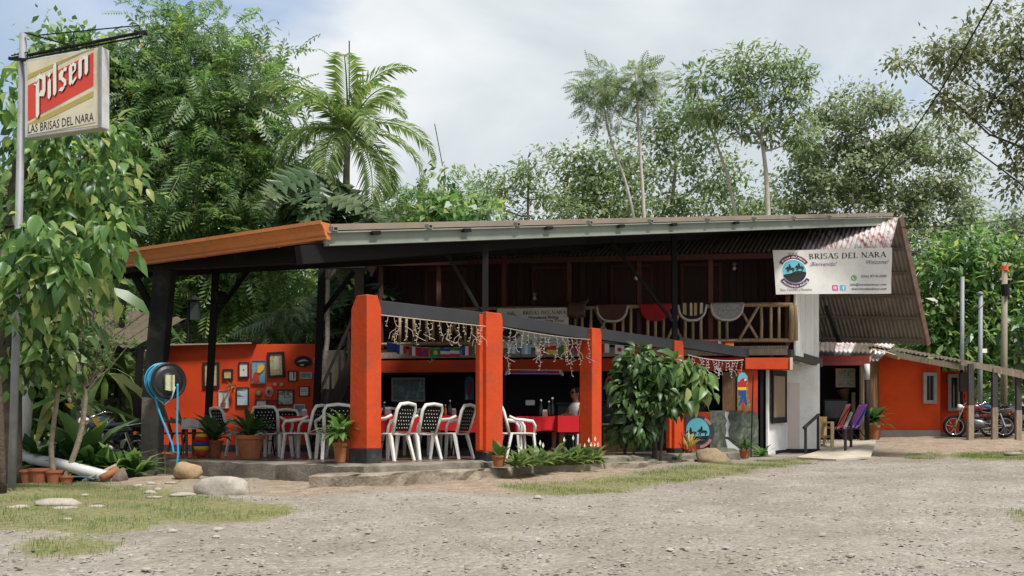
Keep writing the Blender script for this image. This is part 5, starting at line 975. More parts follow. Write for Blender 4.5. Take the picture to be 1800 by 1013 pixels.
MB().lathe([(.36, .5), (.35, .6), (.34, .695), (.01, .697)], c, 14).build('lace_cloth', flat('lace', (.5, .48, .44)), r_)
# table-top things
def bottle(label, p, m, s_=1.):
    r_ = thing('bottle', label, 'bottle', p, 'bottles and holders on the tables')
    MB().lathe([(.033 * s_, 0), (.035 * s_, .02), (.035 * s_, .15 * s_), (.014 * s_, .2 * s_), (.013 * s_, .25 * s_)], p, 10).build('glass_body', m, r_, smooth=True); MB().lathe([(.016 * s_, .25 * s_), (.016 * s_, .275 * s_)], p, 8).build('cap', WHT, r_)
def holder(label, p, m=None):
    r_ = thing('napkin_holder', label, 'napkin holder', p, 'bottles and holders on the tables'); MB().box(Vector(p) + V(0, 0, .05), (.1, .07, .1)).build('box', m or flat('holder_pink', (.5, .3, .3)), r_, bevel=.004); MB().box(Vector(p) + V(0, 0, .1), (.085, .02, .06)).build('napkin', WHT, r_)
DKG = flat('dark_glass', (.012, .014, .012), .15); tz = V(0, 0, .745)
bottle('dark sauce bottle on the long red table near the second pillar', tp(791, 17.9) + tz, DKG); bottle('white-capped dark bottle on the guest table, nearer the wall sign', tp(951, 19.2) + tz, DKG, 1.2); bottle('white-capped dark bottle standing next to the holder on the guest table', tp(965, 19.25) + tz, DKG, 1.1); bottle('tallest white-capped bottle on the guest table', tp(971, 19.3) + tz, DKG, 1.35); bottle('short orange sauce bottle on the long red table', tp(783, 17.7) + tz, flat('sauce', (.4, .1, .02)), .7)
holder('pink napkin holder on the long red table beside the dark bottle', tp(797, 18.0) + tz); holder('napkin holder at the near end of the long red table', tp(682, 16.9) + tz); holder('tan napkin holder on the guest table', tp(958, 19.15) + tz, flat('holder_tan', (.45, .32, .22))); holder('small napkin box on the smaller red table', tp(535, 18.6) + tz)
bottle('small bottle at the near end of the long red table', tp(676, 17.0) + tz, DKG, .8)
# ------------------------------------------------ things on the picture wall
WL0, WL1 = P(262, 700, 22.2), P(558, 700, 21.9); wd_ = V(WL1.x - WL0.x, WL1.y - WL0.y, 0).normalized(); wnr = V(wd_.y, -wd_.x, 0)
def wp(x, y, h=.0):
    k = (x - 900) / F; t = (k * WL0.y - WL0.x) / (wd_.x - k * wd_.y); q = WL0 + wd_ * t; return V(q.x, q.y, CAMZ + (HOR - y) / F * q.y) + wnr * (h + .012)
FRM = flat('dark_frame', (.025, .018, .014)); PAPER = flat('certificate_paper', (.55, .52, .47))
def picmat(name, cols, sc=9):
    if name in MATS: return MATS[name]
    m, t, b = nodes(name); N = t.nodes.new; L = t.links.new; tc = N('ShaderNodeTexCoord'); n = N('ShaderNodeTexNoise'); n.inputs['Scale'].default_value = sc; n.inputs['Detail'].default_value = 5; n.inputs['Distortion'].default_value = 1.5; L(tc.outputs['Object'], n.inputs[0])
    r = N('ShaderNodeValToRGB'); r.color_ramp.interpolation = 'EASE'; el = r.color_ramp.elements; el[0].position = .3; el[0].color = (*cols[0], 1); el[1].position = .7; el[1].color = (*cols[-1], 1)
    for i, c in enumerate(cols[1:-1]): q = el.new(.3 + .4 * (i + 1) / (len(cols) - 1)); q.color = (*c, 1)
    L(n.outputs[0], r.inputs[0]); L(r.outputs[0], b.inputs['Base Color']); b.inputs['Roughness'].default_value = .5; MATS[name] = m; return m
LANDS = picmat('landscape_print', [(.03, .05, .04), (.1, .16, .1), (.4, .42, .36), (.2, .3, .34)]); SEPIA = picmat('sepia_print', [(.25, .18, .08), (.42, .33, .16), (.5, .42, .26)]); SEA = picmat('sea_print', [(.05, .1, .11), (.12, .22, .24), (.3, .42, .44)], 5)
def frame(name, label, x0, y0, x1, y1, bw, fm, pm, extra=None, tilt=0):
    a = wp(x0, y1); b_ = wp(x1, y1); c = wp(x1, y0); d = wp(x0, y0); root = thing(name, label, 'picture', (a + c) / 2, 'pictures on the red wall'); W_ = (b_ - a).length; H_ = (d - a).length
    uu = (wd_ + V(0, 0, tilt)).normalized(); vv = uu.cross(wnr); vv = vv if vv.z > 0 else -vv; o = (a + c) / 2
    MB().obox(o, uu * (W_ / 2 - bw * .5), vv * (H_ / 2 - bw * .5), wnr * .008).build('print', pm, root)
    for s_ in (-1, 1):
        MB().obox(o + vv * s_ * (H_ / 2 - bw / 2) + wnr * .008, uu * W_ / 2, vv * bw / 2, wnr * .016).build('frame_bar', fm, root); MB().obox(o + uu * s_ * (W_ / 2 - bw / 2) + wnr * .008, uu * bw / 2, vv * (H_ / 2 - bw), wnr * .015).build('frame_bar', fm, root)
    if extra:
        for nm, mm, pts_, h in extra: q = MB(); q.poly([o + uu * (px_ - .5) * W_ + vv * (py_ - .5) * H_ + wnr * h for px_, py_ in pts_]); q.build(nm, mm, root)
    return root
frame('framed_picture', 'large dark-framed picture half hidden behind the thin black post', 357, 637, 386, 682, .05, FRM, SEPIA)
frame('framed_picture', 'tiny dark-framed picture above the dried wall plant', 392, 649, 410, 668, .035, FRM, SEPIA)
frame('framed_certificate', 'white certificate in black frame left of the yellow flower painting', 420, 637, 438, 664, .025, FRM, PAPER, [('seal', GREYI, [(.42, .5), (.5, .42), (.58, .5), (.5, .58)], .012)])
frame('flower_painting', 'colourful painting of yellow flowers in a red vase', 443, 634, 468, 675, .008, flat('canvas_edge', (.1, .15, .2)), picmat('painting_blue', [(.08, .16, .26), (.16, .3, .38), (.3, .12, .1)], 4), [('painted_vase', flat('vase_red', (.4, .04, .02)), [(.12, .05), (.5, .05), (.52, .3), (.42, .5), (.2, .5), (.08, .3)], .026), ('painted_flower', flat('paint_yellow', (.7, .4, .03)), [(.4, .5), (.6, .45), (.85, .6), (.95, .75), (.7, .85), (.6, .75), (.5, .85), (.45, .65)], .027), ('painted_table', flat('paint_blue', (.1, .3, .36)), [(.55, .05), (.95, .05), (.95, .35), (.55, .3)], .0255)])
frame('framed_picture', 'tilted picture in a thick black frame, highest on the wall', 471, 619, 501, 664, .055, FRM, SEPIA, [('pale_figure', flat('pale_paint', (.5, .47, .36)), [(.35, .3), (.65, .3), (.68, .75), (.5, .85), (.35, .72)], .013)], .04)
frame('framed_certificate', 'small white certificate under the oval fish plaque', 507, 652, 523, 671, .025, FRM, PAPER, [('printed_bar', GREYI, [(.55, .2), (.7, .2), (.7, .9), (.55, .9)], .012)])
frame('framed_photo', 'narrow pale-framed photo under the oval fish plaque', 528, 655, 549, 666, .02, flat('grey_frame', (.4, .4, .38)), SEA)
frame('framed_certificate', 'white certificate lowest right near the wall end', 526, 679, 544, 697, .02, FRM, PAPER, [('text_line', GREYI, [(.2, .6), (.8, .6), (.8, .64), (.2, .64)], .012), ('text_line', GREYI, [(.2, .45), (.8, .45), (.8, .49), (.2, .49)], .012)])
frame('framed_picture', 'wide landscape in a black frame below the thick-framed picture', 488, 685, 517, 713, .025, FRM, LANDS)
frame('framed_certificate', 'white certificate just above the chairs left of the landscape', 450, 703, 470, 722, .02, FRM, PAPER, [('text_line', GREYI, [(.2, .5), (.8, .5), (.8, .56), (.2, .56)], .012)])
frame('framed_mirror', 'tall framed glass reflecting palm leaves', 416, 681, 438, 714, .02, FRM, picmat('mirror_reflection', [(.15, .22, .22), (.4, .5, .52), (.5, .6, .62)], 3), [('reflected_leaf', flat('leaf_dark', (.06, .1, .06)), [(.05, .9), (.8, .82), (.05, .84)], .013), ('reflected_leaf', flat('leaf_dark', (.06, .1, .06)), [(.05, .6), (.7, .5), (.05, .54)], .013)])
frame('botanical_print', 'pale print of a red potted plant beside the thin black post', 385, 687, 403, 718, .006, flat('pale_edge', (.4, .38, .36)), flat('pale_print', (.5, .48, .46)), [('printed_pot', flat('print_pot', (.35, .08, .05)), [(.25, .1), (.7, .1), (.75, .32), (.2, .32)], .026), ('printed_stem', flat('print_green', (.2, .25, .1)), [(.35, .32), (.5, .85), (.55, .8), (.6, .32)], .026)])
frame('framed_photo', 'small white-framed photo above the table chairs at the wall end', 517, 711, 537, 733, .025, flat('white_frame', (.5, .49, .46)), SEA)
frame('red_folder', 'dark red folded menu standing below the hats', 470, 703, 488, 725, .01, flat('folder_red', (.22, .015, .012)), flat('folder_red2', (.3, .02, .015)))
def wall_disc(name, label, cat, x, y, rx, ry, m, rings):
    o = wp(x, y); root = thing(name, label, cat, o, 'ornaments on the red wall'); s_ = o.y / F
    for i, (k, h, mm, nm) in enumerate(rings):
        q = MB(); pts_ = [o + wd_ * rx * s_ * k * math.cos(a) + V(0, 0, ry * s_ * k * math.sin(a)) for a in np.linspace(0, 6.2832, 25)[:-1]]; q.prism(pts_, wnr * h); q.build(nm, mm, root, bevel=.004)
    return root
r_ = wall_disc('fish_plaque', 'black oval plaque with a silver fish near the wall end', 'plaque', 533, 636, 15, 10, BLACKM, [(1, .03, flat('plaque_black', (.015, .015, .016)), 'plaque_board')])
o = wp(533, 635, .035); q = MB(); q.poly([o + wd_ * a + V(0, 0, b_) for a, b_ in ((-.13, -.03), (-.06, .02), (.04, .035), (.14, -.005), (.04, 0), (-.05, -.015))]); q.build('fish', flat('silver_fish', (.45, .46, .46)), r_); o = wp(532, 642, .036); MB().obox(o, wd_ * .04, V(0, 0, .02), wnr * .002).build('name_plate', GOLD, r_)
wall_disc('straw_hat', 'brown woven hat hung below the flower painting', 'hat', 456, 691, 6.5, 8, None, [(1, .02, flat('hat_brown', (.12, .08, .03)), 'brim'), (.55, .07, flat('hat_tan', (.3, .22, .1)), 'hat_crown')])
wall_disc('striped_hat', 'pale pinkish hat with dark centre hung beside the brown hat', 'hat', 474, 689, 7, 9, None, [(1, .02, flat('hat_pink', (.42, .28, .25)), 'brim'), (.62, .05, flat('hat_rose', (.32, .2, .2)), 'hat_crown'), (.3, .06, INK, 'hat_top')])
wall_disc('butterfly_ornament', 'small pale ornament above the pinkish hat', 'ornament', 484, 676, 3.5, 3, None, [(1, .02, flat('shell', (.45, .3, .22)), 'shell')]); wall_disc('butterfly_ornament', 'small yellowish ornament beside the pale one', 'ornament', 495.5, 676, 3.5, 3, None, [(1, .02, flat('shell2', (.4, .3, .12)), 'shell')])
r_ = wall_disc('sunflower_ornament', 'yellow sunflower ornament on the end of the red wall', 'ornament', 555, 634, 3.5, 6, None, [(1, .03, flat('sun_yellow', (.6, .4, .03)), 'petal_ring'), (.5, .045, flat('sun_brown', (.1, .05, .02)), 'flower_centre')])
strap_plant('wall_plant', 'dried leafy wall plant between the small picture and the mirror', wp(407, 683, .03), 16, .16, 'brown', None, 0, wide=2.5, el=(-.6, 1.2))
# ------------------------------------------------ inside pictures and boards
def board(name, label, cat, outline, d, m, pieces, th=.03):
    pts_ = [P(x, y, d) for x, y in outline]; c = sum(pts_, V(0, 0, 0)) / len(pts_); root = thing(name, label, cat, c, 'painted boards'); q = MB(); q.prism([p for p in pts_], V(0, th, 0)); q.build('board', m, root)
    for i, (nm, mm, pl) in enumerate(pieces): q = MB(); q.poly([P(x, y, d - .004 - .0012 * i) for x, y in pl]); q.build(nm, mm, root)
    return root
def oval(cx, cy, rx, ry, n=20): return [(cx + rx * math.cos(a), cy + ry * math.sin(a)) for a in np.linspace(0, 6.2832, n + 1)[:-1]]
board('sea_painting', 'framed sea painting in the dark interior', 'picture', [(688, 664), (747, 664), (747, 706), (688, 706)], 25.5, flat('grey_frame', (.12, .11, .1)), [('canvas', SEA, [(691, 667), (744, 667), (744, 703), (691, 703)])])
RED_ = flat('parrot_red', (.5, .015, .015)); YEL_ = flat('parrot_yellow', (.7, .45, .02)); BLU_ = flat('parrot_blue', (.015, .06, .25)); BKG = flat('board_green', (.08, .11, .04)); SKYB = flat('board_sky', (.12, .38, .5)); GRN_ = picmat('board_leafy', [(.05, .07, .02), (.12, .15, .05), (.3, .26, .1)], 20)
pout = [(1296, 712), (1296, 665), (1299, 658), (1304, 654.5), (1309, 655), (1314, 661), (1315, 672), (1316, 700), (1319, 712), (1317, 720), (1297, 720)]
board('parrot_board', 'painted scarlet macaw board with blue top beside the wooden shutter', 'board', pout, 22.45, GRN_, [('sky_patch', SKYB, [(1296.3, 672), (1297, 665), (1299.5, 658.5), (1304, 655.2), (1309, 655.8), (1313.4, 661.5), (1314, 668)]), ('red_body', RED_, [(1297, 681), (1299, 672), (1303, 666), (1309, 664.5), (1312, 667), (1312, 681)]), ('yellow_band', YEL_, [(1296.6, 681), (1312, 681), (1312, 686), (1296.6, 686)]), ('blue_wing', BLU_, [(1298.5, 686), (1312, 686), (1311, 696), (1314, 712), (1311, 712), (1307, 702), (1301, 713), (1298.5, 713), (1303, 697), (1299, 692)]), ('red_tail', RED_, [(1306.5, 701), (1310, 718), (1303, 718)]), ('white_face', WHT, [(1308, 666.5), (1312.5, 667.5), (1312, 671), (1309, 670)]), ('beak', INK, [(1310, 668.5), (1313, 669.5), (1311.5, 673)])])
board('toucan_board', 'dim painted toucan board between the third pillar and the bush', 'board', oval(1072, 680, 9, 20), 23.3, flat('board_rust', (.3, .07, .03)), [('bird_body', INK, [(1068, 668), (1074, 666), (1077, 678), (1074, 690), (1067, 688)]), ('bird_bib', YEL_, [(1069, 672), (1074, 671), (1074, 678), (1070, 679)]), ('leafy_base', GRN_, [(1064.5, 690), (1079.5, 690), (1077, 697), (1072, 699.5), (1067, 697)])])
board('parrot_board', 'dim bluish painted bird board in the dark interior', 'board', [(817, 703), (817, 668), (821, 662), (829, 662), (833, 668), (833, 703)], 24.6, flat('board_teal', (.02, .1, .14)), [('red_bird', flat('dim_red', (.16, .012, .014)), [(822, 695), (824, 672), (829, 668), (831, 680), (828, 695)]), ('white_foot', flat('dim_white', (.3, .28, .25)), [(818, 703), (820, 690), (823, 702)])])
def disc_arc(cx, cy, r, a0, a1, r2, n=14): return [(cx + r * math.cos(math.radians(a0 + (a1 - a0) * i / n)), cy - r * math.sin(math.radians(a0 + (a1 - a0) * i / n))) for i in range(n + 1)] + [(cx + r2 * math.cos(math.radians(a1 - (a1 - a0) * i / n)), cy - r2 * math.sin(math.radians(a1 - (a1 - a0) * i / n))) for i in range(n + 1)]
hs = [(-.5, .0), (-.46, .1), (-.36, .16), (-.3, .28), (-.22, .3), (-.16, .2), (0, .17), (.25, .18), (.42, .15), (.5, .0), (.46, -.2), (.4, .02), (.36, -.02), (.38, -.3), (.3, -.3), (.27, -.04), (-.1, -.06), (-.12, -.3), (-.2, -.3), (-.2, -.04), (-.3, -.28), (-.38, -.25), (-.26, .02), (-.36, .08), (-.44, .02)]; rd = [(-.12, .14), (-.1, .38), (-.06, .42), (-.08, .5), (.02, .56), (.1, .5), (.08, .42), (.14, .34), (.12, .14)]
def sil(pts_, cx, cy, s_): return [(cx + x * s_, cy - y * s_) for x, y in pts_]
mx_, my_ = 1226, 760
board('rider_mural', 'round painted mural of two horse riders on blue sky', 'mural', disc_arc(mx_, my_, 30, 95, -95, 0) + [(1205, 790), (1205, 732)], 22.4, flat('mural_charcoal', (.04, .042, .05)), [('blue_sky', TEAL, [(1206, 768)] + [(mx_ + 21 * math.cos(a), my_ - 25 * math.sin(a)) for a in np.linspace(2.75, -.25, 16)]), ('dark_hill', INK, [(1206, 768), (1246.5, 766), (1244, 772), (1236, 779), (1222, 780), (1206, 776)]), ('rider', INK, sil(hs, 1215, 762, 19)), ('rider', INK, sil(rd, 1214, 761, 17)), ('rider', INK, sil(hs, 1234, 760, 19)), ('rider', INK, sil(rd, 1233, 759, 17)), ('ribbon', flat('faded_ribbon', (.35, .16, .16)), disc_arc(mx_, my_, 29, 62, 30, 24, 6)), ('ribbon', flat('faded_ribbon', (.35, .16, .16)), disc_arc(mx_, my_, 29, -28, -80, 24, 8))])
board('waterfall_mural', 'large dark green waterfall mural panel with rounded corner', 'mural', [(1248, 805), (1248, 722), (1320, 722), (1326, 723), (1331, 729), (1333, 740), (1333, 805)], 22.7, picmat('jungle_paint', [(.02, .028, .022), (.05, .065, .045), (.1, .12, .08), (.2, .21, .16)], 4), [('painted_water', picmat('pool_paint', [(.1, .12, .08), (.16, .18, .12), (.22, .22, .16)], 6), [(1249, 788), (1280, 786), (1300, 789), (1325, 790), (1325, 804), (1249, 804)]), ('painted_fall', flat('fall_white', (.5, .52, .5)), [(1275, 724), (1282, 724), (1279, 733), (1283, 746), (1280, 757), (1281, 768), (1275, 768), (1277, 756), (1275, 748), (1278, 740), (1274, 731)]), ('painted_fall', flat('fall_white', (.5, .52, .5)), [(1275, 772), (1283, 773), (1287, 780), (1296, 786), (1304, 793), (1303, 797), (1292, 789), (1279, 788)]), ('painted_rock', flat('rock_dark', (.03, .033, .033)), [(1275, 768), (1283, 770), (1293, 776), (1302, 784), (1305, 792), (1296, 785), (1286, 778), (1277, 771)])])
MB().tube([P(1324, 660, 22.5), P(1320, 806, 22.35)], .015, 6).build('iron_bar', BLACKM); tag(bpy.data.objects['iron_bar'], 'thin black iron bar leaning against the waterfall mural', 'bar')
q = MB(); p = P(932, 708, 24); q.obox(p, V(.11, 0, 0), V(0, .004, 0), V(0, 0, .06)); q.build('paper_notice', WHT); tag(bpy.data.objects['paper_notice'], 'small white paper notice on the dark bar front', 'notice')
# football scarf
sc_ = thing('scarf', 'white blue and red supporter scarf hung under the orange lintel', 'scarf', P(939, 654, 22.9)); s0_, s1_ = P(891, 653.5, 22.9), P(987, 654.5, 22.85); ax = (s1_ - s0_).normalized(); Ls = (s1_ - s0_).length
MB().obox((s0_ + s1_) / 2, ax * Ls / 2, V(0, .008, 0), V(0, 0, .055)).build('knit', flat('scarf_white', (.5, .5, .52)), sc_); MB().obox((s0_ + s1_) / 2 - V(0, .01, 0), ax * Ls * .46, V(0, .003, 0), V(0, 0, .034)).build('stripe', flat('scarf_red', (.4, .02, .03)), sc_); MB().obox((s0_ + s1_) / 2 - V(0, .014, .055), ax * Ls * .48, V(0, .002, 0), V(0, 0, .012)).build('stripe', flat('scarf_blue', (.03, .06, .3)), sc_)
t_ = txt('COSTA RICA', 1, 0, .03); k = Ls * .5 / t_[2]; lay(t_, lambda x, y, h: s0_ + ax * (Ls * .25 + x * k) + V(0, -.016 - h, -.022 + y * .06), flat('scarf_text', (.08, .12, .45)), sc_)
for s_, p in ((-1, s0_), (1, s1_)): MB().tube([p, p + ax * s_ * .03 - V(0, 0, .08)], .03, 6).build('fringe', flat('scarf_white', (.5, .5, .52)), sc_)
# ------------------------------------------------ saddle blankets on the railing
def saddle_pad(label, x0, x1, m, rim, stripes=None):
    t0, t1 = fx(x0), fx(x1); tm = (t0 + t1) / 2; hw = abs(t0 - t1) / 2; root = thing('saddle_blanket', label, 'blanket', fa(tm, -.02, 3.93), 'saddle blankets on the railing')
    def pt(a, b_, h=0):
        xx = (a - .5) * 2; dep = .36 * math.sqrt(max(0, 1 - (abs(xx) ** 2.6))) + .03; s_ = b_ * 2 - 1
        ang = max(-1, min(1, s_ * 4)); zz = 3.88 + .062 + h - (.012 * ang * ang) - max(0, abs(s_) - .2) / .8 * dep; oo = -.02 - math.sin(ang * math.pi / 2) * (.062 + h) * 1.02 * (1 if abs(ang) < 1 else 1) ; return fa(tm - xx * hw * (1 - .06 * abs(s_)), oo, zz)
    MB().grid(lambda a, b_: pt(a, b_), 20, 24).build('pad', m, root, smooth=True, solid=.018)
    if rim:
        for s_ in (0, 1): MB().tube([pt(i / 20, s_, .004) for i in range(21)], .028, 6).build('rim', rim, root, smooth=True)
    for i, (a0, a1, mm) in enumerate(stripes or []): MB().grid(lambda a, b_: pt(a0 + (a1 - a0) * a, .4 + .5 * b_, .014), 4, 12).build('stripe', mm, root)
FLC = mat('fleece', (.5, .47, .42), .95, .15, 20, .5, 60)
saddle_pad('brown saddle blanket with white fleece rim on the railing', 1047, 1105, mat('pad_brown', (.1, .045, .03), .9), FLC); saddle_pad('plain red saddle blanket on the railing', 1123, 1181, mat('pad_red', (.3, .015, .022), .9), None)
saddle_pad('striped cream and black saddle blanket beside the steel post', 1190, 1243, mat('pad_black', (.02, .019, .018), .9), FLC, [(.18, .3, flat('str_tan', (.4, .29, .14))), (.42, .5, flat('str_cream', (.5, .44, .33))), (.56, .66, flat('str_tan', (.4, .29, .14))), (.76, .86, flat('str_cream', (.5, .44, .33)))]); saddle_pad('grey checked saddle blanket nearest the welcome banner', 1247, 1308, picmat('pad_check', [(.06, .06, .06), (.22, .21, .2), (.34, .33, .31)], 40), FLC)
r_ = thing('riding_saddle', 'brown leather saddle slung over the railing beside the tour banner', 'saddle', fa(fx(1014), -.02, 3.93)); LTH = mat('saddle_leather', (.09, .04, .02), .5); tt = fx(1014)
MB().grid(lambda a, b_: fa(tt + (a - .5) * .42, -.02 - .13 * math.sin((b_ - .5) * math.pi), 3.93 + .05 * math.cos((b_ - .5) * math.pi) - max(0, abs(b_ - .5) - .3) * 1.6 + .1 * abs(a - .5)), 10, 12).build('seat', LTH, r_, smooth=True, solid=.03); MB().tube([fa(tt - .2, -.02, 3.98), fa(tt - .27, -.02, 4.08)], [.03, .04], 8).build('horn', LTH, r_)
for s_ in (-1, 1): MB().tube([fa(tt, -.02 + s_ * .14, 3.7), fa(tt, -.02 + s_ * .15, 3.4)], .018, 6).build('stirrup_strap', LTH, r_)
# ------------------------------------------------ bunting and string lights
def catenary(a, b_, sag, n): return [a.lerp(b_, i / n) - V(0, 0, sag * 4 * (i / n) * (1 - i / n)) for i in range(n + 1)]
FC = {'w': flat('flag_white', (.6, .6, .58)), 'r': flat('flag_red', (.42, .02, .03)), 'b': flat('flag_blue', (.03, .06, .3)), 'g': flat('flag_green', (.02, .18, .06)), 'y': flat('flag_yellow', (.62, .42, .03)), 's': flat('flag_sky', (.2, .42, .6)), 'k': INK}
def bunting(label, a, b_, flags, sag=.12):
    root = thing('flag_bunting', label, 'bunting', a, 'strings of small flags'); pts_ = catenary(a, b_, sag, 40); MB().tube(pts_, .006, 4).build('cord', flat('cord', (.5, .48, .44)), root); n = len(flags); dx = (b_ - a).normalized()
    for i, f__ in enumerate(flags):
        t = (i + .5) / n; p = pts_[int(t * 40)]; w_, h_ = .21, .2; k = len(f__[1]); o = MB(); ph = rnd.uniform(-.05, .05)
        root2 = None
        for j, ch in enumerate(f__[1]):
            q = MB()
            if f__[0] == 'v': pp = [(-.5 + j / k, 0), (-.5 + (j + 1) / k, 0), (-.5 + (j + 1) / k, -1), (-.5 + j / k, -1)]
            else: pp = [(-.5, -j / k), (.5, -j / k), (.5, -(j + 1) / k), (-.5, -(j + 1) / k)]
            q.poly([p + dx * x * w_ + V(0, ph * y + .02 * math.sin(x * 4), y * h_) for x, y in pp]); o_ = q.build('flag' if root2 is None else 'flag_stripe', FC[ch], root if root2 is None else root2); root2 = root2 or o_
        if len(f__) > 2:
            c = p + V(0, -.012, -h_ / 2); q = MB(); q.poly([c + dx * .05 * math.cos(a_) + V(0, 0, .05 * math.sin(a_)) for a_ in np.linspace(0, 6.28, 13)[:-1]]); q.build('flag_emblem', FC[f__[2]], root2)
bunting('row of small national flags strung behind the first two pillars', P(680, 601, 21.6), P(850, 604, 21.9), [('h', 'b'), ('v', 'bwr'), ('v', 'rwr'), ('v', 'r', 'b'), ('v', 'g', 'y'), ('h', 'bwr'), ('h', 'gwr'), ('v', 'bwr'), ('v', 'gwr')])
bunting('row of small national flags strung between the second and third pillars', P(868, 603, 21.9), P(1030, 604, 22.1), [('v', 'w', 'k'), ('v', 'wsws'), ('v', 'sws'), ('v', 'wr'), ('h', 'ry'), ('v', 'gyr'), ('v', 'rw')], .05)
bunting('row of small flags above the cacao bush', P(1050, 602, 22.2), P(1180, 607, 22.3), [('v', 'rw'), ('h', 'w', 'r'), ('v', 'wr'), ('v', 'yr'), ('h', 'rwr')], .05)
bunting('short bright flag row under the balcony edge', P(1238, 598, 22.6), P(1292, 598, 22.6), [('h', 'rw'), ('v', 'rwr'), ('h', 'ryr')], .02)
def icicle(label, a, b_, sag, n, lmin, lmax, m, seed):
    q_ = random.Random(seed); root = thing('icicle_lights', label, 'string lights', a, 'icicle string lights'); pts_ = catenary(a, b_, sag, 60); MB().tube(pts_, .008, 4).build('cord', m, root)
    for i in range(n):
        p = pts_[int((i + .5) / n * 60)].copy(); L_ = q_.uniform(lmin, lmax); mb = MB(); path = [p.copy()]; z = 0
        while z < L_:
            st_ = q_.uniform(.04, .08); z += st_; p = p + V(q_.uniform(-.03, .03), q_.uniform(-.02, .02), -st_); path.append(p.copy())
            s_ = q_.choice((-1, 1)); mb.tube([p, p + V(s_ * .03, -.01, q_.uniform(-.02, .02))], [.004, .007], 4)
        mb.tube(path, .004, 4)
        if L_ > .25: e_ = path[len(path) // 2]; mb.tube([e_, e_ + V(q_.choice((-1, 1)) * .08, 0, -.06), e_ + V(q_.choice((-1, 1)) * .1, 0, -.15)], .004, 4)
        mb.build('strand', m, root)
ICE = flat('icicle_wire', (.42, .35, .24)); ICW = flat('icicle_white', (.55, .53, .52)); nv_ = -VV
icicle('warm icicle lights hanging under the first grey beam', BP[0] + nv_ * .1 + U * .15 + V(0, 0, 2.7), BP[1] + nv_ * .1 - U * .2 + V(0, 0, 2.66), .0, 17, .06, .42, ICE, 3)
icicle('thin icicle lights hanging between the second and third pillars', BP[1] + nv_ * .1 + U * .2 + V(0, 0, 2.68), BP[2] + nv_ * .1 - U * .15 + V(0, 0, 2.68), .03, 16, .1, .75, flat('icicle_dim', (.32, .29, .24)), 8)
icicle('bright white icicle lights above the cacao bush and macaw board', P(1209, 624, 21.4), P(1307, 633, 22.5), .06, 17, .1, .4, ICW, 5)
# lamps on the upper wall
for x, y, lb in ((931, 523, 'small bare bulb lamp on the dark upper wall above the tour banner'), (1118, 487, 'brass wall lamp on a red-brown balcony post'), (1300, 470, 'dim ring ornament on the dark upper wall near the banner')):
    p = fa(fx(x), UW - .1 if x != 1118 else .02, 1); p.z = CAMZ + (HOR - y) / F * p.y; r_ = thing('wall_lamp', lb, 'lamp', p, 'lamps on the upper storey'); MB().lathe([(.02, .12), (.05, .1), (.05, .06), (.02, .04)], p, 10).build('fitting', flat('lamp_brass', (.3, .25, .15)), r_, smooth=True); MB().lathe([(.01, .04), (.05, 0), (.045, -.05), (.01, -.08)], p, 10).build('bulb', flat('bulb_glass', (.55, .52, .46), .2), r_, smooth=True); MB().tube([p + V(0, .1, .1), p + V(0, 0, .1)], .01, 5).build('arm', BLACKM, r_)
# hook hanging under the lintel
q = MB(); p = P(756, 628, 21.8); q.tube([p + V(0, 0, .2), p + V(0, 0, .02), p + V(.05, 0, -.06), p + V(0, 0, -.12), p + V(-.05, 0, -.07)], .018, 6); q.build('hanging_hook', flat('hook_yellow', (.35, .28, .12))); tag(bpy.data.objects['hanging_hook'], 'pale hook hanging beneath the first flag row', 'hook')
# ------------------------------------------------ hose reel
p = P(296, 670, 16.05); hr = thing('hose_reel', 'black wall hose reel wound with blue hose on the thick black post', 'hose reel', p); c = V(p.x, p.y - .02, p.z)
RUB = flat('black_rubber', (.014, .014, .015), .45); BLUH = flat('blue_hose', (.03, .3, .5), .35); HOSE2 = flat('pale_hose', (.25, .4, .45), .4)
def tw(v): return c + Matrix.Rotation(.75, 3, 'Z') @ Vector(v)
q = MB(); q.lathe([(.1, .0), (.28, 0), (.3, .03), (.28, .05), (.24, .04), (.2, .06), (.13, .07), (.1, .1), (.02, .1)], (0, 0, 0), 28, 'y'); q.v = [tuple(tw((x, -y, z))) for x, y, z in q.v]; q.build('front_disc', RUB, hr, smooth=False)
q = MB(); q.lathe([(.02, .0), (.2, 0), (.22, .02), (.2, .04), (.02, .04)], (0, .22, 0), 24, 'y'); q.v = [tuple(tw(v)) for v in q.v]; q.build('rear_disc', RUB, hr)
for k in range(6): q = MB(); rr_ = .25 + .02 * (k % 3); q.tube([tw((rr_ * math.cos(a) - .02 * (k > 2), .02 + .03 * k, rr_ * math.sin(a) * (1 + .1 * (k == 4)) - .03 * (k == 4))) for a in np.linspace(0, 6.2832, 25)], .013, 6); q.build('hose_coil', BLUH if k % 3 else HOSE2, hr, smooth=True)
for pts_ in ([(273, 640), (269, 670), (277, 715), (292, 755), (302, 780), (305, 797)], [(312, 675), (312, 700), (311, 760), (313, 795), (311, 815), (308, 828)]): MB().tube(smooth_path([P(x, y, 16.0) for x, y in pts_]), .018, 7).build('hose', BLUH, hr, smooth=True)
q = MB(); q.tube([P(270, 660, 16.02), P(276, 700, 16.0), P(290, 712, 15.98), P(302, 700, 15.98), P(308, 680, 16)], .012, 6); q.build('hose_loop', HOSE2, hr, smooth=True)
q = MB(); q.grid(lambda a, b_: P(294 + 17 * a, 660 + 26 * b_ + 3 * a * (b_ > .9), 15.98) + V(0, -.1 - .02 * math.sin(a * 9), 0), 8, 6); q.build('cloth_rag', mat('rag_cream', (.5, .5, .32), .9, .2, 10, .3), hr, solid=.01)
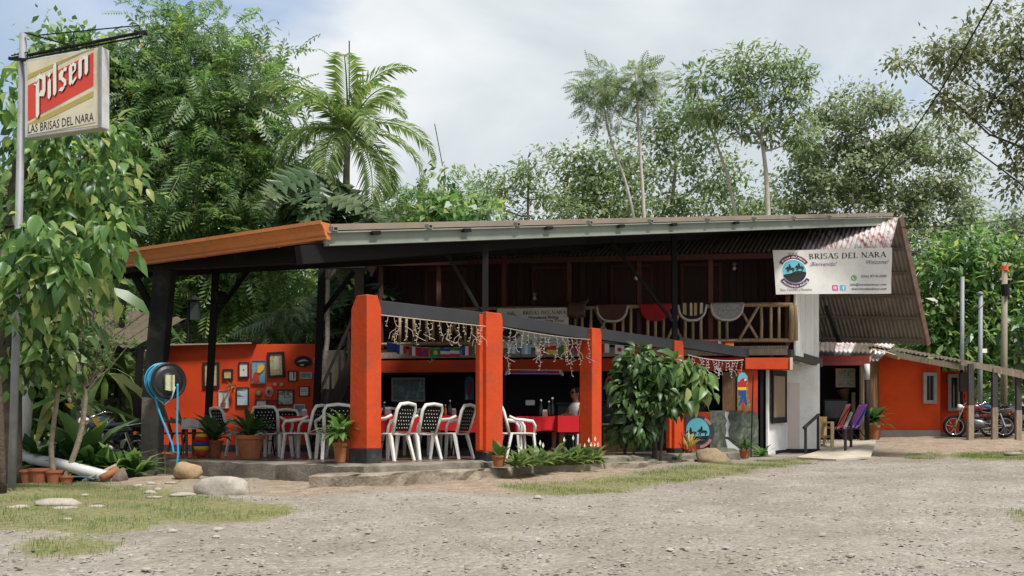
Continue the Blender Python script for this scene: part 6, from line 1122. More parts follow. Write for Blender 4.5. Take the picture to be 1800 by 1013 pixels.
tpz = thing('water_tap', 'brass tap on a thin pipe at the foot of the thick black post', 'tap', P(290, 830, 16.1)); MB().tube([P(290, 834, 16.2), P(290, 800, 16.2), P(298, 797, 16.1)], .012, 6).build('pipe', GALV, tpz); MB().tube([P(286, 797, 16.15), P(303, 797, 16.05)], .018, 8).build('valve', flat('brass', (.45, .3, .12), .35), tpz); MB().tube([P(290, 797, 16.1), P(289, 791, 16.1)], .012, 6).build('handle', flat('red_handle', (.4, .03, .02)), tpz)
# pvc pipes, pots, log
PVC = mat('white_pvc', (.5, .5, .48), .5, .1, 3, .05, dirt=(.25, .23, .18), damt=.6)
r_ = thing('drain_pipe', 'white plastic pipe standing upright then lying along the garden bed', 'pipe', G(42, 830)); g0 = P(38, 800, 15.6); MB().tube([P(50, 640, 15.8), P(46, 720, 15.7), P(40, 795, 15.62)], .095, 14).build('upright', PVC, r_, smooth=True); MB().tube([P(32, 803, 15.6), P(100, 815, 15.3), P(190, 838, 15.0)], .085, 14).build('lying_pipe', PVC, r_, smooth=True); MB().tube([P(30, 802, 15.62), P(48, 806, 15.56)], .105, 14).build('collar', PVC, r_, smooth=True)
q = MB(); q.tube([P(178, 841, 14.8), P(208, 826, 15.0)], .055, 10); q.build('clay_pipe', TERRA, smooth=True); tag(bpy.data.objects['clay_pipe'], 'short broken terracotta pipe beside the leaning stone', 'pipe')
q = MB(); q.tube([P(145, 846, 14.9), P(205, 818, 15.1)], [.02, .03], 7); q.build('fallen_branch', OLDW, smooth=True); tag(bpy.data.objects['fallen_branch'], 'thin fallen branch lying over the clay pipe', 'branch')
q = MB(); q.tube(smooth_path([P(95, 848, 14.7), P(110, 842, 14.7), P(140, 838, 14.7), P(165, 843, 14.6)]), .015, 6); q.build('garden_hose', flat('navy_hose', (.05, .12, .18)), smooth=True); tag(bpy.data.objects['garden_hose'], 'dark blue hose end curling on the grass near the pots', 'hose')
for x, y, r0, h_, lb in ((46, 848, .14, .2, 'brown terracotta pot closest to the sign pole'), (68, 848, .15, .22, 'pale-rimmed terracotta pot in the middle of the row'), (95, 846, .12, .2, 'terracotta pot behind the bare stems'), (117, 846, .1, .12, 'low terracotta dish at the end of the pot row')):
    b_ = V((x - 900) / F * 14.7, 14.7, gz((x - 900) / F * 14.7, 14.7)); q = thing('flower_pot', lb, 'pot', b_, 'terracotta pots by the sign'); MB().lathe([(r0 * .7, 0), (r0 * .95, h_ * .8), (r0 * 1.05, h_ * .82), (r0 * 1.05, h_), (r0 * .9, h_), (r0 * .88, h_ * .85)], b_, 18).build('clay_body', TERRA, q); MB().lathe([(r0 * .88, h_ * .84), (.01, h_ * .86)], b_, 14).build('soil', SOIL, q)
b_ = tp(354, 17.6); q = thing('painted_pot', 'colourful painted clay parrot pot under the dark drooping plant', 'pot', b_)
for z0, z1, mm in ((0, .12, 'vase_red'), (.12, .2, 'parrot_yellow'), (.2, .27, 'parrot_blue'), (.27, .36, 'parrot_red'), (.36, .42, 'parrot_yellow')): MB().lathe([(.07 + .06 * math.sin(z0 * 7), z0), (.07 + .06 * math.sin(z1 * 7), z1)], b_, 14).build('painted_band', MATS[mm], q, smooth=True)
# ------------------------------------------------ shed at the left and lantern
sh = thing('garden_shed', 'open shed with a tilted translucent brown roof behind the motorcycle', 'shed', P(215, 780, 22)); a, b2, c, d = P(238, 612, 20), P(100, 602, 20.5), P(155, 533, 24), P(330, 561, 23.5)
for i in range(5): s0_, s1_ = i / 5, (i + 1) / 5 - .01; corrm = corr(b2.lerp(a, s0_), b2.lerp(a, s1_), c.lerp(d, s1_), c.lerp(d, s0_), .15, .02, 2); corrm.build('roof_sheet', mat('translucent_brown_sheet', (.1, .08, .055), .6, .15, 2, .03), sh, smooth=True)
for k in (.02, .35, .68, .98): MB().beam(b2.lerp(c, k) - V(0, 0, .06), a.lerp(d, k) - V(0, 0, .06), .06, .08).build('batten', BLACKM, sh)
for k in (.02, .5, .98): MB().beam(b2.lerp(a, k) - V(0, 0, .12), c.lerp(d, k) - V(0, 0, .12), .06, .08).build('rafter', BLACKM, sh)
for x, y, d_ in ((246, 612, 20.2), (112, 610, 20.5), (212, 560, 23.5)): p = P(x, y, d_); MB().beam(V(p.x - .1, p.y, .3), p, .12, .12, V(0, 1, 0)).build('post', BLACKM, sh)
ln = thing('lantern_post', 'slim black lantern post with a pagoda cap behind the picture wall', 'lantern', P(330, 600, 23)); MB().tube([P(330, 612, 23), P(332, 530, 23)], .035, 6).build('post', BLACKM, ln); MB().lathe([(.22, .02), (.2, .05), (.06, .1), (.01, .14)], P(343, 530, 23), 4).build('cap', BLACKM, ln); MB().box(P(343, 548, 23), (.18, .18, .4)).build('lantern_body', flat('lantern_glass', (.03, .04, .035)), ln); MB().beam(P(330, 534, 23), P(343, 534, 23), .03, .03).build('arm', BLACKM, ln)
# speaker on brace
q = MB(); p = P(389, 524, 19.4); q.lathe([(.02, -.1), (.1, -.1), (.13, -.04), (.13, .08), (.05, .1)], p, 14, 'x'); q.build('loudspeaker', BLACKM); tag(bpy.data.objects['loudspeaker'], 'small round black speaker on the thin post brace', 'speaker')
# ------------------------------------------------ motorcycles
def motorcycle(label, loc, rz, tank, plate=True):
    r_ = thing('motorcycle', label, 'motorcycle', (0, 0, 0), 'parked motorcycles'); CHR = mat('chrome', (.6, .6, .6), .2, .05, 5, 0, metal=1); ENG = mat('engine_alloy', (.2, .2, .2), .4, .2, 8, .1, metal=.7); TY = mat('tyre_rubber', (.016, .015, .015), .8, .2, 20, .3)
    for x in (-.64, .66):
        w_ = MB(); n = 28
        w_.lathe([(.245, -.045), (.29, -.05), (.31, -.03), (.315, 0), (.31, .03), (.29, .05), (.245, .045)], (x, 0, .315), n, 'y', False); wo = w_.build('wheel', TY, r_, smooth=True); wo.data.name = 'wheel'
        MB().lathe([(.22, -.025), (.248, -.03), (.248, .03), (.22, .025), (.22, -.025)], (x, 0, .315), n, 'y', False).build('rim', CHR, wo, smooth=True); MB().lathe([(.02, -.08), (.045, -.06), (.045, .06), (.02, .08)], (x, 0, .315), 10, 'y').build('hub', ENG, wo)
        for k in range(10): a = k * .628; MB().tube([(x + .04 * math.cos(a), .03 * (-1) ** k, .315 + .04 * math.sin(a)), (x + .23 * math.cos(a + .2), 0, .315 + .23 * math.sin(a + .2))], .005, 3).build('spoke', CHR, wo)
        pts_ = [(x + .35 * math.cos(a), 0, .315 + .35 * math.sin(a)) for a in np.linspace(.4 if x > 0 else .9, 2.6 if x > 0 else 2.9, 9)]; q = MB(); [q.add([(p[0], -.06, p[2]), (p[0], .06, p[2])], []) for p in pts_]; q.f = [(2 * i, 2 * i + 1, 2 * i + 3, 2 * i + 2) for i in range(8)]; q.build('mudguard', tank, r_, solid=.012)
    for s_ in (-1, 1):
        MB().tube([(.66, s_ * .09, .315), (.5, s_ * .09, .72), (.42, s_ * .09, .9)], [.028, .024, .022], 8).build('fork', CHR, r_, smooth=True); MB().tube([(-.64, s_ * .1, .315), (-.5, s_ * .13, .68)], .03, 8).build('shock_absorber', CHR, r_)
        MB().tube([(.4, 0, .93), (.4, s_ * .16, .98), (.34, s_ * .3, 1.04), (.24, s_ * .37, 1.02)], .014, 7).build('handlebar', CHR, r_, smooth=True); MB().tube([(.33, s_ * .28, 1.02), (.27, s_ * .355, 1.025)], .022, 7).build('grip', RUB, r_)
        q = MB(); MB().tube([(.34, s_ * .27, 1.04), (.34, s_ * .3, 1.18)], .008, 5).build('mirror_stalk', RUB, r_); q.lathe([(.01, -.01), (.06, -.008), (.06, .008), (.01, .01)], (.34, s_ * .32, 1.2), 12, 'x'); q.build('mirror', RUB, r_); MB().tube([(.5, s_ * .1, .83), (.5, s_ * .2, .83)], [.01, .03], 8).build('indicator', flat('amber_lens', (.6, .2, .02)), r_); MB().tube([(-.72, s_ * .08, .68), (-.74, s_ * .2, .67)], [.01, .03], 8).build('indicator', MATS['amber_lens'], r_)
        MB().tube([(.3, s_ * .05, .78), (-.2, s_ * .12, .7), (-.62, s_ * .12, .72)], .02, 6).build('frame_tube', RUB, r_); MB().tube([(-.1, s_ * .12, .4), (-.64, s_ * .09, .315)], .022, 6).build('swing_arm', RUB, r_); MB().tube([(-.3, s_ * .14, .78), (-.6, s_ * .15, .8), (-.82, s_ * .1, .84), (-.84, 0, .84)], .012, 6).build('grab_rail', CHR, r_, smooth=True)
    q = MB(); q.lathe([(.02, .06), (.085, .05), (.1, 0), (.07, -.08), (.02, -.1)], (.53, 0, .86), 14, 'x'); q.build('headlight', mat('lamp_lens', (.6, .6, .58), .15), r_, smooth=True)
    def blob(name, secs, m):
        q = MB(); n = 12
        for x, w_, z0, z1 in secs:
            for k in range(n): a = 2 * math.pi * k / n; q.v.append((x, w_ * math.copysign(abs(math.cos(a)) ** .7, math.cos(a)), (z0 + z1) / 2 + (z1 - z0) / 2 * math.copysign(abs(math.sin(a)) ** .8, math.sin(a))))
        q.f = [(i * n + k, i * n + (k + 1) % n, (i + 1) * n + (k + 1) % n, (i + 1) * n + k) for i in range(len(secs) - 1) for k in range(n)] + [tuple(range(n)), tuple((len(secs) - 1) * n + k for k in range(n))][::-1]
        return q.build(name, m, r_, smooth=True)
    blob('fuel_tank', [(.38, .05, .8, .88), (.3, .13, .74, .95), (.12, .16, .72, .97), (-.02, .14, .72, .92), (-.12, .08, .74, .84)], tank); blob('seat', [(-.06, .07, .76, .83), (-.2, .13, .75, .85), (-.45, .14, .77, .86), (-.7, .11, .8, .89), (-.78, .06, .82, .87)], mat('seat_vinyl', (.012, .012, .013), .4))
    blob('side_cover', [(.0, .1, .55, .72), (-.2, .14, .52, .74), (-.4, .12, .6, .74)], tank); blob('engine', [(.3, .06, .32, .5), (.22, .13, .26, .56), (.0, .15, .24, .52), (-.14, .12, .28, .48), (-.2, .05, .3, .42)], ENG); blob('cylinder_head', [(.16, .1, .5, .6), (.14, .11, .56, .72), (.02, .1, .52, .7)], ENG)
    MB().tube([(.26, -.1, .5), (.34, -.12, .34), (.15, -.15, .24), (-.3, -.17, .27), (-.85, -.18, .36)], [.02, .02, .022, .04, .045], 8).build('exhaust', CHR, r_, smooth=True); MB().box((-.82, 0, .72), (.05, .16, .08)).build('tail_light', flat('red_lens', (.4, .01, .01), .25), r_, bevel=.01); MB().tube([(.02, .1, .28), (-.1, .28, .02)], .012, 5).build('kickstand', RUB, r_)
    if plate: MB().box((-.9, 0, .6), (.012, .22, .16)).build('number_plate', flat('plate_white', (.5, .5, .48)), r_)
    r_.location = loc; r_.rotation_euler = (math.radians(0), math.radians(0), rz); return r_
MRN = mat('maroon_paint', (.12, .01, .018), .25, .1, 3, 0, coat=.5); NAVY = mat('navy_paint', (.012, .02, .04), .3, .1, 3, 0, coat=.4); SILV = mat('silver_red_paint', (.4, .4, .42), .3, .1, 3, 0, coat=.4); BLUW = mat('blue_paint', (.03, .12, .35), .3, .1, 3, 0, coat=.4)
def gpt(x, d): X = (x - 900) / F * d; return V(X, d, gz(X, d))
motorcycle('maroon motorcycle parked behind the wooden awning posts', gpt(1722, 28.3), math.pi - .25, MRN); motorcycle('silver motorcycle with red tail parked at the end of the awning', gpt(1785, 29.6), math.pi - .55, SILV); motorcycle('blue motorcycle standing behind the maroon one', gpt(1742, 32.5), math.pi - .9, BLUW); motorcycle('dark motorcycle with white number plate parked among the garden plants', gpt(190, 17.1), math.pi - .35, NAVY)
# ------------------------------------------------ orange annex at the far end
an = thing('orange_annex', 'low orange house with lean-to tin awning and a shaded porch', 'building', gpt(1600, 29.5))
ORW = mat('annex_orange', (.8, .088, .014), .6, .1, 1.2, .1, 60, dirt=(.36, .05, .015), damt=.5, dscale=1.4); GRYT = mat('grey_trim', (.33, .33, .29), .7, .15, 3, .1)
def aw(x0, d0, x1, d1, z0, z1, m, name='wall', th=.1):
    a, b2 = gpt(x0, d0), gpt(x1, d1); a.z = b2.z = 0; q = MB(); dr = (b2 - a).normalized(); n = V(-dr.y, dr.x, 0); q.obox((a + b2) / 2 + V(0, 0, (z0 + z1) / 2) + n * th / 2, (b2 - a) / 2, n * th / 2, V(0, 0, (z1 - z0) / 2)); return q.build(name, m, an)
q = MB(); q.add([V(*gpt(1545, 30.0)[:2], .65), V(*gpt(1652, 29.2)[:2], .65), V(*gpt(1652, 29.2)[:2], 3.0), V(*gpt(1545, 30.0)[:2], 3.36)], [(0, 1, 2, 3)]); q.build('wall', ORW, an, solid=.1); aw(1544, 29.9, 1653, 29.1, .6, .98, GRYT, 'plinth', .06); aw(1653, 30.4, 1702, 30.2, .65, 2.78, ORW); aw(1653, 30.38, 1703, 30.18, .6, .9, GRYT, 'plinth', .08); aw(1540, 29.98, 1546, 29.98, .65, 3.36, GRYT, 'corner_trim', .1); aw(1652, 29.2, 1653.5, 30.4, .65, 2.85, ORW, 'return_wall', .05)
def window(x0, y0, x1, y1, d):
    a, b2 = P(x0, y1, d), P(x1, y0, d); c = (a + b2) / 2; w_, h_ = (b2.x - a.x), (b2.z - a.z); q = MB(); q.obox(c, V(w_ / 2, 0, 0), V(0, .01, 0), V(0, 0, h_ / 2)); wo = q.build('window', mat('dark_pane', (.02, .024, .026), .12, .2, 2, 0), an)
    for s_ in (-1, 1): MB().obox(c + V(s_ * w_ / 2, -.03, 0), V(.05, 0, 0), V(0, .03, 0), V(0, 0, h_ / 2 + .05)).build('window_frame', GRYT, wo); MB().obox(c + V(0, -.03, s_ * h_ / 2), V(w_ / 2 - .05, 0, 0), V(0, .03, 0), V(0, 0, .05)).build('window_frame', GRYT, wo)
    for k in (.33, .66): MB().obox(c + V((k - .5) * w_, -.02, 0), V(.012, 0, 0), V(0, .012, 0), V(0, 0, h_ / 2 - .05)).build('mullion', BLACKM, wo)
window(1625, 658, 1643, 707, 29.2); window(1668, 661, 1685, 720, 30.2)
# awning
AT = mat('awning_tin', (.09, .07, .052), .7, .3, 1.5, .05, dirt=(.18, .14, .1), damt=.5); bl, br_, fl_, fr_ = P(1530, 609, 30.1), P(1712, 640, 30.1), P(1540, 612, 28.6), P(1832, 660, 27.6)
a, b2, c, d = P(1528, 608, 29.6), P(1832, 661, 27.3), P(1850, 663, 31.5), P(1540, 604, 31.5)
for i in range(8): s0_, s1_ = i / 8, (i + 1) / 8 + .004; corr(a.lerp(b2, s0_), a.lerp(b2, s1_), d.lerp(c, s1_), d.lerp(c, s0_), .11, .02, 2).build('awning_sheet', AT, an, smooth=True)
MB().beam(P(1690, 637, 27.8), P(1832, 668, 27.25), .06, .16).build('awning_beam', OLDW, an); MB().beam(P(1530, 616, 29.4), P(1690, 646, 28.4), .06, .16).build('awning_beam', OLDW, an); MB().beam(P(1545, 618, 29.3), P(1580, 629, 28.6), .08, .1).build('loose_board', PALEW, an)
for k in (.25, .45, .65, .85): MB().beam(a.lerp(b2, k) - V(0, 0, .08), d.lerp(c, k) - V(0, 0, .08), .05, .08).build('rafter', OLDW, an)
for x, d_, y in ((1706, 27.7, 640), (1748, 27.6, 648), (1790, 27.5, 658)):
    g_ = gpt(x, d_); t_ = P(x, y, d_); MB().beam(V(t_.x, d_, (g_.z + t_.z) / 2 - .1), t_, .14, .1, V(0, 1, 0)).build('awning_post', wood('dark_post_wood', (.02, .018, .017), (.06, .05, .045)), an); MB().beam(g_ - V(0, 0, .1), V(t_.x, d_, (g_.z + t_.z) / 2 - .1), .15, .11, V(0, 1, 0)).build('post_base', OLDW, an)
MB().box(P(1693, 672, 28.6), (.22, .14, .55)).build('meter_box', mat('meter_dark', (.05, .045, .04), .6), an, bevel=.02); MB().tube([P(1690, 650, 28.6), P(1690, 740, 28.6), gpt(1688, 28.6)], .045, 8).build('meter_pole', BLACKM, an); MB().box(P(1698, 675, 29), (.16, .14, .4)).build('meter_box', mat('meter_grey', (.25, .26, .22), .6), an, bevel=.02)
# porch
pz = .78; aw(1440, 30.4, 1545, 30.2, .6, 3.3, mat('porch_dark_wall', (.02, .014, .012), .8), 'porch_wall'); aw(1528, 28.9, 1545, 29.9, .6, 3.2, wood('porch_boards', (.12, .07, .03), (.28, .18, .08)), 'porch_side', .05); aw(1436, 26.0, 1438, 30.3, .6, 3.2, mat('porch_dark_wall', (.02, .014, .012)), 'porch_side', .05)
g_ = MB(); g_.prism([V(*(gpt(1440, 26.2)[:2]), .3), V(*(gpt(1532, 26.6)[:2]), .3), V(*(gpt(1545, 30)[:2]), .3), V(*(gpt(1440, 30.2)[:2]), .3)], V(0, 0, .4)); g_.build('porch_floor', CONCL, an, bevel=.02)
a, b2, c, d = P(1436, 634, 26.6), P(1545, 634, 27.4), P(1575, 604, 31), P(1436, 600, 31)
for i in range(4): s0_, s1_ = i / 4, (i + 1) / 4 + .005; corr(a.lerp(b2, s0_), a.lerp(b2, s1_), d.lerp(c, s1_), d.lerp(c, s0_), .11, .025, 2).build('porch_sheet', RUST if i % 2 else AT, an, smooth=True)
MB().beam(P(1438, 634, 26.7), P(1528, 634, 26.9), .05, .26).build('fascia_board', mat('dull_red_board', (.16, .025, .02), .7), an); MB().beam(P(1527, 634, 26.9), P(1537, 617, 29), .05, .12).build('barge_board', PALEW, an)
MB().beam(P(1516, 776, 27.0), P(1516, 640, 27.0), .13, .1, V(0, 1, 0)).build('porch_post', PALEW, an); pp = MB(); pp.tube([P(1524, 778, 26.8), P(1524, 668, 26.8)], .07, 12); pp.build('porch_pipe', BLACKM, an, smooth=True); MB().tube([P(1524, 668, 26.8), P(1524, 640, 26.8)], .075, 12).build('pipe_collar', PVC, an, smooth=True); MB().tube([P(1524, 778, 26.8), P(1524, 774, 26.8)], .085, 12).build('pipe_foot', PVC, an)
def pboard(nm, lb, cat, x0, y0, x1, y1, d, m, fr):
    r_ = thing(nm, lb, cat, P((x0 + x1) / 2, (y0 + y1) / 2, d)); a, b2 = P(x0, y1, d), P(x1, y0, d); c = (a + b2) / 2; MB().obox(c, V((b2.x - a.x) / 2, 0, 0), V(0, .02, 0), V(0, 0, (b2.z - a.z) / 2)).build('frame', fr, r_); MB().obox(c - V(0, .022, 0), V((b2.x - a.x) / 2 - .05, 0, 0), V(0, .004, 0), V(0, 0, (b2.z - a.z) / 2 - .05)).build('print', m, r_); return r_
pboard('porch_picture', 'wood-framed pale landscape picture hung in the porch', 'picture', 1469, 648, 1503, 681, 29.8, picmat('pale_landscape', [(.12, .14, .09), (.3, .31, .24), (.45, .44, .36)], 6), PALEW); pboard('flat_television', 'black flat television on the porch wall', 'television', 1447, 702, 1492, 738, 29.6, flat('screen_black', (.008, .008, .009), .2), flat('bezel_black', (.012, .012, .012)))
q = MB(); q.tube([P(1482, 684, 29.9), P(1486, 705, 29.9)], [.2, .06], 8); q.build('hanging_hide', flat('hide_tan', (.14, .08, .04))); tag(bpy.data.objects['hanging_hide'], 'brown hide hanging under the porch picture', 'hide')
MB().beam(P(1500, 740, 29.9), P(1500, 690, 29.9), .1, .06, V(0, 1, 0)).build('wall_batten', PALEW, an); MB().beam(P(1500, 776, 29.7), P(1480, 776, 29.7), .05, 1.2).build('porch_panel', BROWNW, an)
# porch seats
r_ = thing('wooden_armchair', 'pale wooden armchair on the porch beside the white wall', 'chair', P(1450, 792, 24.9)); YW = wood('yellow_wood', (.2, .12, .04), (.42, .28, .11)); b_ = P(1448, 793, 25.0)
for i, j in ((-.12, 0), (.18, -.1), (-.12, .5), (.18, .5)): MB().beam(b_ + V(i, j, 0), b_ + V(i, j, .6 if j > .2 else .72), .07, .07, V(0, 1, 0)).build('leg', PALEW, r_)
MB().box(b_ + V(.03, .25, .36), (.4, .55, .06)).build('seat', YW, r_); MB().box(b_ + V(.03, .5, .62), (.4, .05, .5)).build('backrest', YW, r_); MB().box(b_ + V(.18, .2, .72), (.08, .6, .04)).build('armrest', PALEW, r_)
def sling(label, b_, rz, cols):
    r_ = thing('cord_chair', label, 'chair', (0, 0, 0), 'corded porch chairs')
    for s_ in (-1, 1): MB().tube([(s_ * .25, .3, 0), (s_ * .27, .1, .32), (s_ * .27, -.3, .95)], .014, 6).build('frame_tube', BLACKM, r_); MB().tube([(s_ * .25, -.25, 0), (s_ * .27, -.05, .28), (s_ * .27, .35, .36)], .014, 6).build('frame_tube', BLACKM, r_)
    for k in range(14): x = -.25 + k * .0385; MB().tube([(x, .35, .37), (x, .05, .3), (x, -.05, .38), (x, -.29, .95)], .015, 4).build('cord', cols[k % len(cols)], r_)
    MB().tube([(-.27, -.3, .95), (.27, -.3, .95)], .018, 6).build('top_bar', BLACKM, r_); r_.location = b_; r_.rotation_euler = (0, 0, rz)
CR, CB, CT = flat('cord_red', (.5, .05, .02)), flat('cord_blue', (.03, .08, .4)), flat('cord_teal', (.05, .25, .35))
sling('red corded lounge chair on the porch', V(*(gpt(1472, 25.9)[:2]), .7), yaw(-1, .1), [CR, CR, CT]); sling('blue and red corded lounge chair on the porch', V(*(gpt(1500, 26.6)[:2]), .72), yaw(-1, -.1), [CB, CR, CB])
# ramp and handrails
q = MB(); q.add([G(1400, 807), G(1470, 811), G(1530, 806), V(*(gpt(1540, 26.6)[:2]), .66), V(*(gpt(1440, 26.2)[:2]), .66), V(*(gpt(1442, 24.4)[:2]), .45)], [(0, 1, 2, 3, 4, 5)]); q.v = [(x, y, z + .02) for x, y, z in q.v]; o = q.build('path', CONCL, solid=.04); tag(o, 'pale concrete ramp leading to the porch', 'path', kind='structure')
for lb, A2, B2 in (('dark handrail beside the white wall', (1416, 802, 750, 23.5), (1438, 796, 730, 24.3)), ('worn handrail in front of the corded chairs', (1486, 809, 750, 23.3), (1496, 799, 727, 24.6))):
    p0, p1 = P(A2[0], A2[1], A2[3]), P(B2[0], B2[1], B2[3]); t0_, t1_ = P(A2[0], A2[2], A2[3]), P(B2[0], B2[2], B2[3]); r_ = thing('handrail', lb, 'handrail', p0, 'ramp handrails')
    MB().tube([p0 - V(0, 0, .1), t0_], .035, 8).build('post', GREYP, r_); MB().tube([p1 - V(0, 0, .1), t1_], .035, 8).build('post', GREYP, r_); e_ = (t0_ - t1_).normalized() * .12; MB().tube([t0_ + e_, t1_ - e_ * .3], .04, 8).build('rail', GALV if 'worn' in lb else GREYP, r_)
# ------------------------------------------------ utility poles and wires
for x, y0, y1, d, rr_, m_, lb in ((1690, 760, 487, 33, .07, GALV, 'thin galvanised service pole just behind the awning'), (1722, 760, 519, 34, .08, GALV, 'short grey metal pole between two taller poles'), (1764, 765, 462, 32, .1, mat('pole_concrete', (.26, .225, .17), .9, .15, 3, .3), 'thick weathered utility pole with orange band')):
    g_ = gpt(x, d); t_ = P(x + 2, y1, d); r_ = thing('utility_pole', lb, 'pole', g_, 'utility poles'); MB().tube([g_ - V(0, 0, .2), t_], [rr_ * 1.1, rr_ * .85], 12).build('shaft', m_, r_, smooth=True)
    if x == 1764:
        MB().tube([P(1765, 468, d), P(1765, 476, d)], .125, 12).build('orange_band', flat('band_orange', (.6, .12, .03)), r_); MB().tube([P(1766, 500, d - .1), P(1768, 520, d - .1)], .12, 10).build('insulator', BLACKM, r_); MB().beam(P(1757, 491, d), P(1778, 491, d), .08, .06).build('cross_arm', GALV, r_)
        for k in (.3, .5): MB().tube([P(1765, 470, d), P(1770 + 8 * k, 478, d - .1)], .02, 5).build('clamp', MATS['band_orange'], r_)
    if x == 1722: MB().box(P(1728, 617, d), (.22, .12, .14)).build('lamp_fitting', WHT, r_); MB().lathe([(.1, 0), (.1, .06), (.03, .1)], P(1723, 518, d), 10).build('cap', GALV, r_)
    if x == 1690: MB().tube([P(1693, 625, d), P(1693, 500, d)], .03, 6).build('conduit', GALV, r_)
def wire(label, pts_, r_=.012): MB().tube(smooth_path(pts_), r_, 5).build('power_wire', BLACKM); o = bpy.data.objects[[o.name for o in bpy.data.objects if o.name.startswith('power_wire')][-1]]; tag(o, label, 'wire', 'overhead wires')
wire('long black wire sagging from the top of the view to the gable roof', [P(1750, -10, 14), P(1705, 70, 15.5), P(1640, 180, 17.5), P(1560, 290, 20), P(1490, 370, 23.5), P(1455, 415, 22.6)], .014)
wire('black wire running from the gable peak toward the far pole', [P(1585, 400, 24.8), P(1690, 396, 28), P(1810, 382, 31)]); wire('slanting wire rising from the utility pole', [P(1768, 470, 32), P(1785, 430, 31), P(1815, 380, 30)]); wire('service wire drooping from the utility pole to the thin pole', [P(1764, 476, 32), P(1735, 530, 32.5), P(1693, 565, 33)]); wire('thin wire hanging by the white end wall', [P(1444, 522, 24.8), P(1452, 545, 24.9), P(1449, 580, 24.9), P(1442, 606, 24.9)], .01)
wire('thin vine cord rising beside the palm', [P(764, 218, 27), P(772, 260, 27), P(778, 292, 27)], .012); wire('thin radio mast rising behind the palm', [P(614, 72, 40), P(614, 200, 40), P(614, 400, 40)], .025)
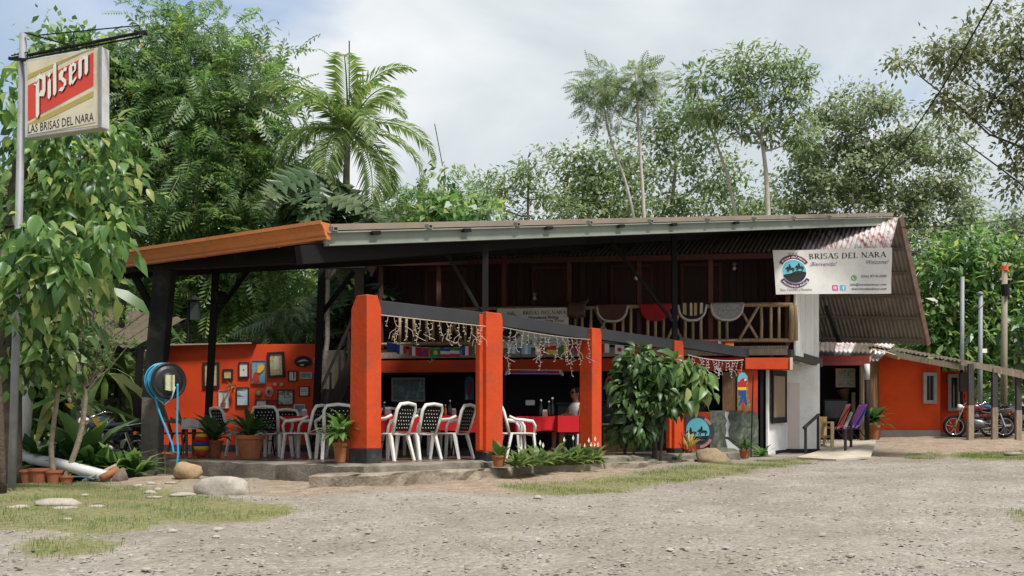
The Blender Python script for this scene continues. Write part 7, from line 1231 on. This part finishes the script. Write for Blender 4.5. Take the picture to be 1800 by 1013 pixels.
# ------------------------------------------------ seated guest
def person(loc, rz):
    r_ = thing('person', 'guest in white top and sunglasses seated at the red table by the third pillar', 'person', (0, 0, 0)); SK = mat('skin', (.3, .15, .09), .55, .08, 5, .05)
    J = {'pel': (0, 0, .5, .13, .11), 'wai': (0, .02, .68, .11, .09), 'che': (0, .0, .87, .14, .1), 'nec0': (0, 0, 1.0, .075, .07), 'nec': (0, .01, 1.07, .048, .05), 'hd0': (0, .03, 1.13, .065, .075), 'hd1': (0, .035, 1.2, .078, .092), 'hd2': (0, .025, 1.27, .07, .085), 'hd3': (0, .02, 1.31, .03, .04), 'nose': (0, .135, 1.19, .012, .014)}
    E_ = [('pel', 'wai'), ('wai', 'che'), ('che', 'nec0'), ('nec0', 'nec'), ('nec', 'hd0'), ('hd0', 'hd1'), ('hd1', 'hd2'), ('hd2', 'hd3'), ('hd1', 'nose')]
    for s_, t in ((-1, 'l'), (1, 'r')):
        J.update({'sh' + t: (s_ * .17, 0, .95, .055, .055), 'el' + t: (s_ * .24, .1, .72, .04, .042), 'wr' + t: (s_ * .16, .32, .78 if s_ < 0 else .74, .026, .03), 'pa' + t: (s_ * .14, .39, .79 if s_ < 0 else .74, .032, .02), 'hi' + t: (s_ * .09, .02, .48, .09, .085), 'kn' + t: (s_ * .12, .45, .5, .06, .06), 'an' + t: (s_ * .12, .46, .1, .037, .04), 'to' + t: (s_ * .13, .62, .03, .035, .025), 'he' + t: (s_ * .12, .43, .04, .035, .03)})
        E_ += [('che', 'sh' + t), ('sh' + t, 'el' + t), ('el' + t, 'wr' + t), ('wr' + t, 'pa' + t), ('pel', 'hi' + t), ('hi' + t, 'kn' + t), ('kn' + t, 'an' + t), ('an' + t, 'he' + t), ('an' + t, 'to' + t)]
        for k in range(5):
            a = (-.03 + k * .015) if k else -.035 * s_; p = J['pa' + t]; f1 = (p[0] + (a if k else -s_ * .035), p[1] + (.04 if k else .0), p[2] - .005); f2 = (f1[0] * 1.0, f1[1] + (.035 if k else .03), f1[2] - .02); J['f%d%s' % (k, t)] = (*f1, .009, .009); J['g%d%s' % (k, t)] = (*f2, .008, .008); E_ += [('pa' + t, 'f%d%s' % (k, t)), ('f%d%s' % (k, t), 'g%d%s' % (k, t))]
    ks = list(J); me = bpy.data.meshes.new('body'); me.from_pydata([J[k][:3] for k in ks], [(ks.index(a), ks.index(b_)) for a, b_ in E_], []); o = bpy.data.objects.new('body', me); COL.objects.link(o); o.parent = r_
    o.modifiers.new('skin', 'SKIN'); sv_ = me.skin_vertices[0].data if me.skin_vertices else None
    if sv_ is None:
        import bmesh
        bm = bmesh.new(); bm.from_mesh(me); bm.verts.layers.skin.verify(); bm.to_mesh(me); bm.free(); sv_ = me.skin_vertices[0].data
    for i, k in enumerate(ks): sv_[i].radius = J[k][3:5]; sv_[i].use_root = (k == 'pel')
    o.modifiers.new('sub', 'SUBSURF').levels = 2; o.modifiers['sub'].render_levels = 2; me.materials.append(SK)
    TOP = mat('white_top', (.6, .58, .55), .9, .06, 8, .2); PNT = mat('dark_shorts', (.03, .035, .05), .9)
    def el(nm, c, r, m, n=14, cut=None):
        q = MB(); q.lathe([(max(.001, math.sin(math.pi * i / 10)), -math.cos(math.pi * i / 10)) for i in range(11)], (0, 0, 0), n); q.v = [(c[0] + x * r[0], c[1] + y * r[1], c[2] + z * r[2]) for x, y, z in q.v]; return q.build(nm, m, r_, smooth=True)
    q = MB(); prof_ = [(.15, .12, .46), (.155, .125, .58), (.135, .11, .68), (.165, .125, .84), (.19, .12, .93), (.13, .09, .99), (.08, .07, 1.02)]; n = 16; q.v = [(w_ * math.cos(a), .01 + d_ * math.sin(a), z) for w_, d_, z in prof_ for a in np.linspace(0, 6.2832, n + 1)[:-1]]; q.f = [(i * n + k, i * n + (k + 1) % n, (i + 1) * n + (k + 1) % n, (i + 1) * n + k) for i in range(len(prof_) - 1) for k in range(n)]; q.build('shirt', TOP, r_, smooth=True)
    for s_ in (-1, 1): MB().tube([(s_ * .08, -.02, .5), (s_ * .11, .2, .5), (s_ * .12, .38, .51)], [.11, .1, .085], 12).build('shorts_leg', PNT, r_, smooth=True); el('ear', (s_ * .086, .02, 1.19), (.012, .02, .03), SK, 8); MB().lathe([(.001, -.004), (.03, -.004), (.03, .004), (.001, .004)], (s_ * .036, .128, 1.215), 12, 'y').build('sunglass_lens', flat('lens_black', (.008, .008, .008), .15), r_)
    MB().tube([(-.085, .04, 1.22), (-.06, .12, 1.22), (0, .135, 1.222), (.06, .12, 1.22), (.085, .04, 1.22)], .005, 5).build('sunglass_frame', INK, r_); MB().tube([(-.025, .122, 1.135), (0, .128, 1.132), (.025, .122, 1.135)], .007, 6).build('mouth', flat('lips', (.3, .1, .08)), r_)
    el('hair', (0, -.012, 1.245), (.092, .1, .088), mat('dark_hair', (.02, .013, .009), .6, .3, 40, .5)); el('hair_back', (0, -.07, 1.13), (.07, .05, .12), MATS['dark_hair'])
    r_.location = loc; r_.rotation_euler = (0, 0, rz); return r_
person(tp(1013, 19.6), yaw(-.75, -.5))
pc = copy_tree(CH, None, tp(1016, 19.75), yaw(-.75, -.5), 'white plastic armchair the guest sits in behind the third pillar'); pc['group'] = 'white plastic chairs on the terrace'
# ------------------------------------------------ far wood closing the view at ground level
n = 26000; ang = rng.uniform(-1.15, 1.15, n); dist = rng.uniform(58, 74, n); X = np.sin(ang) * dist * 1.15; Y = np.cos(ang) * dist * .95
hh = 5.2 + 1.6 * np.sin(ang * 23) + 1.2 * np.sin(ang * 57 + 1); pos = np.stack([X, Y, .7 + hh * rng.random(n) ** .7], 1)
v, f = scat(LEAF4[0], LEAF4[1], pos, rng.normal(size=(n, 3)), rng.normal(size=(n, 3)) * .5 + np.array([.25, -.6, 1]), rng.uniform(.45, 1.0, n))
tag(raw_mesh('far_wood', v, f, 4, LM['under']), 'distant wood closing the view behind the houses', 'wood', kind='stuff')
